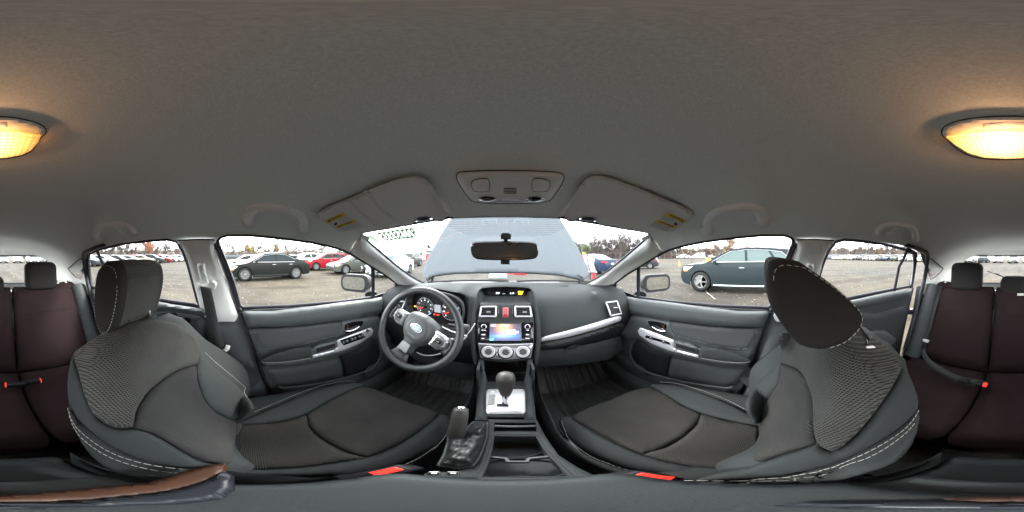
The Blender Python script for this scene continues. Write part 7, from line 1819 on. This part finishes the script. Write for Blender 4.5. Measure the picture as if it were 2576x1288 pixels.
for u in (1491, 1496): ob('red_stripe', MB().tube([BP_(u, 688, .1), BP_(u, 706, .1)], .06, 6), mat('stripe_red', (.6, .04, .05), .6) if 'stripe_red' not in M else 'stripe_red', br)
ob('red_stripe', MB().tube([BP_(1465, 643, .3), BP_(1467, 652, .3)], .05, 6), 'stripe_red', br)
ob('hanging_cable', MB().tube([BP_(1478, 640, .35), BP_(1477, 655, .4), BP_(1484, 680, .35), BP_(1486, 704, .3)], .022, 6), 'black', br)
rb_ = thing('bumper_cover', 'red bumper cover with a bright strip lying on the ground under the raised bonnet', 'bumper', (0.4, 9.2, GZ))
RBF = lambda u, v, h=0.0: ony(u, v, 9.3 - h)
ob('red_panel', pad([(1277, 684), (1325, 685), (1327, 692), (1310, 693), (1278, 690)], RBF, 0, .1, 3, 4), 'stripe_red', rb_)
ob('bright_strip', pad([(1231, 688), (1238, 684.5), (1276, 684.5), (1276, 689), (1234, 690)], RBF, 0, .1, 2, 3), 'bright_silver', rb_)
ob('grey_panel', pad([(1230, 690), (1276, 690), (1276, 704), (1228, 704)], RBF, -.05, .1, 4, 4), 'car_silver', rb_)
ts = thing('metal_trestle', 'low black metal trestle behind the nose of the dark green SUV', 'trestle', gat(1742, 662))
c_ = gat(1742, 663)
mb = MB().tube([c_ + Vector((-.6, 0, .75)), c_ + Vector((.6, 0, .75))], .04, 5)
ob('trestle_top', mb, 'black', ts)
for dx in (-.55, .55): ob('trestle_leg', MB().tube([c_ + Vector((dx, 0, 0)), c_ + Vector((dx, 0, .75))], .03, 5), 'black', ts)
db = thing('concrete_block', 'low dark block beyond the windscreen of the dark green SUV', 'block', azd(74, 45))
ob('block_body', MB().box(azd(74, 45, GZ + .5), (5, 1.2, 1.0), R=Matrix.Rotation(radians(-74), 3, 'Z')), 'black', db, bevel=.05)

# ---- buildings ahead and to the left
mat('beige_metal', (.50, .44, .33), .6, bump=(2, .3, .02)); mat('white_wall', (.72, .72, .70), .7, var=(1.2, .08)); mat('green_roof', (.12, .20, .16), .6); mat('dark_roof', (.08, .08, .075), .7); mat('trailer_red', (.40, .05, .05), .6)
def bld(name, label, cat, az, d_, w_, dpt, h_, wall, roof, pitch=.0, over=.3):
    p = azd(az, d_); R = -radians(az)
    t = thing(name, label, cat, p); t.rotation_euler = (0, 0, R)
    local_ob('wall', MB().box((0, dpt / 2, h_ / 2), (w_, dpt, h_)), wall, t, smooth=False)
    rows = [[Vector((x * (w_ / 2 + over), y, z)) for x in (-1, 1)] for y, z in ((-over, h_), (-over, h_ + .18), (dpt / 2, h_ + .2 + pitch), (dpt + over, h_ + .18), (dpt + over, h_))]
    local_ob('roof', MB().loft(rows), roof, t, smooth=False)
    return t, w_
t, w_ = bld('warehouse', 'pale low warehouse with beige roof behind the white wreck', 'building', -43.5, 42, 17, 10, 3.0, 'white_wall', 'beige_metal', .9)
for x in (-6, -2.5): local_ob('window', MB().box((x, -.02, 2.3), (1.2, .06, .7)), 'auto_glass', t, smooth=False)
local_ob('door', MB().box((4, -.02, 1.2), (2.6, .06, 2.4)), 'beige_metal', t, smooth=False)
t, _ = bld('open_shed', 'long dark roofed open shed behind the small white trailer', 'building', -34.5, 46, 11, 6, 2.7, 'dark_roof', 'dark_roof', .3)
t, _ = bld('office_trailer', 'small white site trailer with two windows', 'trailer', -30.2, 33, 2.7, 2.2, 1.85, 'white_wall', 'dark_roof', .0, .05)
t.location.z += .35
for x in (-.75, .25): local_ob('window', MB().box((x, -.03, 1.35), (.55, .05, .42)), 'auto_glass', t, smooth=False)
local_ob('logo_patch', MB().lathe([(.16, 0), (0, .01)], (-.5, -.02, .75), (0, -1, 0), 16), 'trailer_red', t)
for x in (-1, 1): local_ob('axle_wheel', wheel_mb(.25), 'tyre', t, (x, .5, -.1))
t, _ = bld('green_roofed_hall', 'long hall with green roof behind the trailer, partly hidden by the bonnet', 'building', -27.5, 68, 20, 10, 3.4, 'dark_roof', 'green_roof', 1.0)
t, _ = bld('red_shed', 'tiny red shed between the trailer and the bonnet edge', 'shed', -27.2, 30, 1.0, 1.0, 1.5, 'trailer_red', 'dark_roof', .3, .05)
t, _ = bld('box_trailer', 'long pale box trailer beyond the line of white vans', 'trailer', 68.0, 118, 8.5, 3, 3.6, 'white_wall', 'white_wall', 0, .02)
t, _ = bld('red_lorry_body', 'red and white lorry body above the cars seen through the rear window', 'lorry', 168, 55, 8, 3, 1.9, 'white_wall', 'trailer_red', 0, .02)
for (u, v0, d_, lb) in ((1040, 598, 34, 'tall slim light pole standing beside the site trailer'), (1053, 602, 50, 'antenna mast rising behind the green roofed hall')):
    p = azd((u - UC) / 7.1556, d_); h_ = tan(radians((644 - v0) / 7.1556)) * d_ + 1.31
    pl_ = thing('light_pole' if d_ == 34 else 'antenna_mast', lb, 'pole', p)
    local_ob('pole_shaft', MB().tube([(0, 0, 0), (0, 0, h_)], .06, 6), 'steel_rim', pl_)
    if d_ == 50:
        for z_, w2 in ((h_ - .1, .7), (h_ - .8, .45)): local_ob('cross_arm', MB().tube([(-w2, 0, z_), (w2, 0, z_ + .1)], .04, 5), 'steel_rim', pl_)
hp = MB(); r_ = random.Random(9)
rows = []
for i in range(9):
    rows.append([Vector((-15.5 + j * .55, 22 + i * .45, GZ + (.55 * sin(pi * i / 8) * sin(pi * j / 16) * (1 + .5 * noise.noise(Vector((i * .7, j * .5, 2))))))) for j in range(17)])
mat('soil', (.075, .055, .045), .95, bump=(4, .8, .1))
ob('soil_bank', MB().loft(rows), 'soil', kind='structure')
for lb, u, v, c_ in (('red plastic drum lying by the soil bank', 1057, 657, 'trailer_red'), ('black scrap bin beside the red drum', 1067, 656, 'dark_roof')):
    t = thing('scrap_drum', lb, 'drum', gat(u, v + 5)); local_ob('drum_body', MB().lathe([(.28, 0), (.30, .1), (.28, .55), (.24, .6), (0, .6)], (0, 0, 0), (0, 0, 1), 14), c_, t)

# ---- perimeter fences
mat('fence_mesh', (.075, .082, .09), .8)
def fence(az0, az1, d_, h_, lb, n_=30):
    t = thing('screen_fence', lb, 'fence', azd((az0 + az1) / 2, d_))
    pts = [azd(lerp(az0, az1, k / n_), d_) for k in range(n_ + 1)]
    ob('fence_screen', MB().loft([[p + Vector((0, 0, z)) for p in pts] for z in (0.05, h_)]), 'fence_mesh', t, solid=.04)
    for p in pts[::3]: ob('fence_post', MB().tube([p + Vector((0, 0, 0)), p + Vector((0, 0, h_ + .15))], .07, 5), 'steel_rim', t)
fence(-112, -62, 78, 1.9, 'long dark screen fence far beyond the black sedan')
fence(-165, -113, 62, 1.9, "dark screen fence behind the car rows on the driver's rear side")
fence(105, 165, 62, 1.9, 'dark screen fence behind the long car row on the passenger rear side')
fence(75, 92, 82, 1.9, 'short dark fence far beyond the dark green SUV')
# ---- trees
mat('bark', (0.0928, 0.0754, 0.0667), .95); mat('bark_pale', (0.638, 0.551, 0.478), .95)
mat('twig', (0.104, 0.087, 0.0783), .95); mat('twig_red', (0.696, 0.377, 0.29), .95)
for nm, c_ in (('leaf_rust', (0.275, 0.116, 0.0754)), ('leaf_gold', (0.29, 0.217, 0.0928)), ('leaf_brown', (0.203, 0.136, 0.0957)), ('leaf_green', (0.145, 0.16, 0.0783))):
    m = mat(nm, c_, .9, var=(1.3, .35))
TREES = {}
def grow(seed, H, leafy):
    r_ = random.Random(seed); tr_ = MB(); tw_ = MB(); tips = []
    def seg(p, d_, L_, rad_, depth):
        k = 3 if depth < 2 else 2; pts = [p]; q = p.copy(); dd = d_.copy()
        for i in range(k):
            dd = (dd + Vector((r_.uniform(-.12, .12), r_.uniform(-.12, .12), r_.uniform(-.02, .1)))).normalized(); q = q + dd * (L_ / k); pts.append(q.copy())
        rr_ = [rad_ * (1 - .35 * i / k) for i in range(k + 1)]
        (tr_ if depth < 2 else tw_).tube(pts, rr_, 5 if depth < 2 else 3, cap=False)
        if depth >= 5: tips.append(q); return
        nb = (r_.randint(5, 7) if depth == 0 else r_.randint(3, 4) if depth < 4 else 3)
        for j in range(nb):
            t = r_.uniform(.35, 1.0) if depth else r_.uniform(.3, 1.0); i0 = min(k - 1, int(t * k)); p0 = pts[i0].lerp(pts[i0 + 1], t * k - i0)
            a = r_.uniform(0, 2 * pi); el = r_.uniform(.35, .9)
            nd = (dd * (1 - el * .55) + Vector((cos(a), sin(a), .35)) * el).normalized()
            seg(p0, nd, L_ * r_.uniform(.48, .68), max(.034, rad_ * (.62 - .25 * t)), depth + 1)
        if depth < 4: seg(q, dd, L_ * .6, max(.034, rad_ * .6), depth + 1)
    seg(Vector((0, 0, 0)), Vector((0, 0, 1)), H * .45, H * .016, 0)
    lf = None
    if leafy:
        lf = MB()
        for p in tips:
            for j in range(leafy):
                c_ = p + Vector((r_.gauss(0, .35), r_.gauss(0, .35), r_.gauss(0, .3))); s_ = r_.uniform(.10, .24); a = Vector((r_.uniform(-1, 1), r_.uniform(-1, 1), r_.uniform(-1, 1))).normalized(); b_ = a.orthogonal().normalized()
                lf.add([c_ + a * s_, c_ + b_ * s_, c_ - a * s_ * .8], [(0, 1, 2)])
    return tr_, tw_, lf
def tree(kind, x, y, k, label, group):
    seedn = {'bare0': (1, 12, 0), 'bare1': (2, 12, 0), 'bare2': (5, 12, 0), 'bare3': (8, 12, 0), 'rust': (3, 9, 5), 'gold': (4, 9, 4), 'brown': (6, 9, 4), 'green': (7, 8, 7)}[kind]
    if kind not in TREES:
        a, b_, c_ = grow(*seedn)
        lm = {'rust': 'leaf_rust', 'gold': 'leaf_gold', 'brown': 'leaf_brown', 'green': 'leaf_green'}.get(kind)
        cm = MB(); cm.add(b_.v, b_.f, 0)
        if c_: cm.add(c_.v, c_.f, 1)
        t1 = ob('trunk', a, 'bark'); t2 = ob('crown', cm, ['twig', lm or 'twig'], smooth=False); TREES[kind] = (t1.data, t2.data)
        bpy.data.objects.remove(t1); bpy.data.objects.remove(t2)
    t = thing({'rust': 'autumn_tree', 'gold': 'autumn_tree', 'brown': 'autumn_tree', 'green': 'shrubby_tree'}.get(kind, 'bare_tree'), label, 'tree', (x, y, GZ - .05), group)
    t.rotation_euler = (0, 0, rnd.uniform(0, 6.28)); t.scale = (k * rnd.uniform(.85, 1.15), k * rnd.uniform(.85, 1.15), k)
    for nm, me_ in zip(('trunk', 'crown'), TREES[kind]):
        o = bpy.data.objects.new(nm, me_); COL.objects.link(o); o.parent = t
    return t
rnd = random.Random(33)
BK = ['bare0', 'bare1', 'bare2', 'bare3']
def belt(az0, az1, n_, dd, kinds, k0, k1, where, grp):
    for i in range(n_):
        az = lerp(az0, az1, (i + rnd.uniform(.1, .9)) / n_); d_ = dd + rnd.uniform(-8, 12); kd_ = rnd.choice(kinds); p = azd(az, d_)
        desc = {'rust': 'rust red autumn tree', 'gold': 'golden leaved tree', 'brown': 'brown leaved tree', 'green': 'bushy olive tree'}.get(kd_, 'bare grey tree')
        sz = 'tall' if i % 2 == 0 else 'smaller'
        tree(kd_, p.x, p.y, rnd.uniform(k0, k1) * (1.15 if sz == 'tall' else .85), '%s %s, %s from the left %s' % (sz, desc, nth(i + 1), where), grp)
belt(-108, -62, 30, 92, BK + BK + ['gold', 'rust'], .55, .85, "beyond the black sedan", 'trees beyond the black sedan')
belt(-160, -114, 34, 72, BK + BK + BK + ['brown', 'rust'], .50, .78, "behind the driver-side car rows", 'trees behind the driver')
belt(-60, -18, 18, 88, ['rust', 'brown', 'bare1', 'bare0', 'brown'], .55, .72, 'behind the buildings', 'trees behind the buildings')
belt(16, 60, 40, 84, BK + BK + ['brown', 'brown'], .62, 1.05, 'past the raised bonnet', 'trees ahead on the passenger side')
belt(58, 106, 40, 112, BK + BK + ['brown', 'gold'], .62, .95, 'beyond the distant vans', 'trees beyond the vans')
belt(106, 160, 38, 80, BK + BK + ['brown', 'gold', 'brown'], .48, .72, "behind the long car row", 'trees behind the passenger')
p = azd((1470 - UC) / 7.1556 + .6, 60); tree('green', p.x, p.y, .72, 'bushy olive tree just right of the raised bonnet', None)
p = azd(-125.5, 60); tree('rust', p.x, p.y, .78, "bright rust tree standing out past the driver's headrest", None)
p = azd(78.5, 80); tree('brown', p.x, p.y, 1.15, 'large brown tree above the roof of the dark green SUV', None)
for az, d_, k in ((-79.0, 66, .88), (32.5, 62, .95), (40.5, 58, .98)):
    p = azd(az, d_); tree('bare2', p.x, p.y, k, {-79.0: 'tallest bare tree above the black sedan', 32.5: 'tall bare tree above the dark blue sedan', 40.5: 'tall bare tree beside the passenger side pillar'}[az], None)
# undergrowth band: one mass of brush behind the fences
mb = MB(); r_ = random.Random(77)
for k in range(16000):
    az = r_.uniform(-165, 165); d_ = (100 if abs(az) < 62 else 84) + r_.uniform(-4, 16) + (30 if 58 < az < 106 else 0)
    hh = (2.6 + 2.6 * (0.5 + 0.5 * noise.noise(Vector((az * .12, 0, 0)))) + (1.2 if az > 0 else 0)) * r_.random() ** .8
    p = azd(az, d_, GZ + hh); s_ = r_.uniform(.3, .9) * (1 - hh / 9)
    q = [p + Vector((r_.gauss(0, 1), r_.gauss(0, 1), r_.gauss(0, .8))) * s_ for j in range(3)]
    mb.add(q, [(0, 1, 2)])
ob('undergrowth', mb, mat('brush', (0.16, 0.133, 0.11), .95, var=(.12, .4)), smooth=False, kind='stuff')

# solid thicket behind the brush, a far-off wood that reads as one mass
fw = MB()
for az0, az1, d0, ht in ((-170, -112, 92, 4.6), (-112, -60, 112, 4.6), (-60, -14, 110, 5.2), (14, 60, 98, 6.6), (60, 106, 142, 7.4), (106, 172, 96, 5.4)):
    for lay in range(3):
        n_ = int((az1 - az0) * 9); top = []
        for k in range(n_ + 1):
            az = lerp(az0, az1, k / n_); d_ = d0 - lay * 4 + 1.5 * noise.noise(Vector((az * .5, lay, 2)))
            e_ = min(1, (az - az0) / 3, (az1 - az) / 3) * .35 + .65
            hz_h = ht * e_ * (1 - lay * .22) * (1 + .30 * noise.noise(Vector((az * .35, lay * 7, 0))) + .22 * noise.noise(Vector((az * 1.7, lay * 7, 3))) + .16 * noise.noise(Vector((az * 6.0, lay * 3, 9))))
            top.append((az, d_, hz_h))
        fw.loft([[azd(a_, d_, GZ) for a_, d_, q in top], [azd(a_, d_ - .6, GZ + q * .6) for a_, d_, q in top], [azd(a_, d_, GZ + q) for a_, d_, q in top], [azd(a_, d_ + 2, GZ + q * .8) for a_, d_, q in top], [azd(a_, d_ + 3, GZ) for a_, d_, q in top]], lay)
ob('far_woods', fw, [mat('thicket_pale', (0.0986, 0.087, 0.0783), .95, var=(.5, .35)), mat('thicket_mid', (0.0841, 0.0696, 0.0609), .95, var=(.5, .35)), mat('thicket_near', (0.0696, 0.0551, 0.0464), .95, var=(.5, .35))], smooth=False, kind='stuff')
# ================================================================ TIDY: depth of thing > part > sub-part
def reparent(o, p):
    mw = o.matrix_basis.copy(); q = o.parent
    while q and q is not p:
        mw = q.matrix_basis @ mw; q = q.parent
    o.parent = p; o.matrix_basis = mw
inner = [o for o in list(SC.objects) if o.parent is None and o.name.split('.')[0] in ('car_door', 'tailgate', 'car_bonnet')]
shell = bpy.data.objects['car_cabin']
for o in inner:
    base = Vector(shell.location); o.parent = shell; o.location = Vector(o.location) - base
    for k in ('category', 'group'):
        if k in o: del o[k]
def depth(o):
    d_ = 0
    while o.parent: o = o.parent; d_ += 1
    return d_
bpy.context.view_layer.update()
for o in list(SC.objects):
    while depth(o) > 2:
        p = o.parent; g_ = p.parent
        o.matrix_basis = p.matrix_basis @ o.matrix_basis; o.parent = g_
